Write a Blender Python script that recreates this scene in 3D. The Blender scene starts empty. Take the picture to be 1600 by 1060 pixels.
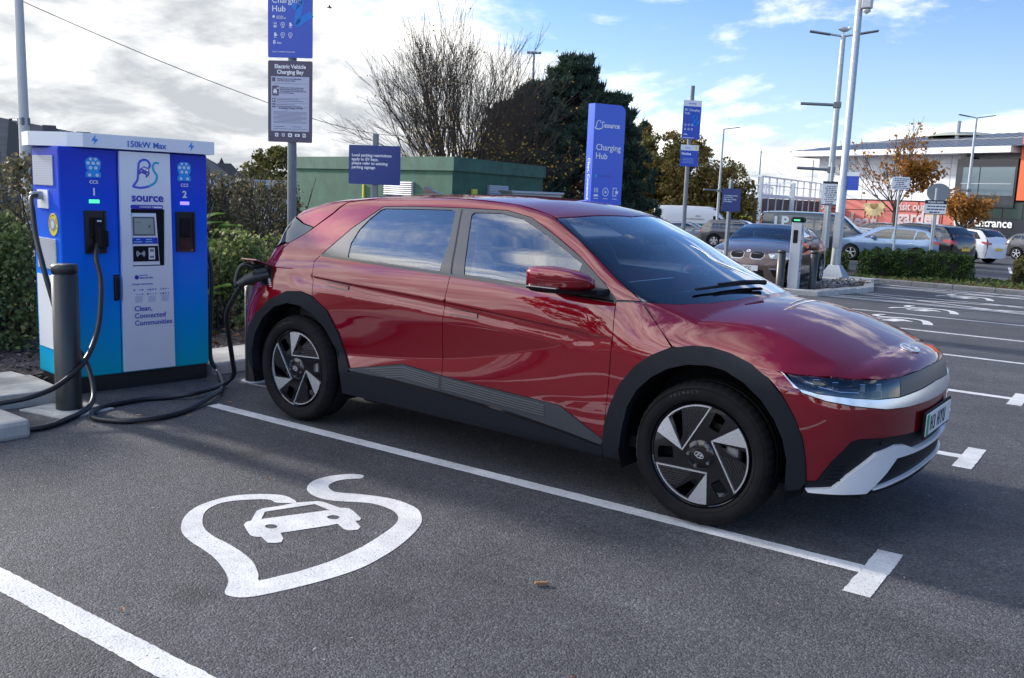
import bpy, bmesh, math, random
import numpy as np
from mathutils import Vector, Matrix, Euler
from mathutils.geometry import delaunay_2d_cdt
PI=math.pi
C=bpy.context.scene.collection
scene=bpy.context.scene
# ---------------------------------------------------------------- camera
CF,CX,CY,CZ,CYAW,CPIT,CROLL=1447.19,1.7223,-5.0898,1.5993,0.6070,0.1553,0.0393
fw=Vector((-math.sin(CYAW)*math.cos(CPIT),math.cos(CYAW)*math.cos(CPIT),-math.sin(CPIT)))
r0=Vector((math.cos(CYAW),math.sin(CYAW),0)); u0=r0.cross(fw)
R2=r0*math.cos(CROLL)+u0*math.sin(CROLL); U2=-r0*math.sin(CROLL)+u0*math.cos(CROLL)
cd=bpy.data.cameras.new('camera'); cam=bpy.data.objects.new('camera',cd); C.objects.link(cam)
m=Matrix((R2,U2,-fw)).transposed().to_4x4(); m.translation=Vector((CX,CY,CZ)); cam.matrix_world=m
cd.sensor_width=36; cd.lens=CF/1600*36; cd.clip_end=3000; cd.clip_start=.05
scene.camera=cam
# ---------------------------------------------------------------- light
SUN_EL=math.radians(21); SUN_DIR=Vector((-math.cos(SUN_EL),0.0,math.sin(SUN_EL)))   # towards the sun
sl=bpy.data.lights.new('sun','SUN'); sl.energy=3.2; sl.angle=math.radians(4.0); sl.color=(1,.94,.87)
so=bpy.data.objects.new('sun',sl); C.objects.link(so); so.rotation_euler=SUN_DIR.to_track_quat('Z','Y').to_euler()
W_=bpy.data.worlds.new('World'); scene.world=W_; W_.use_nodes=True
def build_world():
    nt=W_.node_tree; N=nt.nodes; L=nt.links; N.clear()
    def nd(t,**k):
        n=N.new(t)
        for a,b in k.items(): setattr(n,a,b)
        return n
    def mth(op,a,b=None,c=None,clamp=False):
        n=nd('ShaderNodeMath',operation=op); n.use_clamp=clamp
        for i,v in enumerate((a,b,c)):
            if v is None: continue
            if isinstance(v,(int,float)): n.inputs[i].default_value=v
            else: L.new(v,n.inputs[i])
        return n.outputs[0]
    sky=nd('ShaderNodeTexSky',sky_type='NISHITA'); sky.sun_disc=False; sky.sun_elevation=SUN_EL
    sky.sun_rotation=math.atan2(SUN_DIR.x,SUN_DIR.y); sky.altitude=0; sky.air_density=1.0; sky.dust_density=.6; sky.ozone_density=2.5
    geo=nd('ShaderNodeTexCoord'); sep=nd('ShaderNodeSeparateXYZ'); L.new(geo.outputs['Generated'],sep.inputs[0])
    x,y,z=sep.outputs
    zc=mth('MAXIMUM',z,0.0); den=mth('ADD',zc,.26)
    px=mth('DIVIDE',x,den); py=mth('DIVIDE',y,den)
    cmb=nd('ShaderNodeCombineXYZ'); L.new(px,cmb.inputs[0]); L.new(py,cmb.inputs[1])
    def noise(scale,det,rough,dist,off,vec=None):
        mp=nd('ShaderNodeMapping'); mp.inputs['Location'].default_value=off
        L.new(vec or cmb.outputs[0],mp.inputs[0]); n=nd('ShaderNodeTexNoise'); n.inputs['Scale'].default_value=scale
        n.inputs['Detail'].default_value=det; n.inputs['Roughness'].default_value=rough; n.inputs['Distortion'].default_value=dist
        L.new(mp.outputs[0],n.inputs['Vector']); return n.outputs[0]
    n1=noise(1.25,10,.62,.45,(3.1,1.7,0)); n2=noise(3.6,8,.60,.35,(7.3,2.2,0)); n3=noise(.45,4,.5,0,(1.3,4.4,0))
    def lobe(d,w):      # 1 in direction d, falling off over angle w
        dp=nd('ShaderNodeVectorMath',operation='DOT_PRODUCT'); L.new(geo.outputs['Generated'],dp.inputs[0]); dp.inputs[1].default_value=Vector(d).normalized()
        k=nd('ShaderNodeMapRange',interpolation_type='SMOOTHSTEP'); L.new(dp.outputs['Value'],k.inputs[0]); k.inputs[1].default_value=math.cos(w); k.inputs[2].default_value=1; return k.outputs[0]
    side=mth('ADD',mth('MULTIPLY',x,-.9),mth('MULTIPLY',y,.15))        # more cloud towards the sun side
    cov=mth('ADD',n1,mth('MULTIPLY',side,.11)); cov=mth('ADD',cov,mth('MULTIPLY',mth('SUBTRACT',n3,.5),.25))
    low=mth('SUBTRACT',1.0,mth('MULTIPLY',zc,6.5),clamp=True)
    cov=mth('ADD',cov,mth('MULTIPLY',low,.25)); cov=mth('ADD',cov,mth('MULTIPLY',mth('SUBTRACT',n2,.5),.26))
    cov=mth('ADD',cov,mth('MULTIPLY',lobe((-.83,.52,.12),.50),.16)); cov=mth('SUBTRACT',cov,mth('MULTIPLY',lobe((-.36,.90,.26),.40),.14))
    cov=mth('SUBTRACT',cov,mth('MULTIPLY',lobe((-.02,.78,.64),.36),.12)); back=lobe((-.10,-.80,.55),1.45); cov=mth('ADD',cov,mth('MULTIPLY',back,.09))
    ramp=nd('ShaderNodeMapRange',interpolation_type='SMOOTHSTEP'); L.new(cov,ramp.inputs[0]); ramp.inputs[1].default_value=.50; ramp.inputs[2].default_value=.66
    # cloud shade
    sh=mth('ADD',mth('MULTIPLY',mth('SUBTRACT',n2,.5),2.2),.60)
    sh=mth('ADD',sh,mth('MULTIPLY',mth('SUBTRACT',.66,cov),1.5),clamp=True)
    cr=nd('ShaderNodeValToRGB'); L.new(sh,cr.inputs[0]); e=cr.color_ramp.elements
    e[0].position=.12; e[0].color=(.33,.35,.375,1); e[1].position=.88; e[1].color=(.92,.905,.865,1)
    k=e.new(.45); k.color=(.54,.55,.555,1)
    hsv=nd('ShaderNodeHueSaturation'); hsv.inputs['Saturation'].default_value=1.0; L.new(sky.outputs[0],hsv.inputs['Color']); sc=nd('ShaderNodeVectorMath',operation='SCALE'); L.new(hsv.outputs[0],sc.inputs[0]); sc.inputs['Scale'].default_value=.10
    bl=nd('ShaderNodeVectorMath',operation='MULTIPLY'); L.new(sc.outputs[0],bl.inputs[0]); bl.inputs[1].default_value=(.60,.80,1.10); mx=nd('ShaderNodeMix',data_type='RGBA'); L.new(ramp.outputs[0],mx.inputs['Factor']); hz_=nd('ShaderNodeMix',data_type='RGBA'); hf_=mth('POWER',mth('SUBTRACT',1.0,mth('MULTIPLY',zc,3.2),clamp=True),2.0); L.new(mth('MULTIPLY',hf_,.75),hz_.inputs['Factor']); L.new(bl.outputs[0],hz_.inputs['A']); hz_.inputs['B'].default_value=(.56,.66,.78,1); L.new(hz_.outputs['Result'],mx.inputs['A']); L.new(cr.outputs[0],mx.inputs['B'])
    gain=mth('ADD',1.0,mth('MULTIPLY',back,1.1)); g2=nd('ShaderNodeVectorMath',operation='SCALE'); L.new(mx.outputs['Result'],g2.inputs[0]); L.new(gain,g2.inputs['Scale']); bg=nd('ShaderNodeBackground'); L.new(g2.outputs[0],bg.inputs['Color']); bg.inputs['Strength'].default_value=1.0
    out=nd('ShaderNodeOutputWorld'); L.new(bg.outputs[0],out.inputs[0])
build_world()
vs=scene.view_settings; vs.view_transform='Standard'; vs.look='None'; vs.gamma=1; vs.exposure=.90; vs.use_curve_mapping=False
# ---------------------------------------------------------------- materials
MATS={}
def mat(name,col=(.5,.5,.5),rough=.5,metal=0,coat=0,spec=.5,var=0,vscale=8,bump=0,bscale=60,alpha=None,emit=None,bdist=.002,coat_rough=.03,detail=4,col2=None,tr=0):
    if name in MATS: return MATS[name]
    M=bpy.data.materials.new(name); M.use_nodes=True; nt=M.node_tree; N=nt.nodes; L=nt.links; P=N['Principled BSDF']
    P.inputs['Base Color'].default_value=(*col,1); P.inputs['Roughness'].default_value=rough; P.inputs['Metallic'].default_value=metal
    P.inputs['Coat Weight'].default_value=coat; P.inputs['Coat Roughness'].default_value=coat_rough; P.inputs['Specular IOR Level'].default_value=spec
    tc=None
    if var or bump or col2: 
        tc=N.new('ShaderNodeTexCoord')
    if var or col2:
        n=N.new('ShaderNodeTexNoise'); n.inputs['Scale'].default_value=vscale; n.inputs['Detail'].default_value=detail; n.inputs['Roughness'].default_value=.65; L.new(tc.outputs['Object'],n.inputs['Vector'])
        cr=N.new('ShaderNodeValToRGB'); L.new(n.outputs[0],cr.inputs[0]); e=cr.color_ramp.elements; e[0].position=.3; e[1].position=.7
        c2=col2 or tuple(min(1,c*(1+var)) for c in col); c1=col if col2 else tuple(c*(1-var) for c in col)
        e[0].color=(*c1,1); e[1].color=(*c2,1); L.new(cr.outputs[0],P.inputs['Base Color'])
    if bump:
        n=N.new('ShaderNodeTexNoise'); n.inputs['Scale'].default_value=bscale; n.inputs['Detail'].default_value=3; L.new(tc.outputs['Object'],n.inputs['Vector'])
        b=N.new('ShaderNodeBump'); b.inputs['Strength'].default_value=bump; b.inputs['Distance'].default_value=bdist; L.new(n.outputs[0],b.inputs['Height']); L.new(b.outputs[0],P.inputs['Normal'])
    if emit: P.inputs['Emission Color'].default_value=(*emit[:3],1); P.inputs['Emission Strength'].default_value=emit[3]
    if tr: P.inputs['Transmission Weight'].default_value=tr
    MATS[name]=M; return M
def glass(name,tint,refl=1.0,rough=.0):
    if name in MATS: return MATS[name]
    M=bpy.data.materials.new(name); M.use_nodes=True; nt=M.node_tree; N=nt.nodes; L=nt.links; N.clear()
    o=N.new('ShaderNodeOutputMaterial'); t=N.new('ShaderNodeBsdfTransparent'); t.inputs[0].default_value=(*tint,1)
    g=N.new('ShaderNodeBsdfGlossy'); g.inputs['Roughness'].default_value=rough; g.inputs['Color'].default_value=(.95,.97,1,1)
    f=N.new('ShaderNodeFresnel'); f.inputs[0].default_value=1.5
    a=N.new('ShaderNodeMath'); a.operation='MULTIPLY_ADD'; a.use_clamp=True; L.new(f.outputs[0],a.inputs[0]); a.inputs[1].default_value=1.6*refl; a.inputs[2].default_value=.02*refl
    mx=N.new('ShaderNodeMixShader'); L.new(a.outputs[0],mx.inputs[0]); L.new(t.outputs[0],mx.inputs[1]); L.new(g.outputs[0],mx.inputs[2]); L.new(mx.outputs[0],o.inputs[0])
    MATS[name]=M; return M
# ---------------------------------------------------------------- tagging and objects
def tag(o,label=None,cat=None,group=None,kind=None):
    if label: o['label']=label
    if cat: o['category']=cat
    if group: o['group']=group
    if kind: o['kind']=kind
    return o
def empty(name,loc=(0,0,0),rz=0,parent=None):
    o=bpy.data.objects.new(name,None); C.objects.link(o); o.location=loc; o.rotation_euler=(0,0,rz); o.empty_display_size=.2
    if parent: o.parent=parent
    return o
def link(name,me,mats,parent=None,loc=None,rz=None):
    o=bpy.data.objects.new(name,me); C.objects.link(o)
    if mats is not None and not len(me.materials):
        for q in (mats if isinstance(mats,(list,tuple)) else [mats]): me.materials.append(q)
    if parent: o.parent=parent
    if loc is not None: o.location=loc
    if rz is not None: o.rotation_euler=(0,0,rz)
    return o
class MB:
    """collects shapes into one mesh"""
    def __init__(s): s.v=[]; s.f=[]; s.mi=[]; s.sm=[]; s.M=Matrix.Identity(4)
    def add(s,vs,fs,mi=0,sm=False):
        b=len(s.v); s.v+= [tuple(s.M@Vector(q)) for q in vs]; s.f+=[tuple(b+i for i in f) for f in fs]; s.mi+=[mi]*len(fs); s.sm+=[sm]*len(fs); return s
    def box(s,c,d,rz=0,mi=0,rot=None,bev=0):
        hx,hy,hz=[q/2 for q in d]
        if bev:
            b=min(bev,hx*.9,hy*.9,hz*.9); P=[]
            bm=bmesh.new(); bmesh.ops.create_cube(bm,size=1)
            for v in bm.verts: v.co=Vector((v.co.x*d[0],v.co.y*d[1],v.co.z*d[2]))
            bmesh.ops.bevel(bm,geom=bm.edges[:]+bm.verts[:],offset=b,segments=2,affect='EDGES',profile=.5)
            bm.verts.index_update(); vs_=[v.co.copy() for v in bm.verts]; fs=[[v.index for v in f.verts] for f in bm.faces]; bm.free()
        else:
            vs_=[Vector((a*hx,b*hy,c_*hz)) for a in (-1,1) for b in (-1,1) for c_ in (-1,1)]
            fs=[(0,1,3,2),(4,6,7,5),(0,4,5,1),(2,3,7,6),(0,2,6,4),(1,5,7,3)]
        R=rot if rot is not None else Matrix.Rotation(rz,3,'Z')
        s.add([R@q+Vector(c) for q in vs_],fs,mi); return s
    def cyl(s,a,b,r1,r2=None,n=16,mi=0,cap=True,sm=True):
        a=Vector(a);b=Vector(b); r2=r1 if r2 is None else r2; d=(b-a).normalized(); x=d.orthogonal().normalized(); y=d.cross(x)
        vs_=[a+(x*math.cos(2*PI*i/n)+y*math.sin(2*PI*i/n))*r1 for i in range(n)]+[b+(x*math.cos(2*PI*i/n)+y*math.sin(2*PI*i/n))*r2 for i in range(n)]
        s.add(vs_,[(i,(i+1)%n,n+(i+1)%n,n+i) for i in range(n)],mi,sm)
        if cap: s.add(vs_[:n],[tuple(reversed(range(n)))],mi); s.add(vs_[n:],[tuple(range(n))],mi)
        return s
    def tube(s,pts,r,n=10,mi=0,cap=True):
        pts=[Vector(p) for p in pts]; rs=r if isinstance(r,(list,tuple)) else [r]*len(pts); rings=[]; up=None
        for i,p in enumerate(pts):
            d=(pts[min(i+1,len(pts)-1)]-pts[max(i-1,0)]).normalized()
            if up is None: up=d.orthogonal().normalized()
            up=(up-d*up.dot(d)); up=up.normalized() if up.length>1e-6 else d.orthogonal().normalized(); y=d.cross(up)
            rings+= [p+(up*math.cos(2*PI*k/n)+y*math.sin(2*PI*k/n))*rs[i] for k in range(n)]
        fs=[(i*n+k,i*n+(k+1)%n,(i+1)*n+(k+1)%n,(i+1)*n+k) for i in range(len(pts)-1) for k in range(n)]
        s.add(rings,fs,mi,True)
        if cap: s.add(rings[:n],[tuple(reversed(range(n)))],mi); s.add(rings[-n:],[tuple(range(n))],mi)
        return s
    def lathe(s,prof,n=32,axis='Z',c=(0,0,0),mi=0,mod=None):
        """prof: (r, h)"""
        vs_=[]
        for j,(r,h) in enumerate(prof):
            for i in range(n):
                t=2*PI*i/n; rr=mod(i,j,r) if mod else r; a,b=rr*math.cos(t),rr*math.sin(t)
                q={'Z':(a,b,h),'Y':(a,h,b),'X':(h,a,b)}[axis]; vs_.append(Vector(q)+Vector(c))
        fs=[(j*n+i,j*n+(i+1)%n,(j+1)*n+(i+1)%n,(j+1)*n+i) for j in range(len(prof)-1) for i in range(n)]
        s.add(vs_,fs,mi,True); return s
    def prism(s,poly,h,M=None,mi=0,holes=(),z0=0):
        """2D polygon (xy) extruded h along z, transformed by M; CDT triangulated"""
        M=M or Matrix.Identity(4)
        loops=[list(poly)]+[list(q) for q in holes]; vv=[];ed=[]
        for l in loops:
            b=len(vv); vv+=[Vector((float(p[0]),float(p[1]))) for p in l]; ed+=[(b+i,b+(i+1)%len(l)) for i in range(len(l))]
        V,E,F,_,_,_=delaunay_2d_cdt(vv,ed,[],0,1e-7)
        P0=np.array(poly,float); H=[np.array(q,float) for q in holes]
        keep=[]
        for f in F:
            c=sum((V[i] for i in f),Vector((0,0)))/len(f)
            if inpoly(P0,c.x,c.y) and not any(inpoly(q,c.x,c.y) for q in H): 
                a=V[f[0]];b=V[f[1]];d=V[f[2]]
                keep.append(f if (b-a).cross(d-a)>0 else tuple(reversed(f)))
        top=[M@Vector((p.x,p.y,z0+h)) for p in V]
        s.add(top,keep,mi)
        if h:
            s.add([M@Vector((p.x,p.y,z0)) for p in V],[tuple(reversed(f)) for f in keep],mi)
            for l in loops:
                n=len(l); area=sum(l[i][0]*l[(i+1)%n][1]-l[(i+1)%n][0]*l[i][1] for i in range(n)); out=(area>0)==(l is loops[0])
                vs_=[M@Vector((p[0],p[1],z0)) for p in l]+[M@Vector((p[0],p[1],z0+h)) for p in l]
                fs=[(i,(i+1)%n,n+(i+1)%n,n+i) for i in range(n)]
                s.add(vs_,fs if out else [tuple(reversed(f)) for f in fs],mi)
        return s
    def mesh(s,name='mesh'):
        me=bpy.data.meshes.new(name); me.from_pydata(s.v,[],s.f); me.polygons.foreach_set('material_index',s.mi); me.polygons.foreach_set('use_smooth',s.sm); me.update(); return me
    def build(s,name,mats,parent=None,loc=None,rz=None): return link(name,s.mesh(name),mats,parent,loc,rz)
def inpoly(P,x,y):
    x0,y0=P[:,0],P[:,1]; x1,y1=np.roll(x0,-1),np.roll(y0,-1)
    c=(y0>y)!=(y1>y)
    if not c.any(): return False
    xs=x0[c]+(y-y0[c])/(y1[c]-y0[c])*(x1[c]-x0[c]); return bool((xs>x).sum()%2)
def inpoly_v(P,X,Y):
    r=np.zeros(len(X),int); n=len(P)
    for i in range(n):
        x0,y0=P[i];x1,y1=P[(i+1)%n]
        if y0==y1: continue
        c=((y0>Y)!=(y1>Y))&(X< x0+(Y-y0)/(y1-y0)*(x1-x0)); r+=c
    return r%2==1
def smooth(pts,n=6,closed=False):
    """Catmull-Rom through pts"""
    P=[Vector(p) for p in pts]; out=[]; N=len(P)
    for i in range(N if closed else N-1):
        g=lambda k: P[k%N] if closed else P[max(0,min(N-1,k))]
        a,b,c,d=g(i-1),g(i),g(i+1),g(i+2)
        for j in range(n):
            t=j/n; out.append(.5*((2*b)+(c-a)*t+(2*a-5*b+4*c-d)*t*t+(3*b-a-3*c+d)*t**3))
    if not closed: out.append(P[-1])
    return out
def ribbon(pts,w,n=5):
    """flat 2D band along pts -> polygon"""
    P=[Vector((p[0],p[1])) for p in smooth([(p[0],p[1],0) for p in pts],n)]; A=[];B=[]
    for i,p in enumerate(P):
        d=(P[min(i+1,len(P)-1)]-P[max(i-1,0)]).normalized(); nn=Vector((-d.y,d.x)); ww=w(i/(len(P)-1)) if callable(w) else w
        A.append(p+nn*ww/2); B.append(p-nn*ww/2)
    return A,B
def add_ribbon(mb,pts,w,M,h=.0015,mi=0,n=5):
    A,B=ribbon(pts,w,n); k=len(A)
    vs_=[M@Vector((p.x,p.y,h)) for p in A+B]; mb.add(vs_,[(i,k+i,k+i+1,i+1) for i in range(k-1)],mi)
def frame(o,ex,ey):
    """matrix whose xy plane is spanned by ex, ey at origin o (z towards the viewer)"""
    ex=Vector(ex).normalized(); ey=Vector(ey); ey=(ey-ex*ey.dot(ex)).normalized(); ez=ex.cross(ey)
    m=Matrix((ex,ey,ez)).transposed().to_4x4(); m.translation=Vector(o); return m
def text(body,size,M,m,parent,name='lettering',bold=0,align='LEFT',h=.0015,ext=.0008,sx=1,space=1):
    cu=bpy.data.curves.new('t','FONT'); cu.body=body; cu.size=size; cu.align_x=align; cu.offset=bold*size; cu.extrude=ext; cu.space_character=space; cu.resolution_u=3
    cu.space_line=1.0
    t=bpy.data.objects.new('t',cu); C.objects.link(t); bpy.context.view_layer.update()
    me=bpy.data.meshes.new_from_object(t); bpy.data.objects.remove(t); bpy.data.curves.remove(cu)
    S=Matrix.Diagonal((sx,1,1,1)); me.transform(M@Matrix.Translation((0,0,h+ext))@S)
    me.name=name; me.materials.clear()
    return link(name,me,m,parent)
def join_mesh(objs,name):
    """several lettering meshes of one sign face into one mesh"""
    vs_=[];fs=[]
    for o in objs:
        b=len(vs_); vs_+=[v.co.copy() for v in o.data.vertices]; fs+=[tuple(b+i for i in p.vertices) for p in o.data.polygons]
    me=bpy.data.meshes.new(name); me.from_pydata(vs_,[],fs); m=objs[0].data.materials[0]; par=objs[0].parent
    for o in objs: bpy.data.objects.remove(o)
    return link(name,me,m,par)
def copy_tree(o,parent=None):
    c=o.copy(); C.objects.link(c); c.parent=parent
    for ch in list(o.children): copy_tree(ch,c)
    return c
def gz(y,x=0): return -float(np.interp(y,[5,20,60],[0,.30,1.0]))-.02*min(max(0,-x-8),20)
rnd=random.Random(7)
paint=mat('crimson_paint',(.185,.0012,.009),.34,.28,spec=.0,coat=1,coat_rough=.015); paint.node_tree.nodes['Principled BSDF'].inputs['Coat IOR'].default_value=1.76
def flakes(M):
    N=M.node_tree.nodes; L=M.node_tree.links; P=N['Principled BSDF']; tc=N.new('ShaderNodeTexCoord'); v=N.new('ShaderNodeTexVoronoi'); v.inputs['Scale'].default_value=900
    L.new(tc.outputs['Object'],v.inputs['Vector']); b=N.new('ShaderNodeMapRange'); L.new(v.outputs['Distance'],b.inputs[0]); b.inputs[3].default_value=.26; b.inputs[4].default_value=.40; L.new(b.outputs[0],P.inputs['Roughness'])
flakes(paint)
blackp=mat('black_cladding',(.013,.015,.020),.55,spec=.12,bump=.25,bscale=400,bdist=.0006)
ribp=mat('ribbed_cladding',(.045,.05,.058),.5,spec=.25)
gloss=mat('gloss_black',(.006,.006,.008),.12,coat=.6)
dark=mat('dark_trim',(.010,.010,.012),.6,spec=.15)
pillar=mat('pillar_film',(.035,.036,.04),.33,coat=.3,coat_rough=.15)
silver=mat('satin_silver',(.78,.80,.84),.26,.8)
skidm=mat('skid_silver',(.90,.90,.90),.32,.35)
rubber=mat('tyre_rubber',(.012,.012,.013),.8,spec=.12,bump=.3,bscale=250,bdist=.0008,var=.25,vscale=12)
cabin=mat('cabin_fabric',(.34,.35,.37),.8,var=.2,vscale=40)
cabin_l=mat('cabin_light',(.62,.62,.60),.8)
chrome=mat('chrome',(.8,.82,.85),.08,1)
wglass=glass('windscreen_glass',(.94,.97,.98),1.2)
sglass=glass('side_glass',(.93,.96,.97),1.95)
pglass=glass('tinted_glass',(.28,.34,.38),1.2)
lglass=glass('lamp_glass',(.75,.78,.8),1.0)
steel=mat('galvanised_steel',(.36,.39,.42),.45,.7,var=.12,vscale=20)
greypole=mat('grey_post_paint',(.16,.18,.20),.5,.2,var=.1,vscale=30)
bluep=mat('deep_blue_sign',(.004,.055,.44),.35,coat=.3,coat_rough=.2)
blueb=mat('bright_blue',(.0,.17,.62),.4)
white=mat('sign_white',(.72,.74,.76),.45)
whitet=mat('letter_white',(.78,.79,.80),.5)
purp=mat('logo_indigo',(.035,.03,.42),.4)
cyan=mat('logo_cyan',(.0,.42,.62),.4)
boll=mat('bollard_black',(.020,.023,.023),.42,coat=.15,coat_rough=.3,var=.2,vscale=6)
cablem=mat('cable_rubber',(.012,.013,.015),.45,coat=.2,coat_rough=.3)
conc=mat('kerb_concrete',(.42,.40,.36),.85,var=.22,vscale=6,bump=.4,bscale=90,bdist=.004,detail=8)
numplate=mat('plate_white',(.75,.76,.74),.35)
yellowp=mat('plate_yellow',(.75,.50,.03),.35)
redl=mat('red_lamp',(.35,.008,.01),.15,coat=.6)
# ---------------------------------------------------------------- body surfaces: an implicit body cut into panels
def pch(xs,ys):
    xs=np.array(xs,float); ys=np.array(ys,float); h=np.diff(xs); d=np.diff(ys)/h; m=np.zeros(len(xs))
    for i in range(1,len(xs)-1):
        if d[i-1]*d[i]>0:
            w1=2*h[i]+h[i-1];w2=h[i]+2*h[i-1]; m[i]=(w1+w2)/(w1/d[i-1]+w2/d[i])
    m[0]=d[0];m[-1]=d[-1]
    def fn(x):
        x=np.clip(x,xs[0],xs[-1]); i=np.clip(np.searchsorted(xs,x)-1,0,len(xs)-2); t=(x-xs[i])/h[i]
        return (ys[i]*(1+2*t)*(1-t)**2+h[i]*m[i]*t*(1-t)**2+ys[i+1]*t*t*(3-2*t)+h[i]*m[i+1]*t*t*(t-1))
    return fn
def smax(a,b,k):
    h=np.maximum(k-np.abs(a-b),0)/k
    return np.maximum(a,b)+h*h*k*.25
def ss(a,b,x): t=np.clip((x-a)/(b-a),0,1); return t*t*(3-2*t)
def width_table(ZL,WX):
    wz=[pch(ZL,w) for _,w in WX]; xs=np.array([x for x,_ in WX])
    def W(x,z):
        v=np.array([f(z) for f in wz]); x=np.clip(x,xs[0],xs[-1]-1e-6); i=np.clip(np.searchsorted(xs,x,side='right')-1,0,len(xs)-2)
        g=lambda j: np.take_along_axis(v,np.clip(j,0,len(xs)-1)[None],0)[0]
        h=xs[i+1]-xs[i]; t=(x-xs[i])/h; p0,p1,p2,p3=g(i-1),g(i),g(i+1),g(i+2)
        hm=xs[i]-xs[np.clip(i-1,0,None)]; hp=xs[np.clip(i+2,None,len(xs)-1)]-xs[i+1]
        m1=(p2-p0)/(h+hm)*h; m2=(p3-p1)/(h+hp)*h
        return p1*(1+2*t)*(1-t)**2+m1*t*(1-t)**2+p2*t*t*(3-2*t)+m2*t*t*(t-1)
    return W
class Surf:
    def __init__(s,G): s.G=G
    def grad(s,P,e=1.5e-3):
        x,y,z=P.T; g=np.stack([s.G(x+e,y,z)-s.G(x-e,y,z),s.G(x,y+e,z)-s.G(x,y-e,z),s.G(x,y,z+e)-s.G(x,y,z-e)],1)
        return g/(np.linalg.norm(g,axis=1)[:,None]+1e-12)
    def lift(s,P,d,up=.35,it=34):
        """drop points P along -d (d points outward) onto the body"""
        d=np.asarray(d,float); t=np.full(len(P),up); t0=None
        for k in range(it):
            q=P+d*t[:,None]; g=s.G(q[:,0],q[:,1],q[:,2]); t=t-np.clip(g*.75,-.04,.12)
        return P+d*t[:,None]
    def panel(s,loop,d,grid=.03,off=0.,gap=.0022,thick=.014,holes=(),sym=False,side=False,lines=()):
        """mesh arrays of the piece of body inside loop, seen along outward direction d"""
        d=np.asarray(d,float); d/=np.linalg.norm(d)
        def prep(l):
            l=[(p[0],-.93,p[1]) if len(p)==2 else p for p in l]; out=[]
            n=len(l)
            for i in range(n):
                a=np.array(l[i],float); b=np.array(l[(i+1)%n],float); k=max(1,int(np.ceil(np.linalg.norm(b-a)/max(grid,.02))))
                if sym and abs(a[1])<1e-4 and abs(b[1])<1e-4: k=max(1,int(np.ceil(np.linalg.norm(b-a)/grid)))
                out+=[a+(b-a)*j/k for j in range(k)]
            return np.array(out)
        e1=np.cross([0,0,1.],d) if abs(d[2])<.9 else np.cross([0,1.,0],d); e1/=np.linalg.norm(e1); e2=np.cross(d,e1)
        loops=[prep(loop)]+[prep(h) for h in holes]; L3=[]
        for l in loops:
            q=s.lift(l,(0,-1,0) if side else d,up=.25 if side else .3)
            cen=np.abs(l[:,1])<1e-4 if sym else np.zeros(len(l),bool)
            q[cen,1]=0; L3.append((q,cen))
        vv=[];ed=[];cens=[];outer=None
        for li,(q,cen) in enumerate(L3):
            uv=np.stack([q@e1,q@e2],1); n=len(uv)
            a=np.roll(uv,1,0);b=np.roll(uv,-1,0); area=.5*np.sum(uv[:,0]*np.roll(uv[:,1],-1)-np.roll(uv[:,0],-1)*uv[:,1])
            sg=(1 if area>0 else -1)*(1 if li==0 else -1)
            d1=uv-a; d1/=np.linalg.norm(d1,axis=1)[:,None]+1e-9; d2=b-uv; d2/=np.linalg.norm(d2,axis=1)[:,None]+1e-9
            n1=np.stack([-d1[:,1],d1[:,0]],1); n2=np.stack([-d2[:,1],d2[:,0]],1); nn=n1+n2; ln=np.linalg.norm(nn,axis=1)[:,None]; nn=nn/(ln+1e-9)/np.maximum(ln/2,.5)
            uv2=uv+nn*gap*sg
            if cen.any(): uv2[cen]=uv[cen]
            b0=len(vv); vv+=[Vector(p) for p in uv2]; ed+=[(b0+i,b0+(i+1)%n) for i in range(n)]; cens+=list(cen)
            if li==0: outer=uv2
        nb=len(vv); hl=[np.array([vv[k] for k in range(sum(len(x[0]) for x in L3[:i]),sum(len(x[0]) for x in L3[:i+1]))]) for i in range(1,len(L3))]
        mn=outer.min(0);mx=outer.max(0)
        gx,gy=np.meshgrid(np.arange(mn[0]+grid/2,mx[0],grid),np.arange(mn[1]+grid/2,mx[1],grid)); gx=gx.ravel();gy=gy.ravel()
        if len(gx):
            k=inpoly_v(outer,gx,gy)
            for h in hl: k&=~inpoly_v(h,gx,gy)
            gx,gy=gx[k],gy[k]
            B=np.array([v[:] for v in vv])
            if len(gx):
                dm=np.full(len(gx),9.)
                for c0 in range(0,len(B),200): dm=np.minimum(dm,np.hypot(gx[:,None]-B[None,c0:c0+200,0],gy[:,None]-B[None,c0:c0+200,1]).min(1))
                k=dm>grid*.45; gx,gy=gx[k],gy[k]
            vv+=[Vector((a,b)) for a,b in zip(gx,gy)]
        if len(lines) and len(vv)>nb:     # keep the grid clear of the feature lines
            Lp=np.concatenate([s.lift(np.array([(p[0],-.93,p[1]) if len(p)==2 else p for p in l_],float),(0,-1,0) if side else d,up=.3) for l_ in lines]); Lu=np.stack([Lp@e1,Lp@e2],1)
            G_=np.array([v[:] for v in vv[nb:]]); dm=np.hypot(G_[:,None,0]-Lu[None,:,0],G_[:,None,1]-Lu[None,:,1]).min(1); vv=vv[:nb]+[v for v,q in zip(vv[nb:],dm) if q>.013]
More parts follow.
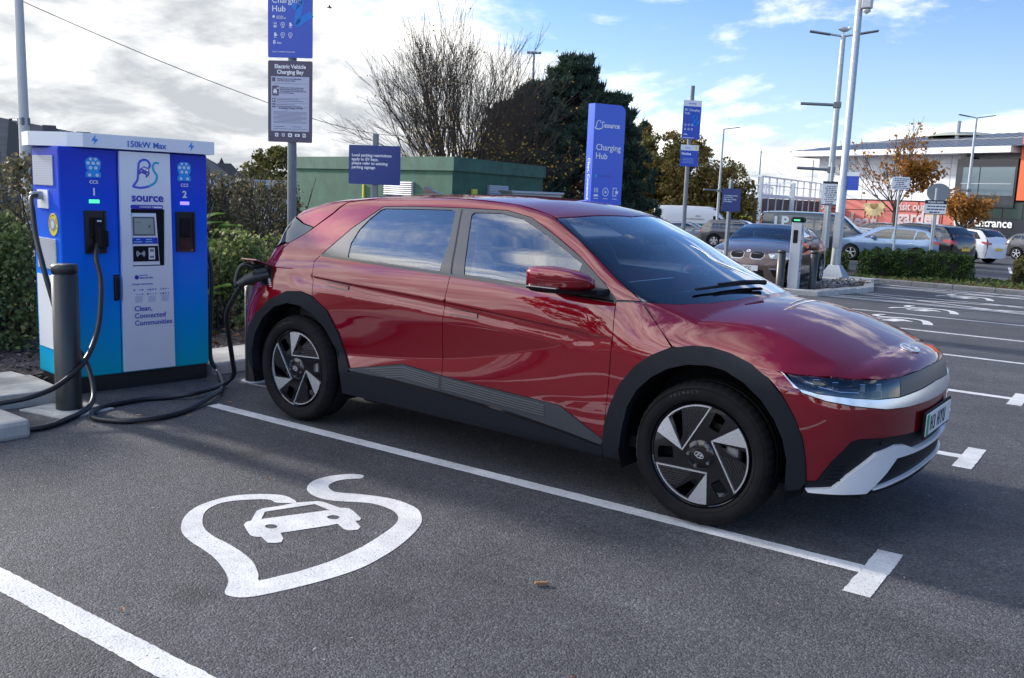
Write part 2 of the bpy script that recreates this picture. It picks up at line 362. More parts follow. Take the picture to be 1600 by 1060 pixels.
        for ln_ in lines:      # feature lines kept as mesh edges
            q=s.lift(np.array([(p[0],-.93,p[1]) if len(p)==2 else p for p in ln_],float),(0,-1,0) if side else d,up=.3)
            uv=np.stack([q@e1,q@e2],1); k=inpoly_v(outer,uv[:,0],uv[:,1]); Bd=outer; k&=np.hypot(uv[:,None,0]-Bd[None,:,0],uv[:,None,1]-Bd[None,:,1]).min(1)>.006; pr_=None
            for p,kk in zip(uv,k):
                if kk:
                    vv.append(Vector(p)); 
                    if pr_ is not None: ed.append((pr_,len(vv)-1))
                    pr_=len(vv)-1
                else: pr_=None
        V,E,F,ov,oe,of=delaunay_2d_cdt(vv,ed,[],0,1e-6)
        A=np.array([v[:] for v in V]); F=[f for f in F if len(f)==3]; Fa=np.array(F); cc=A[Fa].mean(1); k=inpoly_v(outer,cc[:,0],cc[:,1])
        for h in hl: k&=~inpoly_v(h,cc[:,0],cc[:,1])
        Fa=Fa[k]; ar=(A[Fa[:,1],0]-A[Fa[:,0],0])*(A[Fa[:,2],1]-A[Fa[:,0],1])-(A[Fa[:,1],1]-A[Fa[:,0],1])*(A[Fa[:,2],0]-A[Fa[:,0],0])
        Fa=Fa[np.abs(ar)>1e-9]; ar=ar[np.abs(ar)>1e-9]; Fa[ar<0]=Fa[ar<0][:,::-1]
        base=A[:,0:1]*e1+A[:,1:2]*e2; c0=np.mean(L3[0][0]@d); P=s.lift(base+d*c0,d,up=.4,it=40)
        csym=np.zeros(len(P),bool)
        if sym: csym=np.abs(P[:,1])<2e-3; P[csym,1]=0
        Nn=s.grad(P)
        if sym: Nn[csym,1]=0; Nn/=np.linalg.norm(Nn,axis=1)[:,None]
        P=P+Nn*off
        # boundary edges -> flange turned inward
        cnt={}
        for f in Fa:
            for i in range(3):
                a,b=int(f[i]),int(f[(i+1)%3]); cnt[(a,b)]=1
        bnd=[(a,b) for (a,b) in cnt if (b,a) not in cnt and not (sym and csym[a] and csym[b])]
        verts=[tuple(p) for p in P]; faces=[tuple(int(i) for i in f) for f in Fa]; ln=[tuple(Nn[i]) for f in Fa for i in f]
        if thick:
            idx={}
            def inner(i):
                if i not in idx: idx[i]=len(verts); verts.append(tuple(P[i]-Nn[i]*thick))
                return idx[i]
            for a,b in bnd:
                q=(b,a,inner(a),inner(b)); faces.append(q)
                p0,p1,p2=[np.array(verts[j]) for j in q[:3]]; nn=np.cross(p1-p0,p2-p0); nn=nn/(np.linalg.norm(nn)+1e-9); ln+=[tuple(nn)]*4
        return verts,faces,ln
def flip(data,):
    v,f,l=data; v2=[(a,-b,c) for a,b,c in v]; f2=[tuple(reversed(q)) for q in f]; l2=[];k=0
    for q in f:
        n=len(q); l2+=[(a,-b,c) for a,b,c in reversed(l[k:k+n])]; k+=n
    return v2,f2,l2
def merge(a,b):
    n=len(a[0]); return a[0]+b[0],a[1]+[tuple(n+i for i in q) for q in b[1]],a[2]+b[2]
def npmesh(name,data,mats,parent=None):
    v,f,l=data; me=bpy.data.meshes.new(name); me.from_pydata(v,[],f); me.polygons.foreach_set('use_smooth',[True]*len(f)); me.update()
    me.normals_split_custom_set([Vector(q) for q in l])
    return link(name,me,mats,parent)
# ---------------------------------------------------------------- the red electric car
WT=width_table([.15,.35,.55,.75,.82,.88,1.0,1.12,1.3,1.48,1.62],[(-3.85,[.80,.86,.88,.87,.85,.83,.76,.70,.60,.52,.46]),
    (-3.45,[.87,.925,.935,.935,.93,.92,.89,.85,.735,.61,.52]),(-3.0,[.90,.935,.945,.945,.942,.935,.915,.885,.775,.655,.55]),
    (-2.4,[.88,.915,.93,.935,.937,.935,.925,.90,.80,.685,.58]),(-1.6,[.87,.905,.925,.93,.932,.93,.92,.90,.805,.70,.60]),
    (-.9,[.87,.905,.925,.93,.932,.93,.92,.895,.79,.68,.58]),(-.4,[.88,.92,.935,.94,.938,.93,.895,.845,.73,.60,.50]),
    (0.,[.90,.935,.945,.945,.935,.905,.745,.62,.5,.45,.4]),(.35,[.90,.935,.945,.945,.92,.83,.62,.5,.42,.35,.3]),
    (.6,[.86,.895,.905,.90,.83,.68,.52,.42,.35,.28,.2]),(.9,[.80,.82,.83,.82,.72,.55,.42,.35,.3,.2,.1])])
ZU=pch([-3.6,-2.81,-1.67,-.52,.2],[1.06,1.012,.958,.887,.85]); ZD=pch([-3.0,-2.5,-1.67,-.52],[.50,.53,.62,.885])
def crease(x,z):
    zu=ZU(x); zd=np.minimum(ZD(x),zu-.004); fade=ss(-3.05,-2.55,x)*(1-ss(-.56,-.50,x)); k=.085; hg=np.minimum(zu-zd,.30)
    rec=np.where(z>zu,0,np.where(z>zd,(zu-z)/(zu-zd)*hg*k,hg*k*np.clip((z-.42)/(zd-.42+1e-6),0,1)))
    st=.010*ss(0,.008,zu-z)*(1-ss(.02,.10,zu-z))*ss(-3.1,-2.9,x)*(1-ss(-.9,-.5,x))
    return fade*rec+st
HC=pch([-.6,-.2,.1,.3,.5,.65,.76,.82,.87],[1.13,1.09,1.065,1.025,.96,.90,.848,.81,.77])
RC=pch([-3.95,-3.85,-3.75,-3.6,-3.5,-3.42,-3.34,-3.0,-2.4,-1.8,-1.4,-1.1,-.8,-.5,-.2,.05,.3],[.75,.93,1.06,1.225,1.34,1.435,1.475,1.535,1.58,1.593,1.577,1.53,1.42,1.272,1.14,1.035,.90])
def TT(x,y):
    h=HC(x)-.10*y*y-.05*y**4
    r=RC(x+.16*y*y*ss(-1.7,-1.,x)-.30*y*y*(1-ss(-3.2,-2.8,x)))-.085*y*y-.03*y**4
    return np.maximum(h,r)
FZ=pch([.12,.2,.30,.42,.55,.66,.75,.82,.9],[.78,.82,.845,.857,.867,.865,.847,.822,.76])
RZ=pch([.15,.3,.5,.7,.85,.95,1.05,1.2],[-3.66,-3.74,-3.79,-3.78,-3.76,-3.72,-3.66,-3.55])
def car_G(x,y,z):
    ay=np.abs(y); s=ay-(WT(x,z)-crease(x,z))
    a=smax(s,z-TT(x,y),.05-.035*ss(-.55,-.3,x))
    a=smax(a,(x-(FZ(z)-.13*(ay/.8)**2.2-.14*(ay/.9)**6))*.8,.10)
    rr=RZ(z)+.10*(ay/.85)**2.5+.1*(ay/.9)**6+ss(.7,1.05,z)*.14*(ay/.85)**2-.05*ss(.8,1.,z)
    a=smax(a,(rr-x)*.8,.10)
    return smax(a,.24-z,.02)
CS=Surf(car_G)
car=empty('car',(0,0,0),-.0292)
tag(car,'dark red electric hatchback charging, with black wheel arches, parked nose out in the nearest bay','car')
def both(name,loop,m,d=(0,-1,0),**k):
    dt=CS.panel(loop,d,**k); a=npmesh(name,dt,m,car); b=npmesh(name,flip(dt),m,car); return a,b
def half(name,loop,m,d,parent=None,**k):
    dt=CS.panel(loop,d,sym=True,**k); return npmesh(name,merge(dt,flip(dt)),m,parent or car)
farch=[(-.553,.242),(-.553,.29),(-.551,.351),(-.541,.425),(-.512,.528),(-.459,.65),(-.378,.756),(-.29,.826),(-.177,.877),(-.082,.895),(.012,.897),(.107,.882),(.229,.847),(.322,.803),(.399,.73),(.457,.638),(.497,.543),(.517,.436),(.523,.338)]
farchi=[(-.45,.245),(-.451,.301),(-.435,.41),(-.404,.547),(-.352,.642),(-.272,.721),(-.184,.776),(-.083,.809),(.026,.818),(.113,.807),(.218,.765),(.304,.701),(.372,.618),(.416,.532),(.439,.434),(.439,.30)]
rarch=[(-2.467,.443),(-2.52,.535),(-2.573,.658),(-2.672,.799),(-2.813,.878),(-2.927,.900),(-3.071,.890),(-3.239,.815),(-3.387,.705),(-3.484,.60),(-3.56,.45),(-3.59,.28)]
rarchi=[(-2.54,.262),(-2.539,.33),(-2.554,.423),(-2.60,.555),(-2.69,.68),(-2.80,.765),(-2.92,.808),(-3.05,.812),(-3.18,.775),(-3.30,.69),(-3.39,.57),(-3.44,.43),(-3.455,.262)]
g0=.028
fl_=lambda F,o,x1: [(x,float(F(np.array(x)))+o) for x in np.arange(-2.98,x1,.02)]
CRL=[fl_(ZU,.012,-.53),fl_(ZU,.001,-.53),fl_(ZU,-.006,-.53),fl_(ZU,-.013,-.55),fl_(ZU,-.03,-.60),fl_(ZU,-.06,-.72),fl_(ZU,-.10,-.85),fl_(ZD,.012,-.70),fl_(ZD,0,-.62),fl_(ZD,-.012,-.62)]
hs_=lambda a,b: dict(side=True)
both('front_door',[(-.532,1.066),(-.519,.887),(-.525,.645),(-.55,.334),(-.83,.474),(-1.253,.491),(-1.688,.511),(-1.692,.731),(-1.674,.957),(-1.651,1.112),(-1.063,1.091)],paint,grid=g0,side=True,lines=CRL)
both('rear_door',[(-1.651,1.112),(-1.674,.957),(-1.692,.731),(-1.688,.511),(-2.01,.535),(-2.467,.443),(-2.52,.535),(-2.573,.658),(-2.672,.799),(-2.813,.878),(-2.835,1.014),(-2.842,1.105),(-2.796,1.150),(-2.197,1.13)],paint,grid=g0,side=True,lines=CRL)
both('fender',[(-.532,1.072),(-.399,1.078),(-.303,.984),(-.185,.879),(-.29,.826),(-.378,.756),(-.459,.65),(-.512,.528),(-.541,.425),(-.551,.345),(-.525,.645),(-.519,.887)],paint,grid=g0,side=True)
# roof rails, pillars and rear quarters
both('body_side',[(-.532,-.891,1.078),(-.399,-.863,1.083),(-.571,-.824,1.179),(-.726,-.772,1.273),(-.914,-.712,1.381),(-1.06,-.66,1.452),(-1.14,-.63,1.485),(-1.4,-.612,1.53),(-2.0,-.59,1.55),(-2.5,-.60,1.53),(-2.79,-.64,1.494),(-2.873,-.70,1.41),(-3.025,-.775,1.297),(-3.17,-.831,1.207),(-3.258,-.88,1.092),(-3.36,-.89,1.0),(-3.52,-.85,.85),(-3.60,-.86,.70),(-3.57,-.89,.45),(-3.56,-.90,.45),(-3.484,-.923,.60),(-3.387,-.939,.705),(-3.239,-.942,.815),(-3.071,-.934,.890),(-2.927,-.93,.90),(-2.813,-.93,.878),(-2.835,-.917,1.014),(-2.842,-.894,1.105),(-2.796,-.880,1.150),(-2.627,-.774,1.332),(-2.425,-.681,1.485),(-2.196,-.679,1.497),(-1.761,-.683,1.504),(-1.417,-.68,1.503),(-1.227,-.699,1.47),(-1.022,-.749,1.379),(-.827,-.798,1.281),(-.627,-.865,1.159)],paint,d=(-.05,-.8,.55),grid=.03)
mir=lambda l: l
ws_edge=[(-1.1,-.640,1.474),(-.914,-.712,1.381),(-.726,-.772,1.273),(-.571,-.824,1.179),(-.399,-.861,1.081)]
ws_base=[(-.335,-.83,1.078),(-.257,-.735,1.073),(-.164,-.553,1.076),(-.11,-.35,1.084),(-.089,-.121,1.092),(-.087,0,1.093)]
hd_top=[(-.97,0,1.49),(-1.003,-.233,1.494),(-1.056,-.502,1.483),(-1.1,-.640,1.474)]
half('roof',[(-.97,0,1.49),(-1.003,-.233,1.494),(-1.056,-.502,1.483),(-1.1,-.640,1.474),(-1.14,-.63,1.485),(-1.4,-.612,1.53),(-2.0,-.59,1.55),(-2.5,-.60,1.53),(-2.79,-.64,1.494),(-3.05,-.60,1.48),(-3.1,-.4,1.5),(-3.12,0,1.51)],paint,(0,0,1),grid=.035,gap=.003)
half('windscreen',[(-.97,0,1.49),(-1.003,-.233,1.494),(-1.056,-.502,1.483)]+ws_edge+ws_base,wglass,(.5,-.15,.85),grid=.035,off=-.003,gap=.004,thick=0)
# black band round the screen
inn=[(-1.0,0,1.48),(-1.03,-.25,1.47),(-1.075,-.50,1.455),(-1.085,-.575,1.44),(-.90,-.665,1.36),(-.72,-.725,1.255),(-.57,-.77,1.165),(-.47,-.79,1.10),(-.40,-.75,1.10),(-.31,-.55,1.12),(-.265,-.3,1.135),(-.25,0,1.14)]
def band():
    outl=[(-.97,0,1.49),(-1.003,-.233,1.494),(-1.056,-.502,1.483)]+ws_edge+ws_base
    loop=outl+list(reversed(inn)); dt=CS.panel(loop,(.5,-.15,.85),sym=True,grid=.04,off=-.009,gap=.005,thick=0)
    return npmesh('windscreen_band',merge(dt,flip(dt)),gloss,car)
band()
half('hood',[(-.087,0,1.093),(-.089,-.121,1.092),(-.11,-.35,1.084),(-.164,-.553,1.076),(-.257,-.735,1.073),(-.335,-.83,1.078),(-.396,-.864,1.08),(-.303,-.877,.984),(-.185,-.919,.879),(-.082,-.93,.895),(.012,-.93,.897),(.107,-.93,.882),(.229,-.93,.847),(.307,-.92,.843),(.374,-.903,.835),(.44,-.885,.831),(.531,-.836,.827),(.648,-.733,.819),(.739,-.603,.812),(.787,-.455,.812),(.818,-.21,.819),(.822,0,.822)],paint,(.28,-.42,.86),grid=.022,gap=.0028)
chl=[(.425,-.915,.795),(.478,-.909,.753),(.573,-.863,.724),(.674,-.782,.704),(.777,-.624,.680),(.83,-.445,.672),(.862,-.2,.668),(.869,0,.666)]
redl_=[(.863,0,.527),(.854,-.243,.528),(.805,-.532,.539),(.707,-.747,.548),(.68,-.783,.537),(.617,-.837,.443),(.564,-.866,.345),(.526,-.886,.341)]
half('front_bumper',[(.229,-.93,.847),(.307,-.92,.843),(.374,-.903,.833)]+chl+redl_+[(.517,-.896,.436),(.497,-.91,.543),(.457,-.925,.638),(.399,-.937,.73),(.322,-.933,.803)],paint,(.75,-.66,0),grid=.024)
stl=[(.443,-.918,.774),(.54,-.878,.754),(.668,-.773,.738),(.742,-.658,.727),(.798,-.501,.723),(.836,-.252,.733),(.845,0,.742)]
half('chrome_strip',[(.374,-.905,.833),(.384,-.906,.824)]+stl+list(reversed(chl)),silver,(.75,-.66,.1),grid=.02,off=.006,gap=.0015,thick=.02)
hl=[(.394,-.896,.833),(.44,-.885,.831),(.531,-.836,.827),(.648,-.733,.819),(.743,-.595,.812),(.787,-.455,.812)]
lamp_loop=hl+[(.801,-.49,.724),(.742,-.658,.727),(.668,-.773,.738),(.54,-.878,.754),(.443,-.918,.774)]
dt=CS.panel(lamp_loop,(.75,-.66,.1),grid=.02,off=-.002,gap=.002,thick=0)
dk=CS.panel(lamp_loop,(.75,-.66,.1),grid=.03,off=-.055,gap=-.004,thick=0)
for k in (0,1):
    fl=flip if k else (lambda q:q)
    h=npmesh('headlight',fl(dk),gloss,car); npmesh('lens',fl(dt),lglass,h)
    sg=-1 if k==0 else 1
    for (x,y,z,w_) in ((.655,.66,.775,.055),(.705,.575,.772,.050),(.565,.765,.785,.050),(.50,.825,.795,.035)):
        b=MB(); b.M=Matrix.Translation((x,sg*y,z))@Matrix.Rotation(sg*-.75,4,'Z') if k==0 else Matrix.Translation((x,sg*y,z))@Matrix.Rotation(.75,4,'Z')
        b.box((0,0,0),(.03,w_*1.5,.040),bev=.004); b.box((.018,0,0),(.008,w_*1.1,.026),mi=1,bev=.003); b.build('lamp_module',[chrome,lglass],h)
    b=MB(); b.tube([(.47,sg*.862,.80),(.535,sg*.825,.775),(.60,sg*.765,.755),(.665,sg*.69,.75)],.006,6); b.build('light_guide',chrome,h)
half('front_strip',[(.787,-.455,.812),(.818,-.21,.819),(.822,0,.822),(.845,0,.742),(.836,-.252,.733),(.801,-.49,.724)],mat('front_strip_grey',(.04,.045,.052),.42),(1,-.2,.2),grid=.025,off=-.002,gap=.0015)
half('lower_grille',[(.863,0,.527),(.854,-.243,.528),(.805,-.532,.539),(.707,-.747,.548),(.68,-.783,.537),(.617,-.837,.443),(.564,-.866,.345),(.523,-.887,.338),(.518,-.89,.262),(.60,-.82,.262),(.70,-.68,.262),(.80,-.4,.265),(.845,0,.268)],mat('grille_black',(.010,.011,.014),.5,spec=.15),(.8,-.6,0),grid=.03,off=-.006,gap=.001,thick=.03)
half('skid_plate',[(.523,-.884,.306),(.623,-.822,.318),(.673,-.776,.379),(.756,-.654,.474),(.806,-.519,.497),(.824,-.44,.488),(.842,-.315,.449),(.858,0,.446),(.857,0,.424),(.842,-.305,.428),(.807,-.498,.432),(.782,-.566,.366),(.742,-.65,.298),(.73,-.67,.281),(.624,-.817,.289),(.533,-.877,.292)],skidm,(.8,-.6,0),grid=.022,off=.015,gap=.0,thick=.03)
half('skid_trim',[(.748,-.637,.300),(.807,-.453,.314),(.846,-.15,.326),(.85,0,.328),(.85,0,.314),(.846,-.15,.312),(.807,-.453,.300),(.752,-.625,.288)],skidm,(.8,-.6,0),grid=.03,off=.010,gap=0,thick=.02)
for i in range(5):
    z=.345+i*.02; both('grille_rib',[(.60+.012*i,-.845,z),(.655+.012*i,-.80,z+.004),(.655+.012*i,-.80,z+.010),(.60+.012*i,-.845,z+.006)],blackp,d=(.75,-.66,0),grid=.03,off=.002,gap=0,thick=.01)
# cladding
both('arch_trim',farch+[(.50,.30),(.442,.285)]+list(reversed(farchi)),blackp,grid=.03,off=.010,gap=.0,thick=.06,side=True)
both('arch_trim',rarch+[(-3.5,.255)]+list(reversed(rarchi)),blackp,grid=.03,off=.010,gap=0,thick=.06,side=True)
ct=[(-.55,.334),(-.83,.474),(-1.253,.491),(-1.688,.511)]
both('door_cladding',ct+[(-1.682,.415),(-1.207,.385),(-.765,.335),(-.563,.306)],ribp,grid=.03,off=.008,gap=.001,thick=.02,side=True)
both('door_cladding',[(-1.688,.511),(-2.01,.535),(-2.467,.443),(-2.49,.432),(-2.094,.43),(-1.682,.415)],ribp,grid=.03,off=.008,gap=.001,thick=.02,side=True)
both('sill_trim',[(-.556,.292),(-.765,.318),(-1.207,.362),(-1.686,.398),(-2.094,.414),(-2.52,.422),(-2.54,.27),(-1.698,.255),(-.556,.242)],blackp,grid=.03,off=.012,gap=0,thick=.05,side=True)
both('sill_groove',[(-.556,.312),(-.765,.34),(-1.207,.388),(-1.686,.42),(-2.094,.435),(-2.50,.436),(-2.52,.415),(-1.686,.392),(-1.207,.355),(-.556,.285)],gloss,grid=.05,off=.001,gap=0,thick=.02,side=True)
for i in range(5):     # ribs pressed into the door cladding
    o=.014*i
    both('cladding_rib',[(-1.70,.497-o),(-2.0,.520-o),(-2.33+3.4*o,.462-.42*o),(-2.32+3.4*o,.457-.42*o),(-2.0,.514-o),(-1.70,.491-o)],mat('rib_grey',(.085,.09,.10),.5),grid=.05,off=.0125,gap=0,thick=.008,side=True)
    both('cladding_rib',[(-1.675,.497-o),(-1.253,.477-o),(-.93+1.2*-o*0,.462-o),(-.93,.456-o),(-1.253,.471-o),(-1.675,.491-o)],mat('rib_grey',(.085,.09,.10),.5),grid=.05,off=.0125,gap=0,thick=.008,side=True)
# glazing
dlo=[(-2.796,-.88,1.151),(-2.627,-.774,1.332),(-2.425,-.681,1.485),(-2.196,-.679,1.497),(-1.761,-.683,1.504),(-1.417,-.68,1.503),(-1.227,-.699,1.47),(-1.022,-.749,1.379),(-.827,-.798,1.281),(-.627,-.865,1.159),(-.532,-.891,1.076),(-.53,-.894,1.068),(-1.063,-.907,1.092),(-1.65,-.902,1.113),(-2.197,-.898,1.131)]
rgl=[(-2.537,-.885,1.157),(-2.565,-.831,1.245),(-2.547,-.777,1.332),(-2.50,-.735,1.40),(-2.434,-.695,1.464),(-2.40,-.69,1.476),(-2.129,-.692,1.484),(-1.835,-.693,1.489),(-1.80,-.70,1.478),(-1.755,-.796,1.317),(-1.742,-.897,1.134)]
fgl=[(-1.552,-.898,1.130),(-1.613,-.803,1.304),(-1.665,-.71,1.468),(-1.65,-.702,1.483),(-1.456,-.696,1.487),(-1.287,-.71,1.462),(-1.104,-.749,1.390),(-.892,-.796,1.289),(-.80,-.82,1.246),(-.792,-.897,1.106),(-1.016,-.903,1.108)]
dside=(0,-.86,.5)
both('window_frame',dlo,pillar,d=dside,grid=.05,off=-.002,gap=.001,thick=.02,holes=(rgl,fgl))
for l in (rgl,fgl): 
    both('window_glass',l,sglass,d=dside,grid=.05,off=-.007,gap=.0,thick=0)
both('window_seal',[(-1.060,1.088),(-.535,1.063),(-.533,1.074),(-1.063,1.100),(-1.65,1.121),(-2.197,1.139),(-2.79,1.158),(-2.80,1.146),(-2.197,1.127),(-1.65,1.109)],gloss,grid=.05,off=.004,gap=0,thick=.012,side=True)
both('door_gap_seal',[(-1.642,-.902,1.113),(-1.755,-.690,1.500),(-1.762,-.690,1.500),(-1.652,-.902,1.113)],dark,d=dside,grid=.05,off=-.0005,gap=0,thick=0)
# flush handles
for x0,z0,z1 in ((-1.624,.905,.902),(-2.686,.972,.966)):
    both('handle_recess',[(x0-.006,z0+.020),(x0+.206,z1+.016),(x0+.206,z1-.020),(x0-.006,z0-.018)],gloss,grid=.03,off=.0012,gap=0,thick=.004,side=True)
    both('door_handle',[(x0,z0+.014),(x0+.20,z1+.010),(x0+.20,z1-.014),(x0,z0-.012)],paint,grid=.03,off=.0065,gap=.0005,thick=.010,side=True)
# rear of the car
half('tailgate',[(-3.12,0,1.51),(-3.1,-.4,1.5),(-3.05,-.60,1.48),(-2.79,-.64,1.494),(-2.873,-.70,1.41),(-3.0,-.76,1.32),(-3.12,-.74,1.33),(-3.24,-.70,1.36),(-3.33,-.5,1.42),(-3.40,0,1.45)],paint,(-.3,-.1,.9),grid=.04)
half('rear_window',[(-3.40,0,1.45),(-3.33,-.5,1.42),(-3.24,-.70,1.36),(-3.12,-.74,1.33),(-3.0,-.76,1.32),(-3.025,-.775,1.297),(-3.17,-.831,1.207),(-3.40,-.78,1.10),(-3.66,-.5,1.08),(-3.72,0,1.07)],gloss,(-.75,-.1,.65),grid=.04)
half('rear_panel',[(-3.72,0,1.07),(-3.66,-.5,1.08),(-3.40,-.78,1.10),(-3.17,-.831,1.207),(-3.258,-.88,1.092),(-3.36,-.89,1.0),(-3.52,-.85,.85),(-3.60,-.86,.70),(-3.57,-.89,.47),(-3.79,-.4,.47),(-3.79,0,.47)],paint,(-.9,-.35,.2),grid=.04)
half('rear_bumper',[(-3.79,0,.47),(-3.79,-.4,.47),(-3.57,-.89,.47),(-3.59,-.88,.29),(-3.5,-.9,.262),(-3.74,-.4,.262),(-3.75,0,.262)],blackp,(-.9,-.4,0),grid=.04,off=.004)
both('tail_light',[(-3.50,-.82,.93),(-3.66,-.62,.93),(-3.69,-.5,.93),(-3.70,-.5,.84),(-3.67,-.62,.84),(-3.53,-.82,.84)],redl,d=(-.9,-.4,0),grid=.03,off=.004,gap=0)
# emblem on the nose: an oval ring with a slanted H
def emblem(M,w,h,parent,m=None):
    b=MB(); n=40; pts=[(math.cos(2*PI*i/n)*w/2,math.sin(2*PI*i/n)*h/2) for i in range(n)]; pin=[(x*.84,y*.78) for x,y in pts]
    b.prism(pts,.004,M,holes=[pin]); k=w/.13
    b.prism([(x*k,y*k) for x,y in ((-.036,-.027),(-.022,-.031),(-.010,-.004),(.022,.004),(.014,-.032),(.026,-.030),(.044,.022),(.030,.030),(.020,.010),(-.014,.002),(-.002,.031),(-.018,.030))],.004,M)
    return b.build('badge',m or silver,parent)
lp=CS.lift(np.array([(.722,0,.93)]),(.3,0,.95),up=.1)[0]; ln_=CS.grad(np.array([lp]))[0]
emblem(frame(Vector(lp)+Vector(ln_)*.001,(0,1,0),Vector((0,0,1))-Vector(ln_)*float(ln_[2])),.165,.098,car)
# number plate
pl=MB(); pl.box((.874,0,.555),(.012,.56,.135),bev=.004); pl.box((.881,0,.555),(.006,.52,.111),mi=1,bev=.002); pl.box((.8848,-.236,.555),(.0016,.044,.107),mi=2)
plo=pl.build('number_plate',[dark,numplate,mat('plate_green',(.0,.30,.10),.4)],car)
text('H3 HYU',.108,frame((.8842,-.185,.518),(0,1,0),(0,0,1)),dark,plo,'plate_lettering',bold=-.004,sx=.66,h=0.001,space=1.36)
pk=MB()
for y,z in ((.248,.553),): pk.cyl((.884,y,z),(.888,y,z),.008,n=10)
pk.build('plate_screw',numplate,plo)
# parking sensors
for sg in (-1,1):
    p=CS.lift(np.array([(.80,-.64,.517)]),(.75,-.66,0),up=.2)[0]; n=CS.grad(np.array([p]))[0]; p[1]*=-sg if sg<0 else 1; p=Vector((p[0],sg*abs(p[1]),p[2])); n=Vector((n[0],sg*abs(n[1]),n[2]))
    b=MB(); b.cyl(p-n*.004,p+n*.0015,.0115,n=16); b.build('parking_sensor',gloss,car)
# mirrors
def mirror_build(sg):
    b=MB(); n=22; st=[]
    # stations across from the glass side (rear) to the front, a rounded shell
    prof=[(-.945,.0,.0),(-.944,.80,.86),(-.932,.93,.96),(-.90,1.0,1.0),(-.84,1.0,1.0),(-.77,.94,.95),(-.70,.80,.84),(-.64,.60,.66),(-.60,.36,.42),(-.588,0,0)]
    vs_=[];N=len(prof)
    for x,ky,kz in prof:
        for i in range(n):
            t=2*PI*i/n; cy=math.copysign(abs(math.cos(t))**.62,math.cos(t)); cz=math.copysign(abs(math.sin(t))**.62,math.sin(t))
            zz=1.163+cz*kz*.060+(.012 if cz>0 else 0)*kz; yy=-1.035+cy*ky*.105-.012*cz
            vs_.append((x-(.10 if sg>0 else 0),sg*-yy*-1 if False else (yy if sg<0 else -yy),zz))
    fs=[(j*n+i,j*n+(i+1)%n,(j+1)*n+(i+1)%n,(j+1)*n+i) for j in range(N-1) for i in range(n)]
    if sg<0: fs=[tuple(reversed(f)) for f in fs]
    b.add(vs_,fs,0,True); m_=b.build('wing_mirror',paint,car)
    c=MB(); vs2=[(x,y,min(z,1.130)-.008 if z<1.14 else 1.128) for x,y,z in vs_]
    c.add([(-.775+(x+.775)*1.02,y+(.0),z) for x,y,z in vs2],fs,0,True); c.build('mirror_base',blackp,m_)
    s=MB(); s.box((-.84-(.10 if sg>0 else 0),sg*1.037,1.131),(.19,.205,.006),bev=.002); s.build('indicator',mat('indicator_lens',(.25,.26,.27),.2,coat=.5),m_)
    a=MB(); a.box((-.66-(.10 if sg>0 else 0),sg*.925,1.112),(.16,.12,.035),bev=.012); a.build('mirror_arm',blackp,m_)
    g=MB(); g.box((-.946-(.10 if sg>0 else 0),sg*1.035,1.165),(.004,.17,.10),bev=.001); g.build('mirror_glass',chrome,m_)
mirror_build(-1); mirror_build(1)
# wipers
wp=MB(); 
def onws(x,y,o=.018):
    p=CS.lift(np.array([(x,y,1.3)]),(.4,0,.9),up=.1)[0]; n=CS.grad(np.array([p]))[0]; return Vector(p)+Vector(n)*o
P=[onws(*q,.020) for q in ((-.185,-.54),(-.150,-.38),(-.125,-.18),(-.110,.02),(-.105,.20))]; wp.tube(P,[.007,.008,.010,.011,.010],8)
P=[onws(*q,.034) for q in ((-.150,-.36),(-.115,-.10),(-.085,.06),(-.075,.12))]; wp.tube(P,[.006,.009,.013,.015],8)
wp.build('wiper',blackp,car)
# fin on the roof
fn=MB(); fn.prism([(-2.69,1.578),(-2.68,1.624),(-2.665,1.628),(-2.61,1.606),(-2.53,1.580)],.03,Matrix.Translation((0,.015,0))@Matrix.Rotation(PI/2,4,'X')); fn.build('roof_fin',mat('fin_dark',(.06,.03,.035),.25,coat=.6),car)
# cabin
ci=MB(); ci.box((-1.7,0,.33),(3.2,1.62,.06)); 
ci.box((-3.2,0,.75),(.7,1.5,.55),bev=.05)
for sg in (-1,1):
    ci.box((-1.8,sg*.82,.66),(2.5,.05,.56),bev=.02)
ci.build('cabin_floor',dark,car)
hl_=MB(); hl_.box((-2.1,0,1.50),(1.5,.98,.02),bev=.008); hl_.build('headliner',cabin_l,car)
db=MB(); db.box((-.55,0,.93),(.52,1.56,.20),bev=.06); db.box((-.40,0,.93),(.30,1.16,.10),bev=.04); db.box((-.76,-.10,1.06),(.03,.62,.13),rot=Matrix.Rotation(-.2,3,'Y'),bev=.01,mi=1); db.box((-.95,0,.62),(.5,.28,.35),bev=.04)
db.box((-.58,-.2,1.034),(.22,1.0,.006),mi=2)
db.build('dashboard',[mat('dash_grey',(.13,.155,.18),.6),gloss,mat('dash_paper',(.30,.36,.38),.7)],car)
sw=MB(); n=28; R_=.175; cc=Vector((-1.0,-.37,1.02)); ax=Vector((-.85,0,.5)).normalized(); e1=Vector((0,1,0)); e2=ax.cross(e1)
sw.tube([cc+(e1*math.cos(2*PI*i/n)+e2*math.sin(2*PI*i/n))*R_ for i in range(n+1)],.015,8,cap=False); sw.box(cc+Vector((.03,0,-.0)),(.05,.16,.12),rot=Matrix.Rotation(-.5,3,'Y'),bev=.02); sw.tube([cc-e1*R_,cc+e1*R_],.018,8); sw.cyl(cc,cc+Vector((.3,0,-.15)),.03)
sw.build('steering_wheel',dark,car)
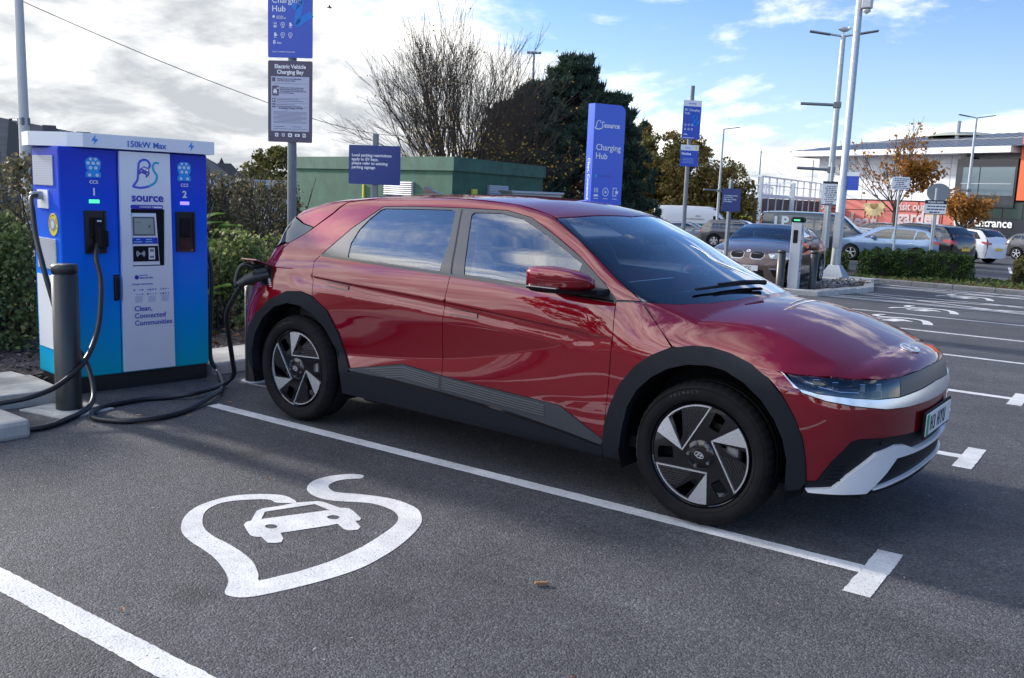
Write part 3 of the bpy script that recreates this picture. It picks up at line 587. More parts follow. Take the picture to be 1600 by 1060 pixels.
def seat(x,y,w=.5,rear=False):
    b=MB(); b.box((x+.05,y,.58),(.52,w,.20),bev=.05); b.box((x-.27,y,.92),(.16,w-.02,.66),rot=Matrix.Rotation(-.22,3,'Y'),bev=.06); 
    b.build('seat',cabin,car)
    h=MB(); 
    for q in ([0] if w<.7 else [-.36,.36]): h.box((x-.40,y+q,1.33),(.12,.28,.19),rot=Matrix.Rotation(-.12,3,'Y'),bev=.045); h.cyl((x-.37,y+q-.06,1.15),(x-.39,y+q-.06,1.3),.008,n=8); h.cyl((x-.37,y+q+.06,1.15),(x-.39,y+q+.06,1.3),.008,n=8)
    h.build('headrest',cabin,car)
seat(-1.45,-.38); seat(-1.45,.38); seat(-2.45,0,1.25)
vz=MB(); vz.box((-1.015,-.37,1.405),(.17,.42,.018),rot=Matrix.Rotation(.42,3,'Y'),bev=.008); vz.build('sun_visor',cabin_l,car)
im=MB(); im.box((-.80,.0,1.36),(.05,.24,.07),bev=.02); im.build('rear_view_mirror',dark,car)
for sg in (-1,1):
    bp=MB(); bp.tube([(-1.66,sg*.80,.9),(-1.70,sg*.74,1.2),(-1.78,sg*.62,1.5)],.035,8); bp.build('inner_pillar',mat('pillar_grey',(.16,.17,.17),.8),car)
    bl=MB(); bl.tube([(-1.64,sg*.78,1.05),(-1.66,sg*.70,1.25),(-1.69,sg*.66,1.36)],.02,6); bl.build('seat_belt',dark,car)
# undertray and wheel wells
ut=MB(); ut.box((-1.5,0,.235),(1.9,1.62,.04),bev=.01); ut.box((.35,0,.255),(.72,1.30,.03)); ut.box((-3.4,0,.29),(.5,1.2,.05)); ut.build('undertray',dark,car)
for cx in (0,-3.0):
    for sg in (-1,1):
        b=MB(); n=20; r=.455
        for y0,y1 in ((sg*.58,sg*.925),):
            vs_=[];
            for i in range(n+1):
                t=-.35+ (PI+.7)*i/n; vs_+=[(cx+r*math.cos(t),y0,.365+r*math.sin(t)),(cx+r*math.cos(t),y1,.365+r*math.sin(t))]
            b.add(vs_,[(2*i,2*i+1,2*i+3,2*i+2) for i in range(n)],0,True)
            b.add([(cx+r*math.cos(-.35+(PI+.7)*i/n),y0,.365+r*math.sin(-.35+(PI+.7)*i/n)) for i in range(n+1)],[tuple(range(n+1))])
        b.build('wheel_well',dark,car)
# wheels -------------------------------------------------------
def pol(r,a): return (r*math.cos(a),r*math.sin(a))
def wheel(cx,sg,rot,steer=0):
    w=empty('wheel',(cx,sg*.905,.365),0,car); w.rotation_euler=(0,0,(0 if sg<0 else PI)+steer)   # local -y is the outer face
    t=MB(); prof=[(.268,-.008),(.275,-.019),(.30,-.026),(.322,-.027),(.342,-.020),(.352,-.006),(.3595,.012),(.363,.03),(.365,.052),(.3565,.054),(.3565,.062),(.365,.064),(.366,.10),(.358,.102),(.358,.110),(.366,.112),(.365,.150),(.3565,.152),(.3565,.160),(.365,.162),(.363,.185),(.352,.205),(.33,.218),(.27,.215)]
    md=lambda i,j,r: r-(.0055 if (i%4==0 and 5<=j<=8) or (i%4==2 and 18<=j<=21) else 0)
    t.lathe([(r,h) for r,h in prof],n=192,axis='Y',mod=md)
    for rr in (.335,.285): t.lathe([(rr+.0015,-.0235 if rr>.3 else -.0215),(rr,-.0285 if rr>.3 else -.0245),(rr-.0015,-.0245 if rr>.3 else -.022)],n=96,axis='Y')
    ty=t.build('tyre',rubber,w)
    for k,ch in enumerate('PRIMACY'):
        a=math.radians(121-k*4.3); R_=.309; o=(R_*math.cos(a),-.0268,R_*math.sin(a)); ex=(math.sin(a),0,-math.cos(a)); ey=(math.cos(a),0,math.sin(a))
        text(ch,.022,frame(o,ex,ey),mat('tyre_letter',(.035,.035,.036),.6),ty,'tyre_lettering',bold=.01,align='CENTER',h=0,ext=.0006)
    # barrel and black face
    b=MB(); b.lathe([(.263,-.012),(.266,-.006),(.262,.0),(.250,.006),(.245,.02),(.240,.19),(.262,.21)],n=96,axis='Y'); b.build('rim',gloss,w)
    M=Matrix(((1,0,0,0),(0,0,-1,0),(0,1,0,0),(0,0,0,1)))   # local xy -> xz plane, +z towards -y
    face=MB(); circ=[pol(.2515,2*PI*i/96) for i in range(96)]; holes=[]; 
    
    for q in range(3):
        silv=MB(); ribs=MB()
        a0=rot+q*2*PI/3; A=lambda dg: a0-math.radians(dg)
        T=pol(.094,a0)
        # slot beside the silver wedge
        def lerp(p,q_,k): return (p[0]+(q_[0]-p[0])*k,p[1]+(q_[1]-p[1])*k)
        a1,a2=pol(.236,A(43)),pol(.236,A(58)); h1=lerp(T,a1,.24); h2=lerp(T,pol(.236,A(60)),.40)
        holes.append([h1,a1,pol(.238,A(50)),a2,h2])
        # slot between modules
        holes.append([pol(.232,A(-10)),pol(.236,A(0)),pol(.236,A(7)) if False else pol(.236,A(4)),pol(.150,A(9)),pol(.140,A(-6)),pol(.150,A(-22))] if False else [pol(.225,A(118)),pol(.233,A(110)),pol(.232,A(103)),pol(.150,A(100)),pol(.146,A(112)),pol(.152,A(122))])
        # silver wedge
        wedge=[T]+[pol(.2495,A(d_)) for d_ in np.linspace(15,39,9)]
        silv.prism(wedge,.006,M,z0=.0)
        # thin silver outline
        arc=[pol(.2495,A(d_)) for d_ in np.linspace(39,97,22)]; arci=[pol(.2425,A(d_)) for d_ in np.linspace(97,39,22)]
        silv.prism(arc+arci,.006,M)
        E_=pol(.2495,A(97)); ex=(E_[0]-T[0],E_[1]-T[1]); ll=math.hypot(*ex); nx,ny=-ex[1]/ll,ex[0]/ll; k=.0068; s_=1 if (nx*(pol(.2,A(60))[0]-T[0])+ny*(pol(.2,A(60))[1]-T[1]))>0 else -1
        silv.prism([T,E_,(E_[0]+nx*k*s_,E_[1]+ny*k*s_),(T[0]+nx*k*s_*1.0,T[1]+ny*k*s_)] ,.006,M)
        # ribs parallel to the silver edge side
        ux,uy=ex[0]/ll,ex[1]/ll
        for j in range(7):
            o=.016+j*.0125; 
            s0=.30+ j*.035; p=(T[0]+nx*s_*o+ux*ll*s0,T[1]+ny*s_*o+uy*ll*s0)
            # end where the rib meets the ring
            tt=0
            while math.hypot(p[0]+ux*tt,p[1]+uy*tt)<.238 and tt<.3: tt+=.002
            # start clear of the slot line
            while tt>0.004 and False: pass
            # keep to the ribbed side of the slot
            qd=pol(.236,A(62)); lx,ly=qd[0]-h2[0],qd[1]-h2[1]
            def sidev(x,y): return lx*(y-h2[1])-ly*(x-h2[0])
            ref=sidev(*pol(.22,A(85))); st=0
            while st<tt and sidev(p[0]+ux*st,p[1]+uy*st)*ref<0: st+=.002
            if tt-st>.01:
                c0=(p[0]+ux*st,p[1]+uy*st); c1=(p[0]+ux*tt,p[1]+uy*tt); w2=.0028
                ribs.prism([(c0[0]-nx*w2,c0[1]-ny*w2),(c1[0]-nx*w2,c1[1]-ny*w2),(c1[0]+nx*w2,c1[1]+ny*w2),(c0[0]+nx*w2,c0[1]+ny*w2)],.0035,M)
        silv.build('silver_spoke',silver,w); ribs.build('spoke_ribs',mat('rib_black',(.02,.021,.024),.3),w)
    face.prism(circ,.012,M,holes=holes,z0=-.012)
    face.lathe([(.075,-.0005),(.072,-.006),(.05,-.010),(.03,-.012),(.0,-.012)],n=32,axis='Y')
    face.build('wheel_face',gloss,w)
    for k in range(5):
        a=math.radians(110-72*k)+ (rot-math.radians(57)); p=pol(.058,a); nt_=MB(); nt_.cyl((p[0],-.018,p[1]),(p[0],.0,p[1]),.009,n=6); nt_.cyl((p[0],-.0205,p[1]),(p[0],-.018,p[1]),.006,n=8); nt_.build('wheel_nut',mat('nut_steel',(.25,.26,.28),.3,.9),w)
    emblem(Matrix.Translation((0,-.0125,0))@Matrix(((1,0,0,0),(0,0,-1,0),(0,1,0,0),(0,0,0,1)))@Matrix.Rotation(-.35,4,'Z'),.052,.03,w)
    d=MB(); d.cyl((0,.07,0),(0,.085,0),.165,n=40); d.cyl((0,.03,0),(0,.12,0),.07,n=24); d.build('brake_disc',mat('brake_steel',(.10,.095,.09),.35,.9),w)
    ca=MB(); ca.box((.15,.06,.02),(.07,.07,.16),bev=.015); ca.build('brake_caliper',mat('caliper_grey',(.30,.31,.32),.4,.6),w)
    return w
wheel(0,-1,math.radians(57),.03); wheel(-3,-1,0.0); wheel(0,1,1.0); wheel(-3,1,2.0)
# ---------------------------------------------------------------- ground
def asphalt():
    M=bpy.data.materials.new('asphalt'); M.use_nodes=True; N=M.node_tree.nodes; L=M.node_tree.links; P=N['Principled BSDF']; P.inputs['Roughness'].default_value=.78; P.inputs['Specular IOR Level'].default_value=.35
    tc=N.new('ShaderNodeTexCoord')
    def noise(s,d=2,r=.6): n=N.new('ShaderNodeTexNoise'); n.inputs['Scale'].default_value=s; n.inputs['Detail'].default_value=d; n.inputs['Roughness'].default_value=r; L.new(tc.outputs['Object'],n.inputs['Vector']); return n.outputs[0]
    def vor(s): n=N.new('ShaderNodeTexVoronoi'); n.inputs['Scale'].default_value=s; L.new(tc.outputs['Object'],n.inputs['Vector']); return n
    v=vor(130); cr=N.new('ShaderNodeValToRGB'); L.new(v.outputs['Color'],cr.inputs[0]); e=cr.color_ramp.elements; e[0].position=.15; e[0].color=(.040,.041,.045,1); e[1].position=.9; e[1].color=(.135,.135,.140,1); k=e.new(.6); k.color=(.078,.079,.085,1)
    big=noise(.55,6,.65); mr=N.new('ShaderNodeMapRange'); L.new(big,mr.inputs[0]); mr.inputs[1].default_value=.3; mr.inputs[2].default_value=.72; mr.inputs[3].default_value=.78; mr.inputs[4].default_value=1.28
    med=noise(6,5,.7); m2=N.new('ShaderNodeMapRange'); L.new(med,m2.inputs[0]); m2.inputs[1].default_value=.3; m2.inputs[2].default_value=.7; m2.inputs[3].default_value=.86; m2.inputs[4].default_value=1.14
    mu=N.new('ShaderNodeMath'); mu.operation='MULTIPLY'; L.new(mr.outputs[0],mu.inputs[0]); L.new(m2.outputs[0],mu.inputs[1])
    mp=N.new('ShaderNodeMapping'); mp.inputs['Scale'].default_value=(.22,1.6,1); L.new(tc.outputs['Object'],mp.inputs[0]); st=N.new('ShaderNodeTexNoise'); st.inputs['Scale'].default_value=1.1; st.inputs['Detail'].default_value=6; st.inputs['Roughness'].default_value=.7; L.new(mp.outputs[0],st.inputs['Vector'])
    m3=N.new('ShaderNodeMapRange'); L.new(st.outputs[0],m3.inputs[0]); m3.inputs[1].default_value=.35; m3.inputs[2].default_value=.62; m3.inputs[3].default_value=.80; m3.inputs[4].default_value=1.08
    oi=N.new('ShaderNodeTexVoronoi'); oi.inputs['Scale'].default_value=.85; oi.inputs['Randomness'].default_value=1; nz=N.new('ShaderNodeTexNoise'); nz.inputs['Scale'].default_value=7; nz.inputs['Detail'].default_value=4; L.new(tc.outputs['Object'],nz.inputs['Vector']); ds=N.new('ShaderNodeVectorMath'); ds.operation='MULTIPLY_ADD'; L.new(nz.outputs['Color'],ds.inputs[0]); ds.inputs[1].default_value=(.22,.22,0); L.new(tc.outputs['Object'],ds.inputs[2]); L.new(ds.outputs[0],oi.inputs['Vector'])
    m4=N.new('ShaderNodeMapRange'); m4.interpolation_type='SMOOTHSTEP'; L.new(oi.outputs['Distance'],m4.inputs[0]); m4.inputs[1].default_value=.03; m4.inputs[2].default_value=.13; m4.inputs[3].default_value=.62; m4.inputs[4].default_value=1
    mu2=N.new('ShaderNodeMath'); mu2.operation='MULTIPLY'; L.new(m3.outputs[0],mu2.inputs[0]); L.new(m4.outputs[0],mu2.inputs[1]); mu3=N.new('ShaderNodeMath'); mu3.operation='MULTIPLY'; L.new(mu.outputs[0],mu3.inputs[0]); L.new(mu2.outputs[0],mu3.inputs[1])
    sc=N.new('ShaderNodeVectorMath'); sc.operation='SCALE'; L.new(cr.outputs[0],sc.inputs[0]); L.new(mu3.outputs[0],sc.inputs['Scale']); L.new(sc.outputs[0],P.inputs['Base Color'])
    d=N.new('ShaderNodeMath'); d.operation='SUBTRACT'; L.new(v.outputs['Distance'],d.inputs[1]); d.inputs[0].default_value=1
    f2=noise(420,2); ad=N.new('ShaderNodeMath'); ad.operation='MULTIPLY_ADD'; L.new(f2,ad.inputs[0]); ad.inputs[1].default_value=.5; L.new(d.outputs[0],ad.inputs[2])
    b=N.new('ShaderNodeBump'); b.inputs['Strength'].default_value=.7; b.inputs['Distance'].default_value=.006; L.new(ad.outputs[0],b.inputs['Height']); L.new(b.outputs[0],P.inputs['Normal'])
    return M
asph=asphalt()
def line_paint():
    M=bpy.data.materials.new('line_paint'); M.use_nodes=True; N=M.node_tree.nodes; L=M.node_tree.links; P=N['Principled BSDF']; P.inputs['Roughness'].default_value=.6
    tc=N.new('ShaderNodeTexCoord')
    n=N.new('ShaderNodeTexNoise'); n.inputs['Scale'].default_value=70; n.inputs['Detail'].default_value=5; n.inputs['Roughness'].default_value=.75; L.new(tc.outputs['Object'],n.inputs['Vector'])
    cr=N.new('ShaderNodeValToRGB'); L.new(n.outputs[0],cr.inputs[0]); e=cr.color_ramp.elements; e[0].position=.33; e[0].color=(.14,.14,.14,1); e[1].position=.43; e[1].color=(.70,.70,.69,1)
    n2=N.new('ShaderNodeTexNoise'); n2.inputs['Scale'].default_value=4; n2.inputs['Detail'].default_value=8; n2.inputs['Roughness'].default_value=.7; L.new(tc.outputs['Object'],n2.inputs['Vector']); mr=N.new('ShaderNodeMapRange'); L.new(n2.outputs[0],mr.inputs[0]); mr.inputs[1].default_value=.3; mr.inputs[2].default_value=.7; mr.inputs[3].default_value=.66; mr.inputs[4].default_value=1.05
    sc=N.new('ShaderNodeVectorMath'); sc.operation='SCALE'; L.new(cr.outputs[0],sc.inputs[0]); L.new(mr.outputs[0],sc.inputs['Scale']); L.new(sc.outputs[0],P.inputs['Base Color'])
    v=N.new('ShaderNodeTexVoronoi'); v.inputs['Scale'].default_value=105; L.new(tc.outputs['Object'],v.inputs['Vector']); b=N.new('ShaderNodeBump'); b.invert=True; b.inputs['Strength'].default_value=.35; b.inputs['Distance'].default_value=.004; L.new(v.outputs['Distance'],b.inputs['Height']); L.new(b.outputs[0],P.inputs['Normal'])
    return M
lpm=line_paint()
def sheet(name,x0,x1,y0,y1,nx,ny,z,m,xs=None,ys=None):
    xs=xs or [x0+(x1-x0)*i/nx for i in range(nx+1)]; ys=ys or [y0+(y1-y0)*i/ny for i in range(ny+1)]
    b=MB(); b.add([(x,y,gz(y,x)+z) for y in ys for x in xs],[(j*len(xs)+i,j*len(xs)+i+1,(j+1)*len(xs)+i+1,(j+1)*len(xs)+i) for j in range(len(ys)-1) for i in range(len(xs)-1)]); o=b.build(name,m); tag(o,kind='structure'); return o
GX=[-900,-400,-200,-120,-80,-60,-50,-40,-34,-28,-24,-20,-16,-12,-8,-6,-4,-2,0,2,4,8,14,24,40,80,200,900]; GY=[-900,-300,-80,-20,-5,0,2.5,5,8,11,14,17,20,23,26,30,34,38,42,46,50,55,60,70,90,130,200,400,900]
sheet('ground',0,0,0,0,0,0,0,asph,GX,GY)
# painted lines ------------------------------------------------
_jr=random.Random(17)
def strip(mb,x0,y0,x1,y1,w,z=.0022,fine=False):
    d=Vector((x1-x0,y1-y0)); L_=d.length; d/=L_; n=Vector((-d.y,d.x))*w/2; k=max(1,int(L_/(.02 if fine else 1.5))); vs_=[]
    for i in range(k+1):
        p=Vector((x0,y0))+d*L_*i/k
        for s in (-1,1): q=p+n*s*(1+(_jr.uniform(-.045,.045) if fine else 0)); vs_.append((q.x,q.y,gz(q.y,q.x)+z))
    mb.add(vs_,[(2*i,2*i+2,2*i+3,2*i+1) for i in range(k)])
LX=.786
for k in range(-1,7):
    y=-.928+k*2.4356
    x0=-3.79 if k==0 else -4.4; mb=MB()
    if k==-1: strip(mb,-4.4,-3.363,3.0,-3.363,.115,fine=True)
    elif k<5: strip(mb,x0,y,LX,y,.10,fine=k<3)
    else: strip(mb,-4.2,y,2.2,y,.10)
    if 0<=k<5: strip(mb,LX+.057,y-.30,LX+.057,y+.30,.114,.0026,fine=True)
    tag(mb.build('bay_line',lpm),kind='structure')
mb=MB()   # crossed hatching between the far bays
for a,b_ in (((-4.1,13.9),(3.0,13.9)),((-4.1,15.6),(3.0,15.6)),((-4.2,13.9),(-.3,15.6)),((-4.2,15.6),(-.3,13.9)),((-1.2,13.9),(3.0,15.6)),((-1.2,15.6),(3.0,13.9)),((-4.0,18.1),(3.0,18.1)),((-4.0,18.1),(-.6,19.3)),((-4.0,19.3),(-.6,18.1)),((-2.,19.3),(1.8,18.1)),((-2,18.1),(1.8,19.3)),((-4.0,19.3),(3,19.3))): strip(mb,*a,*b_,.09,.0026)
tag(mb.build('bay_hatching',lpm),kind='structure')
mb=MB(); strip(mb,-4.3,-.28,-3.75,-.235,.035); tag(mb.build('faded_line',mat('worn_paint',(.26,.26,.26),.8,var=.4,vscale=30)),kind='structure')
HEART=[(-0.239,0.174),(-0.324,0.206),(-0.39,0.202),(-0.464,0.156),(-0.527,0.088),(-0.568,0.004),(-0.574,-0.105),(-0.548,-0.211),(-0.483,-0.311),(-0.401,-0.389),(-0.308,-0.45),(-0.196,-0.488),(-0.073,-0.511),(0.039,-0.538),(0.153,-0.583),(0.236,-0.624),(0.297,-0.668),(0.344,-0.719),(0.375,-0.738),(0.417,-0.731),(0.452,-0.706),(0.487,-0.644),(0.538,-0.499),(0.578,-0.335),(0.591,-0.185),(0.562,0.021),(0.505,0.21),(0.443,0.348),(0.381,0.43),(0.299,0.501),(0.209,0.533),(0.088,0.541),(-0.018,0.514),(-0.113,0.474),(-0.192,0.431),(-0.243,0.427),(-0.309,0.464),(-0.337,0.511),(-0.344,0.58),(-0.31,0.646),(-0.281,0.681),(-0.294,0.72),(-0.331,0.732),(-0.393,0.686),(-0.436,0.6),(-0.447,0.5),(-0.405,0.407),(-0.339,0.341),(-0.254,0.307),(-0.169,0.304),(-0.093,0.334),(-0.02,0.38),(0.059,0.419),(0.146,0.421),(0.227,0.401),(0.303,0.345),(0.35,0.267),(0.383,0.166),(0.424,-0.012),(0.438,-0.142),(0.44,-0.254),(0.421,-0.394),(0.396,-0.481),(0.367,-0.567),(0.318,-0.531),(0.213,-0.468),(0.115,-0.432),(0.027,-0.411),(-0.056,-0.396),(-0.162,-0.384),(-0.27,-0.354),(-0.369,-0.295),(-0.465,-0.208),(-0.508,-0.121),(-0.506,-0.045),(-0.461,0.034),(-0.399,0.101),(-0.36,0.116),(-0.311,0.11),(-0.262,0.086)]
CARM=[(-0.185,-0.2),(-0.205,-0.168),(-0.202,-0.143),(-0.29,-0.037),(-0.297,0.004),(-0.262,0.086),(-0.239,0.174),(-0.198,0.229),(-0.176,0.26),(-0.149,0.272),(-0.02,0.263),(0.018,0.289),(0.064,0.275),(0.167,0.225),(0.184,0.199),(0.172,0.179),(0.248,0.139),(0.264,0.104),(0.243,0.07),(0.212,0.065),(0.136,0.097),(0.122,0.051),(0.026,-0.16),(0.089,-0.197),(0.117,-0.233),(0.103,-0.259),(0.075,-0.277),(0.0,-0.25),(-0.029,-0.269),(-0.054,-0.269),(-0.14,-0.226)]
WINM=[(-0.25,-0.019),(-0.153,0.219),(-0.034,0.207),(-0.182,-0.098)]
def ell(cx,cy,a,b,n=18): return [(cx+a*math.cos(2*PI*i/n),cy+b*math.sin(2*PI*i/n)) for i in range(n)]
def smooth2(l,n=3): return [(p.x,p.y) for p in smooth([(a,b,0) for a,b in l],n,True)]
hz=smooth2(HEART[:-1])
for k,(hx,hy) in enumerate(((-1.5,-2.15),(-1.55,9.9),(-1.6,12.35),(-1.65,16.75))):
    mb=MB(); 
    M=Matrix.Translation((hx,hy,gz(hy)+.0022))
    mb.prism(hz,.0,M); mb.prism(CARM,.0,Matrix.Translation((0,0,.0004))@M,holes=[WINM,ell(-.07,-.132,.032,.026),ell(.057,.146,.032,.028)])
    o=mb.build('bay_emblem',lpm); tag(o,kind='structure')
# planting bed, kerbs ------------------------------------------
mulch=mat('bark_mulch',(.035,.026,.022),.9,var=.9,vscale=55,bump=1,bscale=50,bdist=.03,detail=6,col2=(.16,.12,.10))
def bed(name,poly,h,z=0):
    b=MB(); b.prism(poly,h,Matrix.Translation((0,0,z))); return tag(b.build(name,mulch),kind='structure')
bed('planting_bed',[(-4.86,-.30),(-4.86,13.3),(-8.2,13.3),(-30,9),(-60,20),(-60,-30),(-5.4,-30),(-5.4,-1.6),(-5.3,-.3)],.42,-.36)
# bark chips and dead leaves
def scatter(name,n,area,sz,m,z,kind='stuff',curl=.4,seed=1,flat=.5):
    r=random.Random(seed); vs_=[];fs=[]
    for i in range(n):
        x=r.uniform(area[0],area[1]); y=r.uniform(area[2],area[3]); s=r.uniform(*sz); a=r.uniform(0,2*PI); t=r.uniform(-flat,flat); u_=r.uniform(-flat,flat)
        R=Euler((t,u_,a)).to_matrix(); c=Vector((x,y,(gz(y,x) if z is None else z)+s*.3+.006)); b=len(vs_); w=s*r.uniform(.3,.6)
        for p in ((-s,-w*.5,0),(0,-w,curl*s*.3),(s,0,0),(0,w,curl*s*.3)): vs_.append(c+R@Vector(p))
        fs.append((b,b+1,b+2,b+3))
    me=bpy.data.meshes.new(name); me.from_pydata([tuple(v) for v in vs_],[],fs); return tag(link(name,me,m),kind=kind)
def leafmat(name,c1,c2,trans=.25,rough=.6,c3=None):
    if name in MATS: return MATS[name]
    M=bpy.data.materials.new(name); M.use_nodes=True; N=M.node_tree.nodes; L=M.node_tree.links; P=N['Principled BSDF']; P.inputs['Roughness'].default_value=rough; P.inputs['Specular IOR Level'].default_value=.25
    g=N.new('ShaderNodeNewGeometry'); cr=N.new('ShaderNodeValToRGB'); L.new(g.outputs['Random Per Island'],cr.inputs[0]); e=cr.color_ramp.elements; e[0].color=(*c1,1); e[1].color=(*c2,1)
    if c3: k=e.new(.85); k.color=(*c2,1); e[-1].color=(*c3,1)
    tc=N.new('ShaderNodeTexCoord'); n=N.new('ShaderNodeTexNoise'); n.inputs['Scale'].default_value=1.2; n.inputs['Detail'].default_value=3; L.new(tc.outputs['Object'],n.inputs['Vector']); mr=N.new('ShaderNodeMapRange'); L.new(n.outputs[0],mr.inputs[0]); mr.inputs[1].default_value=.3; mr.inputs[2].default_value=.7; mr.inputs[3].default_value=.65; mr.inputs[4].default_value=1.35
    sc=N.new('ShaderNodeVectorMath'); sc.operation='SCALE'; L.new(cr.outputs[0],sc.inputs[0]); L.new(mr.outputs[0],sc.inputs['Scale']); L.new(sc.outputs[0],P.inputs['Base Color'])
    if trans:
        o=[q for q in N if q.type=='OUTPUT_MATERIAL'][0]; t=N.new('ShaderNodeBsdfTranslucent'); L.new(sc.outputs[0],t.inputs[0]); mx=N.new('ShaderNodeMixShader'); mx.inputs[0].default_value=trans; L.new(P.outputs[0],mx.inputs[1]); L.new(t.outputs[0],mx.inputs[2]); L.new(mx.outputs[0],o.inputs[0])
    MATS[name]=M; return M
chipm=leafmat('bark_chip',(.025,.018,.015),(.20,.16,.14),0); deadm=leafmat('dead_leaf',(.12,.045,.02),(.28,.13,.05),.2)
scatter('bark_chips',5200,(-7.4,-5.0,-3.2,2.6),(.012,.034),chipm,.06,seed=3)
scatter('fallen_leaves',420,(-7.6,-5.3,-.2,3.2),(.03,.06),deadm,.07,seed=4)
def kerb(name,pts,w,h,side=1,m=conc,bev=.02):
    """kerb run along pts (front edge), block joints every 0.9 m"""
    P=[Vector((p[0],p[1],0)) for p in pts]; b=MB()
    for a,c in zip(P[:-1],P[1:]):
        d=(c-a); L_=d.length; d.normalize(); n=Vector((-d.y,d.x,0))*side; k=max(1,round(L_/.915))
        for i in range(k):
            s0,s1=L_*i/k+.004,L_*(i+1)/k-.004; mid=a+d*(s0+s1)/2+n*w/2; z=gz(mid.y,mid.x)
            b.box((mid.x,mid.y,z+h/2-.05),(s1-s0,w,h+.1),rz=math.atan2(d.y,d.x),bev=bev)
    return tag(b.build(name,m),kind='structure')
kerb('kerb',[(-4.66,-.26),(-4.64,13.0)],.62,.10,1)
kerb('kerb',[(-4.64,13.0),(-3.75,13.3),(-3.4,16.2),(-4.0,18.6)],.22,.11,1)
kerb('kerb',[(-4.3,19.75),(8,19.55)],.2,.11,1,m=mat('kerb_worn',(.23,.22,.21),.9,var=.25,vscale=8,bump=.4,bscale=60,bdist=.004))
kerb('kerb',[(-4.95,-1.52),(-5.0,-8)],.5,.10,-1)
b=MB(); b.box((-4.62,-3.45,.05),(.75,2.55,.12),bev=.03,rz=.0); b.box((-4.52,-4.0,.04),(1.1,2.0,.1),bev=.02); tag(b.build('concrete_pad',conc),kind='structure')
b=MB(); b.box((-5.02,-2.35,.035),(.62,1.62,.13),bev=.008,rz=-.14); tag(b.build('concrete_pad',conc),kind='structure')
b=MB(); b.box((-4.14,-3.19,.05),(.42,2.0,.125),bev=.03,rz=-.06); tag(b.build('concrete_block',conc),kind='structure')
b=MB(); b.box((-4.36,-1.70,.003),(.46,.40,.012),rz=.15,bev=.003); tag(b.build('post_footing',mat('footing',(.38,.38,.36),.9,var=.3,vscale=14,bump=.6,bscale=60,bdist=.004)),kind='structure')
# far side verge
b=MB(); b.prism([(-7.5,19.95),(12,19.75),(12,23.8),(-7.5,23.8)],.09,Matrix.Translation((0,0,-.34)),); tag(b.build('verge',mulch),kind='structure')
b=MB()
for i in range(7): strip(b,-4.2+i*.9+i*.5,27.5,-3.4+i*.9+i*.5,27.5,.1)
for i in range(5): strip(b,-5+i*2.4,32,-5.8+i*2.4,38,.1)
tag(b.build('aisle_marking',lpm),kind='structure')
scatter('fallen_leaves',700,(-4.4,2.,19.9,21.2),(.03,.07),deadm,-.23,seed=8)
grassm=leafmat('grass_blade',(.05,.09,.02),(.16,.20,.06),.3)
scatter('grass',2600,(-5,6,19.95,23.4),(.04,.10),grassm,-.24,seed=9,flat=1.4)
scatter('bark_chips',900,(-4.7,-3.8,13.3,18.3),(.02,.05),chipm,-.14,seed=12)
scatter('grit',260,(-4.2,3.2,-4.6,1.5),(.003,.008),mat('grit_stone',(.45,.44,.42),.9),.0,seed=33,flat=.3)
scatter('fallen_leaves',60,(-4.6,-3.6,-3.2,1.5),(.012,.03),deadm,.0,seed=35,flat=.3)
scatter('fallen_leaves',14,(-3.6,2.6,-4.2,.5),(.012,.024),deadm,.0,seed=36,flat=.25)
# twig on the tarmac
tw=MB(); tw.box((-.22,-2.01,.012),(.055,.018,.012),rz=.75,bev=.003); tag(tw.build('bark_scrap',mat('scrap_wood',(.24,.12,.06),.8)),'small brown scrap of bark lying on the open tarmac','bark scrap')
# ---------------------------------------------------------------- rapid charger
ch=empty('rapid_charger',(-4.775,-1.52,0),math.radians(-8.16))
tag(ch,'tall blue and white two-cable car charger with a white cap reading 150kW Max','charger')
def gradblue():
    M=bpy.data.materials.new('charger_blue'); M.use_nodes=True; N=M.node_tree.nodes; L=M.node_tree.links; P=N['Principled BSDF']; P.inputs['Roughness'].default_value=.4; P.inputs['Specular IOR Level'].default_value=.2; P.inputs['Coat Weight'].default_value=.12; P.inputs['Coat Roughness'].default_value=.15
    tc=N.new('ShaderNodeTexCoord'); s=N.new('ShaderNodeSeparateXYZ'); L.new(tc.outputs['Object'],s.inputs[0]); mr=N.new('ShaderNodeMapRange'); L.new(s.outputs[2],mr.inputs[0]); mr.inputs[2].default_value=1.85
    cr=N.new('ShaderNodeValToRGB'); L.new(mr.outputs[0],cr.inputs[0]); e=cr.color_ramp.elements; e[0].position=.06; e[0].color=(.0,.40,.52,1); e[1].position=.95; e[1].color=(.006,.036,.50,1)
    for p,c in ((.20,(.0,.34,.66,1)),(.36,(.0,.25,.78,1)),(.58,(.0,.14,.78,1)),(.78,(.003,.065,.64,1))): k=e.new(p); k.color=c
    L.new(cr.outputs[0],P.inputs['Base Color']); return M
gb=gradblue(); cw=mat('charger_white',(.78,.79,.82),.35,coat=.3,coat_rough=.15)
b=MB(); b.box((-.24,.6175,.055),(.46,1.11,.13)); b.build('plinth',mat('plinth_black',(.012,.012,.013),.6),ch)
b=MB(); b.box((-.25,.6175,.966),(.50,1.145,1.69),bev=.012); b.build('cabinet',gb,ch)
b=MB(); b.prism([(.055,.20),(.055,1.225),(-.52,1.225),(-.55,.0),(-.30,-.045),(-.02,.12)],.10,Matrix.Translation((0,0,1.813))); b.build('cap',cw,ch)
b=MB(); scr_hole=[(.558,.942),(.815,.942),(.822,1.376),(.552,1.376)]
M=frame((0,0,0),(0,1,0),(0,0,1))
b.prism([(.476,.135),(.884,.135),(.868,1.80),(.476,1.80)],.022,M,holes=[scr_hole]); b.build('centre_panel',cw,ch)
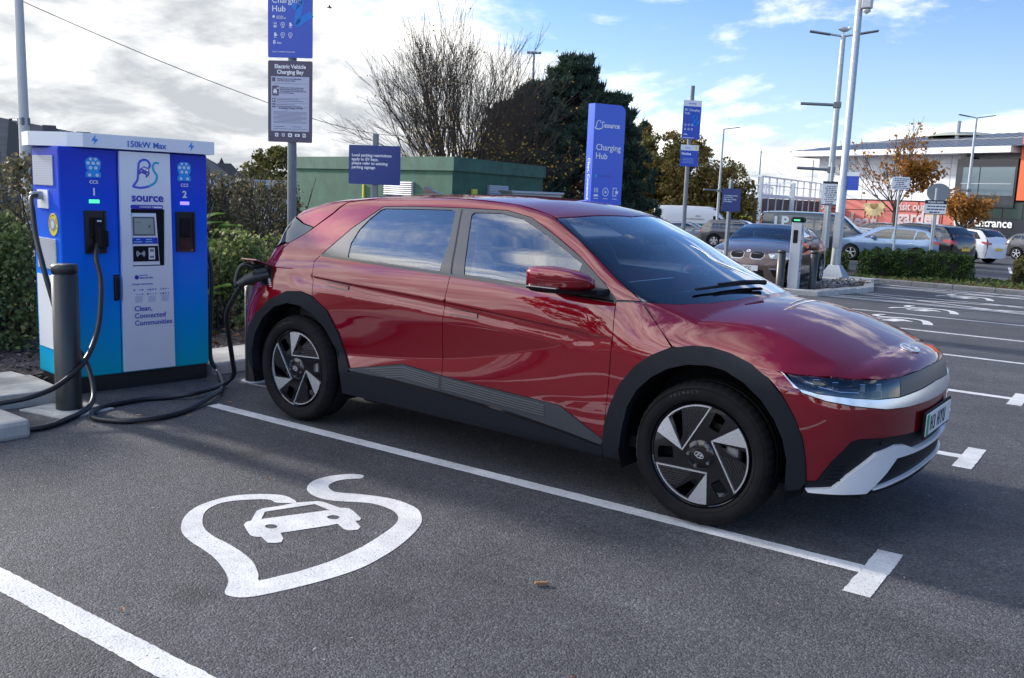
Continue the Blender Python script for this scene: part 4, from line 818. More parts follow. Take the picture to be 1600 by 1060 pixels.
b=MB(); b.box((.003,.685,1.16),(.006,.27,.44)); b.build('screen_recess',dark,ch)
b=MB(); b.prism([(.560,.950),(.775,.950),(.750,1.345),(.560,1.345)],.012,Matrix.Translation((.004,0,0))@M); mo=b.build('terminal',cw,ch)
b=MB(); b.prism([(.566,1.175),(.744,1.175),(.736,1.318),(.566,1.318)],.003,Matrix.Translation((.016,0,0))@M); b.build('screen_bezel',mat('bezel',(.10,.10,.11),.4),mo)
b=MB(); b.prism([(.578,1.186),(.730,1.186),(.724,1.306),(.578,1.306)],.0015,Matrix.Translation((.019,0,0))@M); b.build('screen',mat('lcd',(.33,.38,.33),.2,coat=.5),mo)
b=MB(); b.box((.0215,.695,1.245),(.001,.016,.02)); b.box((.0215,.61,1.275),(.001,.035,.004)); b.build('screen_marks',mat('lcd_ink',(.10,.12,.11),.5),mo)
b=MB(); b.prism([(.562,1.112),(.762,1.112),(.758,1.160),(.562,1.160)],.002,Matrix.Translation((.016,0,0))@M); b.build('label_strip',bluep,mo)
b=MB(); 
for y,z,w in ((.605,1.146,.03),(.605,1.128,.06),(.69,1.146,.045),(.69,1.128,.055)): b.box((.0188,y,z),(.001,w,.007))
b.build('strip_text',mat('pale_blue_text',(.25,.55,.85),.5),mo)
b=MB(); b.prism([(.565,.978),(.768,.978),(.760,1.096),(.565,1.096)],.003,Matrix.Translation((.016,0,0))@M); b.build('card_reader',dark,mo)
b=MB(); b.prism([(.685,.992),(.735,.992),(.732,1.082),(.685,1.082)],.004,Matrix.Translation((.019,0,0))@M); b.build('keypad',white,mo)
b=MB(); b.box((.0235,.709,1.062),(.001,.03,.022)); b.box((.0235,.709,1.012),(.001,.032,.016)); b.build('keypad_marks',mat('key_grey',(.18,.20,.20),.5),mo)
b=MB()
for r_ in (.012,.022,.032):
    for s in (-1,1): add_ribbon(b,[(.622+s*r_*math.cos(t),1.038+r_*math.sin(t)) for t in (-.75,-.4,0,.4,.75)],.004,Matrix.Translation((.0195,0,0))@M)
b.cyl((.0195,.622,1.038),(.0205,.622,1.038),.004,n=8)
b.build('contactless_symbol',whitet,mo)
def cl_text(body,size,y,z,m,**k): return text(body,size,frame((k.pop('x',.022),y,z),(0,1,0),(0,0,1)),m,ch,**k)
cl_text('source',.088,.684,1.434,purp,align='CENTER',bold=.028,sx=1.04)
cl_text('Clean,\nConnected\nCommunities',.056,.560,.598,purp,bold=.008,name='slogan_lettering')
cl_text('150kW Max',.062,.668,1.835,mat('cap_blue',(.07,.16,.55),.5),align='CENTER',bold=.018,x=.0555,name='cap_lettering')
cl_text('CHARGER ID',.020,.618,1.386,whitet,x=.0236,bold=.01)
b=MB(); b.prism(ell(.565,1.392,.016,.016,12)+[],.001,Matrix.Translation((.0220,0,0))@M); b.prism([(.562,1.376),(.80,1.376),(.806,1.392),(.80,1.408),(.562,1.408)],.0012,Matrix.Translation((.0222,0,0))@M); b.build('id_label',purp,ch)
b=MB(); b.box((.0240,.765,1.391),(.0006,.062,.012)); b.build('id_number',whitet,ch)
cl_text('0800 048 1801',.018,.607,.846,purp,name='phone_lettering'); cl_text('NEED HELP?',.012,.607,.868,purp,name='help_lettering'); cl_text('Charger instructions',.020,.545,.800,purp,name='instruction_lettering')
b=MB(); b.cyl((.0225,.585,.858),(.0235,.585,.858),.017,n=16); b.build('help_symbol',purp,ch)
b=MB(); r=random.Random(5)
for c in range(3):
    for rr in range(2):
        for j in range(4): 
            if r.random()<.8: b.box((.0225,.565+c*.105+j*.021,.760-rr*.034),(.001,r.uniform(.006,.016),r.uniform(.006,.016)))
    for j in range(6): b.box((.0225,.598+c*.105,.708-j*.008),(.001,.07*r.uniform(.7,1),.0022))
b.build('instruction_pictograms',mat('pictogram_blue',(.20,.22,.50),.5),ch)
# logo: a bell and an S in one stroke, the small car inside
def logo(M,parent,s=1,m1=None,m2=None,carm=None,w=.017,nm='logo'):
    b=MB()
    add_ribbon(b,[(.030*s,.052*s),(.040*s,.078*s),(.020*s,.108*s),(-.014*s,.112*s),(-.044*s,.090*s),(-.052*s,.04*s),(-.058*s,-.03*s),(-.078*s,-.066*s),(-.092*s,-.084*s),(-.082*s,-.092*s),(-.03*s,-.096*s),(.03*s,-.084*s)],w*s,M); b.build(nm,m1,parent)
    b=MB(); add_ribbon(b,[(.03*s,-.084*s),(.078*s,-.052*s),(.094*s,-.004*s),(.072*s,.03*s),(.062*s,.062*s),(.078*s,.094*s),(.112*s,.092*s)],w*s,M); b.build(nm,m2,parent)
    if carm:
        c,si=math.cos(1.25),math.sin(1.25); k=.155*s
        rot=lambda l: [((x*c+y*si)*k-.004*s,(-x*si+y*c)*k*1.0+.02*s) for x,y in l]
        b=MB(); b.prism(rot([(y,-x) for x,y in []]) if False else [(y*k*.98-.006*s,-x*k*.98+.020*s) for x,y in CARM],.001,M,holes=[[(y*k*1.0-.006*s,-x*k*.98+.020*s) for x,y in WINM],[(q[0]*k-.006*s,q[1]*k+.02*s) for q in ell(-.132,.07,.035,.035,8)],[(q[0]*k-.006*s,q[1]*k+.02*s) for q in ell(.146,-.057,.035,.035,8)]]); b.build(nm+'_car',carm,parent)
logo(frame((.022,.668,1.632),(0,1,0),(0,0,1)),ch,1.0,mat('logo_violet',(.06,.10,.62),.4),mat('logo_aqua',(.0,.38,.62),.4),mat('logo_purple',(.08,.07,.42),.4))
def bolt(M,parent,s,m):
    b=MB(); b.prism([(x*s,y*s) for x,y in ((.1,.5),(-.35,-.1),(-.03,-.1),(-.15,-.5),(.35,.08),(.03,.08))],.001,M); b.build('bolt_symbol',m,parent)
for y in (.285,1.03): bolt(frame((.056,y,1.868),(0,1,0),(0,0,1)) if y>.3 else frame((.056,y,1.868),(0,1,0),(0,0,1)),ch,.072,mat('bolt_blue',(.0,.28,.80),.4))
for i,y in enumerate((.29,.995)):
    F=frame((.0005,y,0),(0,1,0),(0,0,1)); b=MB(); b.prism([(-.03,1.745),(.03,1.745),(.058,1.715),(.052,1.665),(.04,1.645),(.055,1.632),(.055,1.60),(-.055,1.60),(-.055,1.632),(-.04,1.645),(-.052,1.665),(-.058,1.715)],.001,F); cc_=b.build('connector_symbol',mat('symbol_blue',(.0,.30,.78),.4),ch)
    b=MB()
    for px,pz,rr in ((-.018,1.73,.009),(.018,1.73,.009),(-.036,1.702,.012),(0,1.702,.012),(.036,1.702,.012),(-.019,1.668,.012),(.019,1.668,.012),(-.027,1.616,.011),(.027,1.616,.011)): b.prism(ell(px,pz,rr,rr,12),.001,Matrix.Translation((.0012,0,0))@F,holes=[ell(px,pz,rr*.3,rr*.3,6)])
    b.build('connector_pins',whitet,cc_)
    text('CCS',.034,frame((.0012,y,1.555),(0,1,0),(0,0,1)),whitet,ch,align='CENTER',bold=.02); text(str(i+1),.075,frame((.0012,y,1.47),(0,1,0),(0,0,1)),whitet,ch,'bay_number',align='CENTER',bold=.03)
    b=MB(); b.box((.002,y,1.426),(.006,.075,.026),bev=.002); b.build('status_light',mat('status_%d'%i,(.1,.1,.1),.4,emit=((.05,.85,.30,1.0) if i==0 else (.22,.16,1.0,1.2))),ch)
    b=MB(); hw,h0,h1=.078,1.046,1.36; b.prism([(y-hw,h0),(y+hw,h0),(y+hw,h1),(y-hw,h1)],.016,M,holes=[[(y-hw+.014,h0+.014),(y+hw-.014,h0+.014),(y+hw-.014,h1-.014),(y-hw+.014,h1-.014)]]); b.box((.003,y,1.203),(.006,.14,.29)); hol=b.build('holster',mat('holster_black',(.012,.012,.014),.35),ch)
    b=MB(); b.box((.012,y+.002,1.235),(.02,.085,.15),bev=.01); b.build('socket',dark,hol)
b=MB(); b.box((.018,.435,.785),(.036,.032,.175),bev=.008); b.box((.004,.435,.785),(.008,.042,.195),bev=.002); b.build('door_handle',gloss,ch)
b=MB(); b.box((.001,.462,.96),(.003,.004,1.66)); b.build('door_gap',dark,ch)
# side vents, warning ring, outlet
LF=lambda o: frame(o,(1,0,0),(0,0,1))
ven=mat('vent_mesh',(.50,.52,.58),.5,.2)
def vent(x0,x1,z0,z1):
    b=MB(); b.box(((x0+x1)/2,.041,(z0+z1)/2),(x1-x0,.006,z1-z0)); b.build('vent_panel',ven,ch)
    b=MB(); n=int((z1-z0)/.012)
    for i in range(n): b.box(((x0+x1)/2,.037,z0+.006+i*(z1-z0-.012)/max(1,n-1)),(x1-x0-.012,.002,.004))
    b.build('vent_slats',mat('slat_grey',(.36,.38,.43),.5,.2),ch)
vent(-.46,-.09,1.53,1.745); vent(-.43,-.08,.92,1.145)
b=MB(); b.box((-.265,.041,.595),(.38,.006,.55)); b.build('side_panel',cw,ch)
b=MB(); b.box((-.29,.040,1.43),(.20,.008,.135)); b.build('outlet_plate',cw,ch)
b=MB(); b.cyl((-.30,.04,1.455),(-.30,-.03,1.455),.032,.026); b.cyl((-.30,-.03,1.455),(-.30,-.045,1.45),.026,.02); b.build('cable_gland',steel,ch)
b=MB(); b.prism(ell(-.12,1.25,.082,.082,32),.004,LF((0,.044,0)),holes=[ell(-.12,1.25,.047,.047,32)]); rg=b.build('warning_ring',mat('ring_yellow',(.72,.62,.05),.4),ch)
b=MB(); b.prism(ell(-.12,1.25,.047,.047,32),.006,LF((0,.044,0))); b.build('ring_hub',mat('hub_grey',(.42,.45,.50),.35,.4),rg)
b=MB(); b.prism(ell(-.12,1.25,.030,.030,24),.008,LF((0,.044,0))); b.build('ring_button',mat('button_grey',(.60,.63,.68),.3),rg)
for k in range(22):
    a=math.radians(200-k*10.5)
    if k%7==6: continue
    R_=.062; text('EMERGENCY STOP PUSH NOW'[k],.016,frame((-.12+R_*math.cos(a),.0395,1.25+R_*math.sin(a)),(math.sin(a),0,-math.cos(a)),(math.cos(a),0,math.sin(a))),mat('ring_text',(.5,.10,.03),.5),rg,'ring_lettering',align='CENTER',h=0)
# charging gun stored in the left holster and its cable (the cable is fixed to the charger)
def gun(M,parent,nm='charging_gun'):
    g=empty(nm,(0,0,0),0,parent)
    b=MB(); b.M=M; b.tube([(0,0,0),(0,0,.05),(0,0,.10)],[.036,.036,.040],16); b.tube([(0,0,.10),(0,-.01,.16),(0,-.03,.22)],[.040,.034,.028],14); b.box((0,.034,.045),(.05,.05,.09),bev=.012); b.build('gun_body',boll,g)
    b=MB(); b.M=M; b.tube(smooth([(0,.055,.08),(0,.095,.13),(0,.085,.18),(0,.01,.225),(0,-.035,.235)],4),.014,8); b.build('gun_handle',boll,g)
    b=MB(); b.M=M; b.box((0,.072,.055),(.075,.03,.085),bev=.01); b.build('gun_latch',dark,g)
    return g
cho=MB()
cho.box((.030,.305,1.20),(.05,.055,.20),bev=.015); cho.box((.060,.308,1.165),(.045,.045,.17),bev=.014); cho.box((.05,.345,1.155),(.04,.035,.12),bev=.01); cho.build('stored_gun',dark,ch)
b=MB(); b.box((.055,.300,1.285),(.012,.03,.012),bev=.003); b.build('gun_release',white,ch)
MW=Matrix.Translation((-4.775,-1.52,0))@Matrix.Rotation(math.radians(-8.16),4,'Z'); MWi=MW.inverted()
def cable(pts,parent,r=.0185,inv=None,nm='cable'):
    b=MB(); P=smooth(pts,8); 
    if inv is not None: P=[inv@p for p in P]
    b.tube(P,r,12); return b.build(nm,cablem,parent)
cable([(-4.70,-1.235,1.12),(-4.62,-1.30,1.02),(-4.55,-1.31,.86),(-4.45,-1.39,.59),(-4.36,-1.51,.41),(-4.27,-1.66,.30),(-4.20,-1.87,.21),(-4.20,-2.04,.17),(-4.25,-2.18,.15),(-4.3,-2.4,.13),(-4.2,-2.62,.125),(-4.05,-2.62,.09),(-4.02,-2.4,.02),(-4.01,-2.26,.02),(-3.96,-2.08,.02),(-4.05,-1.88,.02),(-4.22,-1.64,.02),(-4.40,-1.48,.08),(-4.58,-1.43,.28),(-4.67,-1.55,.55),(-4.72,-1.59,.77),(-4.80,-1.60,.98),(-4.93,-1.57,1.17),(-5.0,-1.55,1.36),(-5.055,-1.525,1.435),(-5.06,-1.48,1.455)],ch,inv=MWi)
cable([(-4.83,-.335,1.36),(-4.80,-.29,1.25),(-4.74,-.27,1.09),(-4.70,-.24,.87),(-4.70,-.25,.54),(-4.70,-.26,.16),(-4.62,-.25,.05),(-4.35,-.42,.02),(-4.12,-.60,.02),(-3.92,-.80,.05),(-3.76,-1.12,.02),(-3.67,-1.38,.02),(-3.71,-1.61,.02),(-3.83,-1.71,.02),(-3.96,-1.74,.02),(-4.10,-1.67,.02),(-4.20,-1.55,.02),(-4.22,-1.41,.02),(-4.22,-1.21,.02),(-4.15,-1.05,.02),(-4.05,-.90,.04),(-4.10,-.70,.04),(-4.20,-.52,.03),(-4.18,-.48,.06),(-4.13,-.47,.12),(-4.07,-.53,.24),(-3.98,-.62,.38),(-3.87,-.73,.55),(-3.80,-.79,.65),(-3.72,-.82,.74),(-3.60,-.84,.855),(-3.50,-.88,.91)],ch,inv=MWi)
# the gun plugged into the car, its open flap and the socket
MC=Matrix.Rotation(-.0292,4,'Z')
def basis(z,y):
    z=Vector(z).normalized(); y=Vector(y); y=(y-z*y.dot(z)).normalized(); x=y.cross(z); return Matrix((x,y,z)).transposed().to_4x4()
G_=MWi@MC@Matrix.Translation((-3.30,-.90,.985))@basis((-.62,-.74,-.22),(-.15,-.1,.98))
gun(G_,ch,'plugged_gun')
so_=CS.panel([(-3.24,1.03),(-3.42,1.05),(-3.45,.93),(-3.30,.905),(-3.235,.95)],(0,-1,0),grid=.03,off=.002,gap=0,thick=.004,side=True); npmesh('charge_socket',so_,dark,car)
b=MB(); b.prism([(0,0),(.20,.01),(.20,.12),(.03,.15),(-.01,.05)],.008,Matrix.Translation((-3.235,-.905,1.045))@Matrix(((-1,0,0,0),(0,-.94,-.34,0),(0,.34,-.94,0),(0,0,0,1)))@Matrix.Rotation(.12,4,'Z')); b.build('charge_flap',[paint],car)
b=MB(); 
for i in range(5): b.box((-3.262+.004*i,-.928,.955-i*.012),(.022,.004,.005))
b.build('socket_label',white,car)
def up(x,y): return gz(y,x)
# ---------------------------------------------------------------- bollards
def bollard(x,y,h,label,r=.085,group='black steel bollards'):
    z=up(x,y); b=MB(); b.lathe([(r,0),(r,h-.075),(r-.007,h-.072),(r-.007,h-.060),(r,h-.057),(r,h-.012),(r-.01,h),(0,h)],n=36); o=b.build('bollard',boll,None,(x,y,z)); tag(o,label,'bollard',group)
    f=MB(); f.lathe([(r+.03,0),(r+.028,.006),(r+.002,.01)],n=36); f.build('base_ring',steel,o)
bollard(-4.37,-1.68,1.01,'thick black bollard in front of the left side of the tall blue charger')
bollard(-4.26,-.16,.86,'black bollard half hidden behind the rear wheel of the red car',.075)
bollard(-4.55,13.35,.86,'dark bollard touching the left side of the slim white charging post',.082)
bollard(-4.2,14.35,.86,'dark bollard standing alone just right of the slim white charging post',.082)
bollard(-5.35,11.55,.62,'short dark bollard in front of the brown saloon beside its front left corner',.10)
# ---------------------------------------------------------------- slim charging post
z0=up(-4.32,13.65); mc=empty('charging_post',(-4.36,13.62,z0),.12); tag(mc,'slim white charging post with a black cap and green light, between two bollards','charger')
b=MB(); b.box((0,0,.72),(.20,.25,1.42),bev=.01); b.build('post_body',mat('post_white',(.50,.51,.54),.4),mc)
b=MB(); b.box((0.0,0,1.48),(.25,.30,.11),bev=.04); b.build('post_cap',dark,mc)
b=MB(); b.box((-.0,-.151,1.475),(.12,.01,.03),bev=.003); b.build('status_light',mat('status_green',(.1,.1,.1),.4,emit=(.03,.8,.25,.8)),mc)
b=MB(); b.box((-.01,-.130,1.15),(.09,.02,.26),bev=.006); b.build('socket_panel',gloss,mc)
b=MB(); b.box((.101,-.03,1.27),(.006,.07,.20)); b.box((.101,-.03,1.04),(.006,.06,.09)); b.build('post_screen',mat('dim_screen',(.10,.10,.16),.3),mc)
logo(frame((.102,.0,.80),(0,1,0),(0,0,1)),mc,.6,blueb,blueb)
logo(frame((.102,.0,.60),(0,1,0),(0,0,1)),mc,.75,bluep,bluep)
text('source',.05,frame((.102,0,.44),(0,1,0),(0,0,1)),bluep,mc,align='CENTER',bold=.02)
b=MB(); 
for z in (.26,.235,.15): b.box((.1015,0,z),(.002,.09,.008))
b.build('small_print',bluep,mc)
# ---------------------------------------------------------------- posts and signs
def post(name,x,y,h,r,m,label,cat='sign',group=None,rz=0):
    e=empty(name,(x,y,up(x,y)),rz); tag(e,label,cat,group); b=MB(); b.cyl((0,0,-.05),(0,0,h),r,n=20); b.cyl((0,0,h),(0,0,h+.006),r*1.05,r*.8,n=20); b.build('post',m,e); return e
def facing(x,y,off=0):
    """rotation that turns local +x ... sign plate with normal -y towards the camera side, plus off"""
    return math.atan2(CX-x,-(CY-y))+off
def rplate(mb,w,h,r,z0,d=.004,M=None,mi=0,cx=0,y=0):
    pts=[]
    for qx,qz,a in ((w/2-r,h/2-r,0),(-w/2+r,h/2-r,PI/2),(-w/2+r,-h/2+r,PI),(w/2-r,-h/2+r,3*PI/2)):
        pts+=[(cx+qx+r*math.cos(a+k*PI/8),z0+qz+r*math.sin(a+k*PI/8)) for k in range(5)]
    mb.prism(pts,d,M or frame((0,y,0),(1,0,0),(0,0,1)),mi)
SF=lambda x,y,z: frame((x,y,z),(1,0,0),(0,0,1))      # plate faces local -y
def hub_face(e,z,w,h,y=-.05,full=True,whitetop=False):
    """blue hub sign, h tall, centred at z"""
    b=MB(); rplate(b,w,h,.012,z,.004,SF(0,y,0)); pl_=b.build('hub_panel',bluep,e); s=w/.38
    b=MB(); add_ribbon(b,[(.02*s,-.02*s),(.055*s,.005*s),(.09*s,.035*s),(.07*s,-.06*s),(.06*s,-.145*s),(.10*s,-.12*s),(.185*s,-.065*s)],.055*s,SF(0,y-.0042,z-(h/2-.42*s) if full else z-.0),n=6); b.build('blue_swoosh',blueb,pl_)
    return pl_
e1=post('parking_sign',-4.76,.68,3.70,.040,greypole,'tall twin-panel charging bay sign on a grey post beside the tall blue charger','sign',rz=facing(-4.76,.68,-.02-.30))
# upper blue panel (its foot is in view) and the parking notice
zt=3.14; pl_=hub_face(e1,zt,.40,.88)
def stext(par,body,size,x,z,m=whitet,y=-.0545,bold=.01,align='LEFT',name='lettering',**k): return text(body,size,SF(x,y,z),m,par,name,bold=bold,align=align,h=0,ext=.0006,**k)
stext(pl_,'Charging\nHub',.072,-.165,zt+.02,bold=.008); stext(pl_,'source',.06,-.10,zt+.30)
stext(pl_,'8',.048,-.155,zt-.325); stext(pl_,'Bays',.022,-.118,zt-.322); stext(pl_,'Clean, Connected Communities',.0155,-.160,zt-.395)
stext(pl_,'HOTLINE\n0800 048 1801',.015,-.125,zt-.098)
b=MB()
for r_ in range(2):
    for c in range(3):
        x,z=-.135+c*.068,zt-.16-r_*.085
        if (r_,c) in ((0,1),(1,1),(1,2)): b.prism(ell(x,z,.019,.019,18),.0012,SF(0,-.0545,0),holes=[ell(x,z,.015,.015,18)]); b.box((x,-.055,z),(.012,.001,.004)); b.box((x,-.055,z),(.004,.001,.012))
        elif (r_,c)==(0,0):
            for k in (-1,0,1): b.box((x+k*.009,-.055,z+.008),(.004,.001,.022 if k else .014))
            b.box((x,-.055,z-.015),(.03,.001,.009))
        else: b.box((x,-.055,z),(.018,.001,.032)); b.box((x+.012,-.055,z-.004),(.012,.001,.012))
        b.box((x,-.055,z-.026),(.024,.001,.0035))
b.prism(ell(-.148,zt-.095,.012,.012,12),.0012,SF(0,-.0545,0))
b.build('pictograms',whitet,pl_)
zn=2.335; b=MB(); rplate(b,.40,.70,.012,zn-.01,.004,SF(0,-.05,0)); nb=b.build('notice_panel',mat('notice_brown',(.075,.065,.105),.45),e1)
b=MB(); b.prism([(-.172,zn-.265),(.172,zn-.265),(.172,zn+.205),(-.172,zn+.205)],.001,SF(0,-.0542,0)); b.build('notice_sheet',mat('notice_sheet_grey',(.42,.45,.56),.5),nb)
nin=mat('notice_ink',(.10,.09,.16),.6)
stext(nb,'Electric Vehicle\nCharging Bay',.047,0,zn+.275,bold=.03,align='CENTER',sx=.96)
stext(nb,'Maximum stay 3 hours still applies.\nSee other signs for details',.0155,-.115,zn+.180,nin,-.0556,bold=.02)
stext(nb,'This bay is for electric vehicles only.\nElectric vehicles using this bay must\nbe connected to the charging equipment\nand actively charging.',.0145,-.09,zn+.105,nin,-.0556,bold=.015)
stext(nb,'A Parking Charge of \u00a3100',.0205,-.10,zn-.072,nin,-.0556,bold=.025)
b=MB(); 
for z,w,x in ((zn+.008,.20,-.02),(zn-.006,.24,0),(zn-.036,.17,-.04),(zn-.050,.22,-.01)): b.box((x,-.0558,z),(w,.0006,.0035))
for i in range(10): b.box((0,-.0558,zn-.098-i*.0105),(.30*(1 if i%4<3 else .7),.0006,.0028))
for z in (zn+.145,zn+.020,zn-.022,zn-.055): b.box((0.01,-.0558,z),(.31,.0006,.0018))
b.box((-.1,-.0558,zn-.225),(.10,.0006,.004)); b.box((.06,-.0558,zn-.225),(.09,.0006,.004)); b.box((0,-.0558,zn-.245),(.30,.0006,.003))
b.build('fine_print',nin,nb)
b=MB(); rplate(b,.062,.085,.008,zn+.083,.0008,SF(0,-.0556,0),cx=-.132); rplate(b,.028,.034,.002,zn+.178,.0008,SF(0,-.0556,0),cx=-.148); rplate(b,.028,.034,.002,zn+.002,.0008,SF(0,-.0556,0),cx=-.148); rplate(b,.028,.034,.002,zn-.044,.0008,SF(0,-.0556,0),cx=-.148); b.build('notice_icons',nin,nb)
b=MB(); b.box((-.135,-.0570,zn+.075),(.034,.0006,.018)); b.box((-.135,-.0570,zn+.092),(.024,.0006,.010)); b.box((-.146,-.0570,zn+.060),(.007,.0006,.010)); b.box((-.124,-.0570,zn+.060),(.007,.0006,.010)); b.prism(ell(-.112,zn+.105,.007,.007,10),.0006,SF(0,-.0567,0))
for x in (-.148,): b.box((x-.004,-.057,zn+.002),(.004,.0006,.02)); b.box((x+.004,-.057,zn+.004),(.006,.0006,.014)); b.box((x,-.057,zn-.044),(.018,.0006,.006))
for i,x in enumerate((-.122,-.062,0,.066,.128)): rplate(b,(.030,.024,.036,.042,.028)[i],(.032,.026,.032,.024,.032)[i],.003,zn-.298,.0008,SF(0,-.0545,0),cx=x)
b.build('notice_symbols',whitet,nb)
b=MB()
for i,x in enumerate((-.122,-.062,0,.066,.128)): b.box((x,-.0558,zn-.300),(.014,.0006,.010)); b.box((x-.004,-.0558,zn-.292),(.006,.0006,.008))
b.build('symbol_ink',nin,nb)
b=MB()
for z in (2.2,2.5,2.85,3.4): b.box((0,-.02,z),(.12,.055,.03),bev=.004)
b.build('brackets',steel,e1)
# the low blue notices
def local_sign(x,y,w,h,top,label,rz,hh=None,group='low blue parking restriction signs'):
    e=empty('restriction_sign',(x,y,up(x,y)),rz); tag(e,label,'sign',group); b=MB(); b.box((0,0,top/2+.02),(.06,.06,top+.04),bev=.006); b.build('post',greypole,e)
    s=w/.62; zc=top-.10-h/2; b=MB(); rplate(b,w,h,.010,zc,.005,SF(0,-.04,0)); p_=b.build('sign_panel',mat('navy_sign',(.005,.028,.18),.35,coat=.3,coat_rough=.2),e)
    text('Local parking restrictions\napply to EV bays,\nplease refer to existing\nparking signage',.0465*s,SF(-w/2+.035*s,-.0455,zc+.095*s),whitet,p_,bold=.022,h=0,ext=.0006)
local_sign(-6.05,3.12,.625,.455,2.20,'dark blue sign with white writing, before the corner of the green brick hut',facing(-6.05,3.12,-.26))
local_sign(-4.93,11.35,.46,.42,2.08,'small dark blue sign on a thin post before the brown saloon',facing(-4.93,11.35,.78))
# far twin sign
e2=post('parking_sign',-7.85,15.78,4.5,.05,greypole,'tall grey post with a blue panel over a Notice panel, behind the red car\'s windscreen','sign',rz=facing(-7.85,15.78,.42))
zz=-up(-7.85,15.78); pl_=hub_face(e2,3.50+zz,.46,.90,-.06); 
b=MB(); rplate(b,.46,.14,.01,3.88+zz,.002,SF(0,-.066,0)); b.build('white_header',white,pl_); stext(pl_,'source',.07,-.10,3.855+zz,bluep,-.0685,bold=.01)
stext(pl_,'EV Charging\nHub',.075,-.19,3.70+zz,y=-.066,bold=.01); b=MB()
for r_ in range(2):
    for c in range(3): b.prism(ell(-.155+c*.085,3.38-r_*.10+zz,.024,.024,10),.001,SF(0,-.0655,0),holes=[ell(-.155+c*.085,3.38-r_*.10+zz,.015,.015,8)])
b.box((-.14,-.066,3.16+zz),(.09,.001,.02)); b.box((-.06,-.066,3.08+zz),(.28,.001,.012)); b.build('pictograms',whitet,pl_)
b=MB(); rplate(b,.46,.50,.01,2.66+zz,.004,SF(0,-.06,0)); n2=b.build('notice_panel',bluep,e2)
b=MB(); rplate(b,.46,.13,.01,2.85+zz,.002,SF(0,-.0645,0)); b.build('white_header',white,n2); stext(n2,'source',.05,-.12,2.83+zz,bluep,-.0668); stext(n2,'Notice',.085,-.20,2.68+zz,y=-.0645,bold=.03)
b=MB(); b.prism(ell(.17,2.85+zz,.03,.045,12),.001,SF(0,-.0668,0)); b.build('yellow_mark',mat('warn_yellow',(.7,.6,.05),.4),n2)
b=MB()
for i in range(4): b.box((-.03,-.0648,2.60+zz-i*.035),(.32 if i%2 else .26,.001,.010))
b.build('fine_print',mat('sign_pale',(.3,.36,.6),.5),n2)
# totem ---------------------------------------------------------
tx,ty=-5.40,7.45; to=empty('totem_sign',(tx,ty,up(tx,ty)),facing(tx,ty,.62)); tag(to,'tall solid blue Charging Hub totem with a rounded top corner, seen over the red car','sign')
TH=2.98+.05; w=.57; r=.11; pts=[(-w/2,0),(w/2,0),(w/2,TH-r)]+[(w/2-r+r*math.cos(k*PI/12),TH-r+r*math.sin(k*PI/12)) for k in range(1,7)]+[(-w/2,TH)]
b=MB(); b.prism(pts,.17,frame((0,.085,0),(1,0,0),(0,0,1))); tb=b.build('totem_body',mat('totem_blue',(.012,.085,.60),.3,coat=.4,coat_rough=.15),to)
T_=lambda x,z: frame((x,-.0855,z),(1,0,0),(0,0,1))
text('source',.105,T_(-.105,TH-.345),whitet,tb,bold=.03); text('Charging\nHub',.128,T_(-.235,TH-.68),whitet,tb,bold=.012)
F=T_(-.185,TH-.31); k=.105
b=MB(); cr_=math.cos; b.prism([(y*k*1.15,-x*k*1.15) for x,y in smooth2(HEART[:-1],2)],.001,F); b.build('totem_logo',whitet,tb)
text('Clean, Connected Communities',.085,frame((-w/2-.0008,.035-.0,TH-.78),(0,0,-1),(0,-1,0)) if False else frame((-w/2-.001,-.030,TH-.80),(0,0,-1),(0,1,0)) if False else frame((-w/2-.001,.030,TH-.80),(0,0,-1),(0,-1,0)),whitet,tb,bold=.01,h=0) 
b=MB(); b.prism(ell(-.205,TH-1.06,.022,.022,12),.001,T_(0,0)); b.build('totem_dot',cyan,tb); text('150kW Fast',.055,T_(-.165,TH-1.08),mat('totem_pale',(.10,.16,.55),.5),tb)
b=MB()
for r_ in range(2):
    for c in range(3):
        x,z=-.19+c*.175,TH-1.30-r_*.26
        if r_ or c==1: b.prism(ell(x,z,.055,.066,20),.0012,T_(0,0),holes=[ell(x,z,.046,.056,20)]); b.box((x,-.0865,z),(.05,.002,.012)); b.box((x,-.0865,z),(.012,.002,.05))
        elif c==0:
            for k in (-1,0,1): b.box((x+k*.028,-.0865,z+.025),(.010,.002,.07))
            b.box((x,-.0865,z-.055),(.08,.002,.03))
        else: b.prism([(x-.04,z-.06),(x+.03,z-.06),(x+.03,z+.07),(x-.04,z+.07)],.0012,T_(0,0),holes=[[(x-.03,z-.05),(x+.02,z-.05),(x+.02,z+.06),(x-.03,z+.06)]]); b.box((x+.035,-.0865,z),(.05,.002,.04))
        if r_==0: b.box((x,-.0865,z-.10),(.09,.002,.008))
b.build('totem_pictograms',whitet,tb)
text('Clean,\nConnected\nCommunities',.100,T_(-.24,TH-1.90),whitet,tb,bold=.01)
b=MB(); add_ribbon(b,[(-.20,.42),(-.05,.50),(.10,.56),(.0,.38),(-.05,.22),(.10,.30),(.28,.42)],.11,T_(0,.05)); b.build('totem_swoosh',blueb,tb)
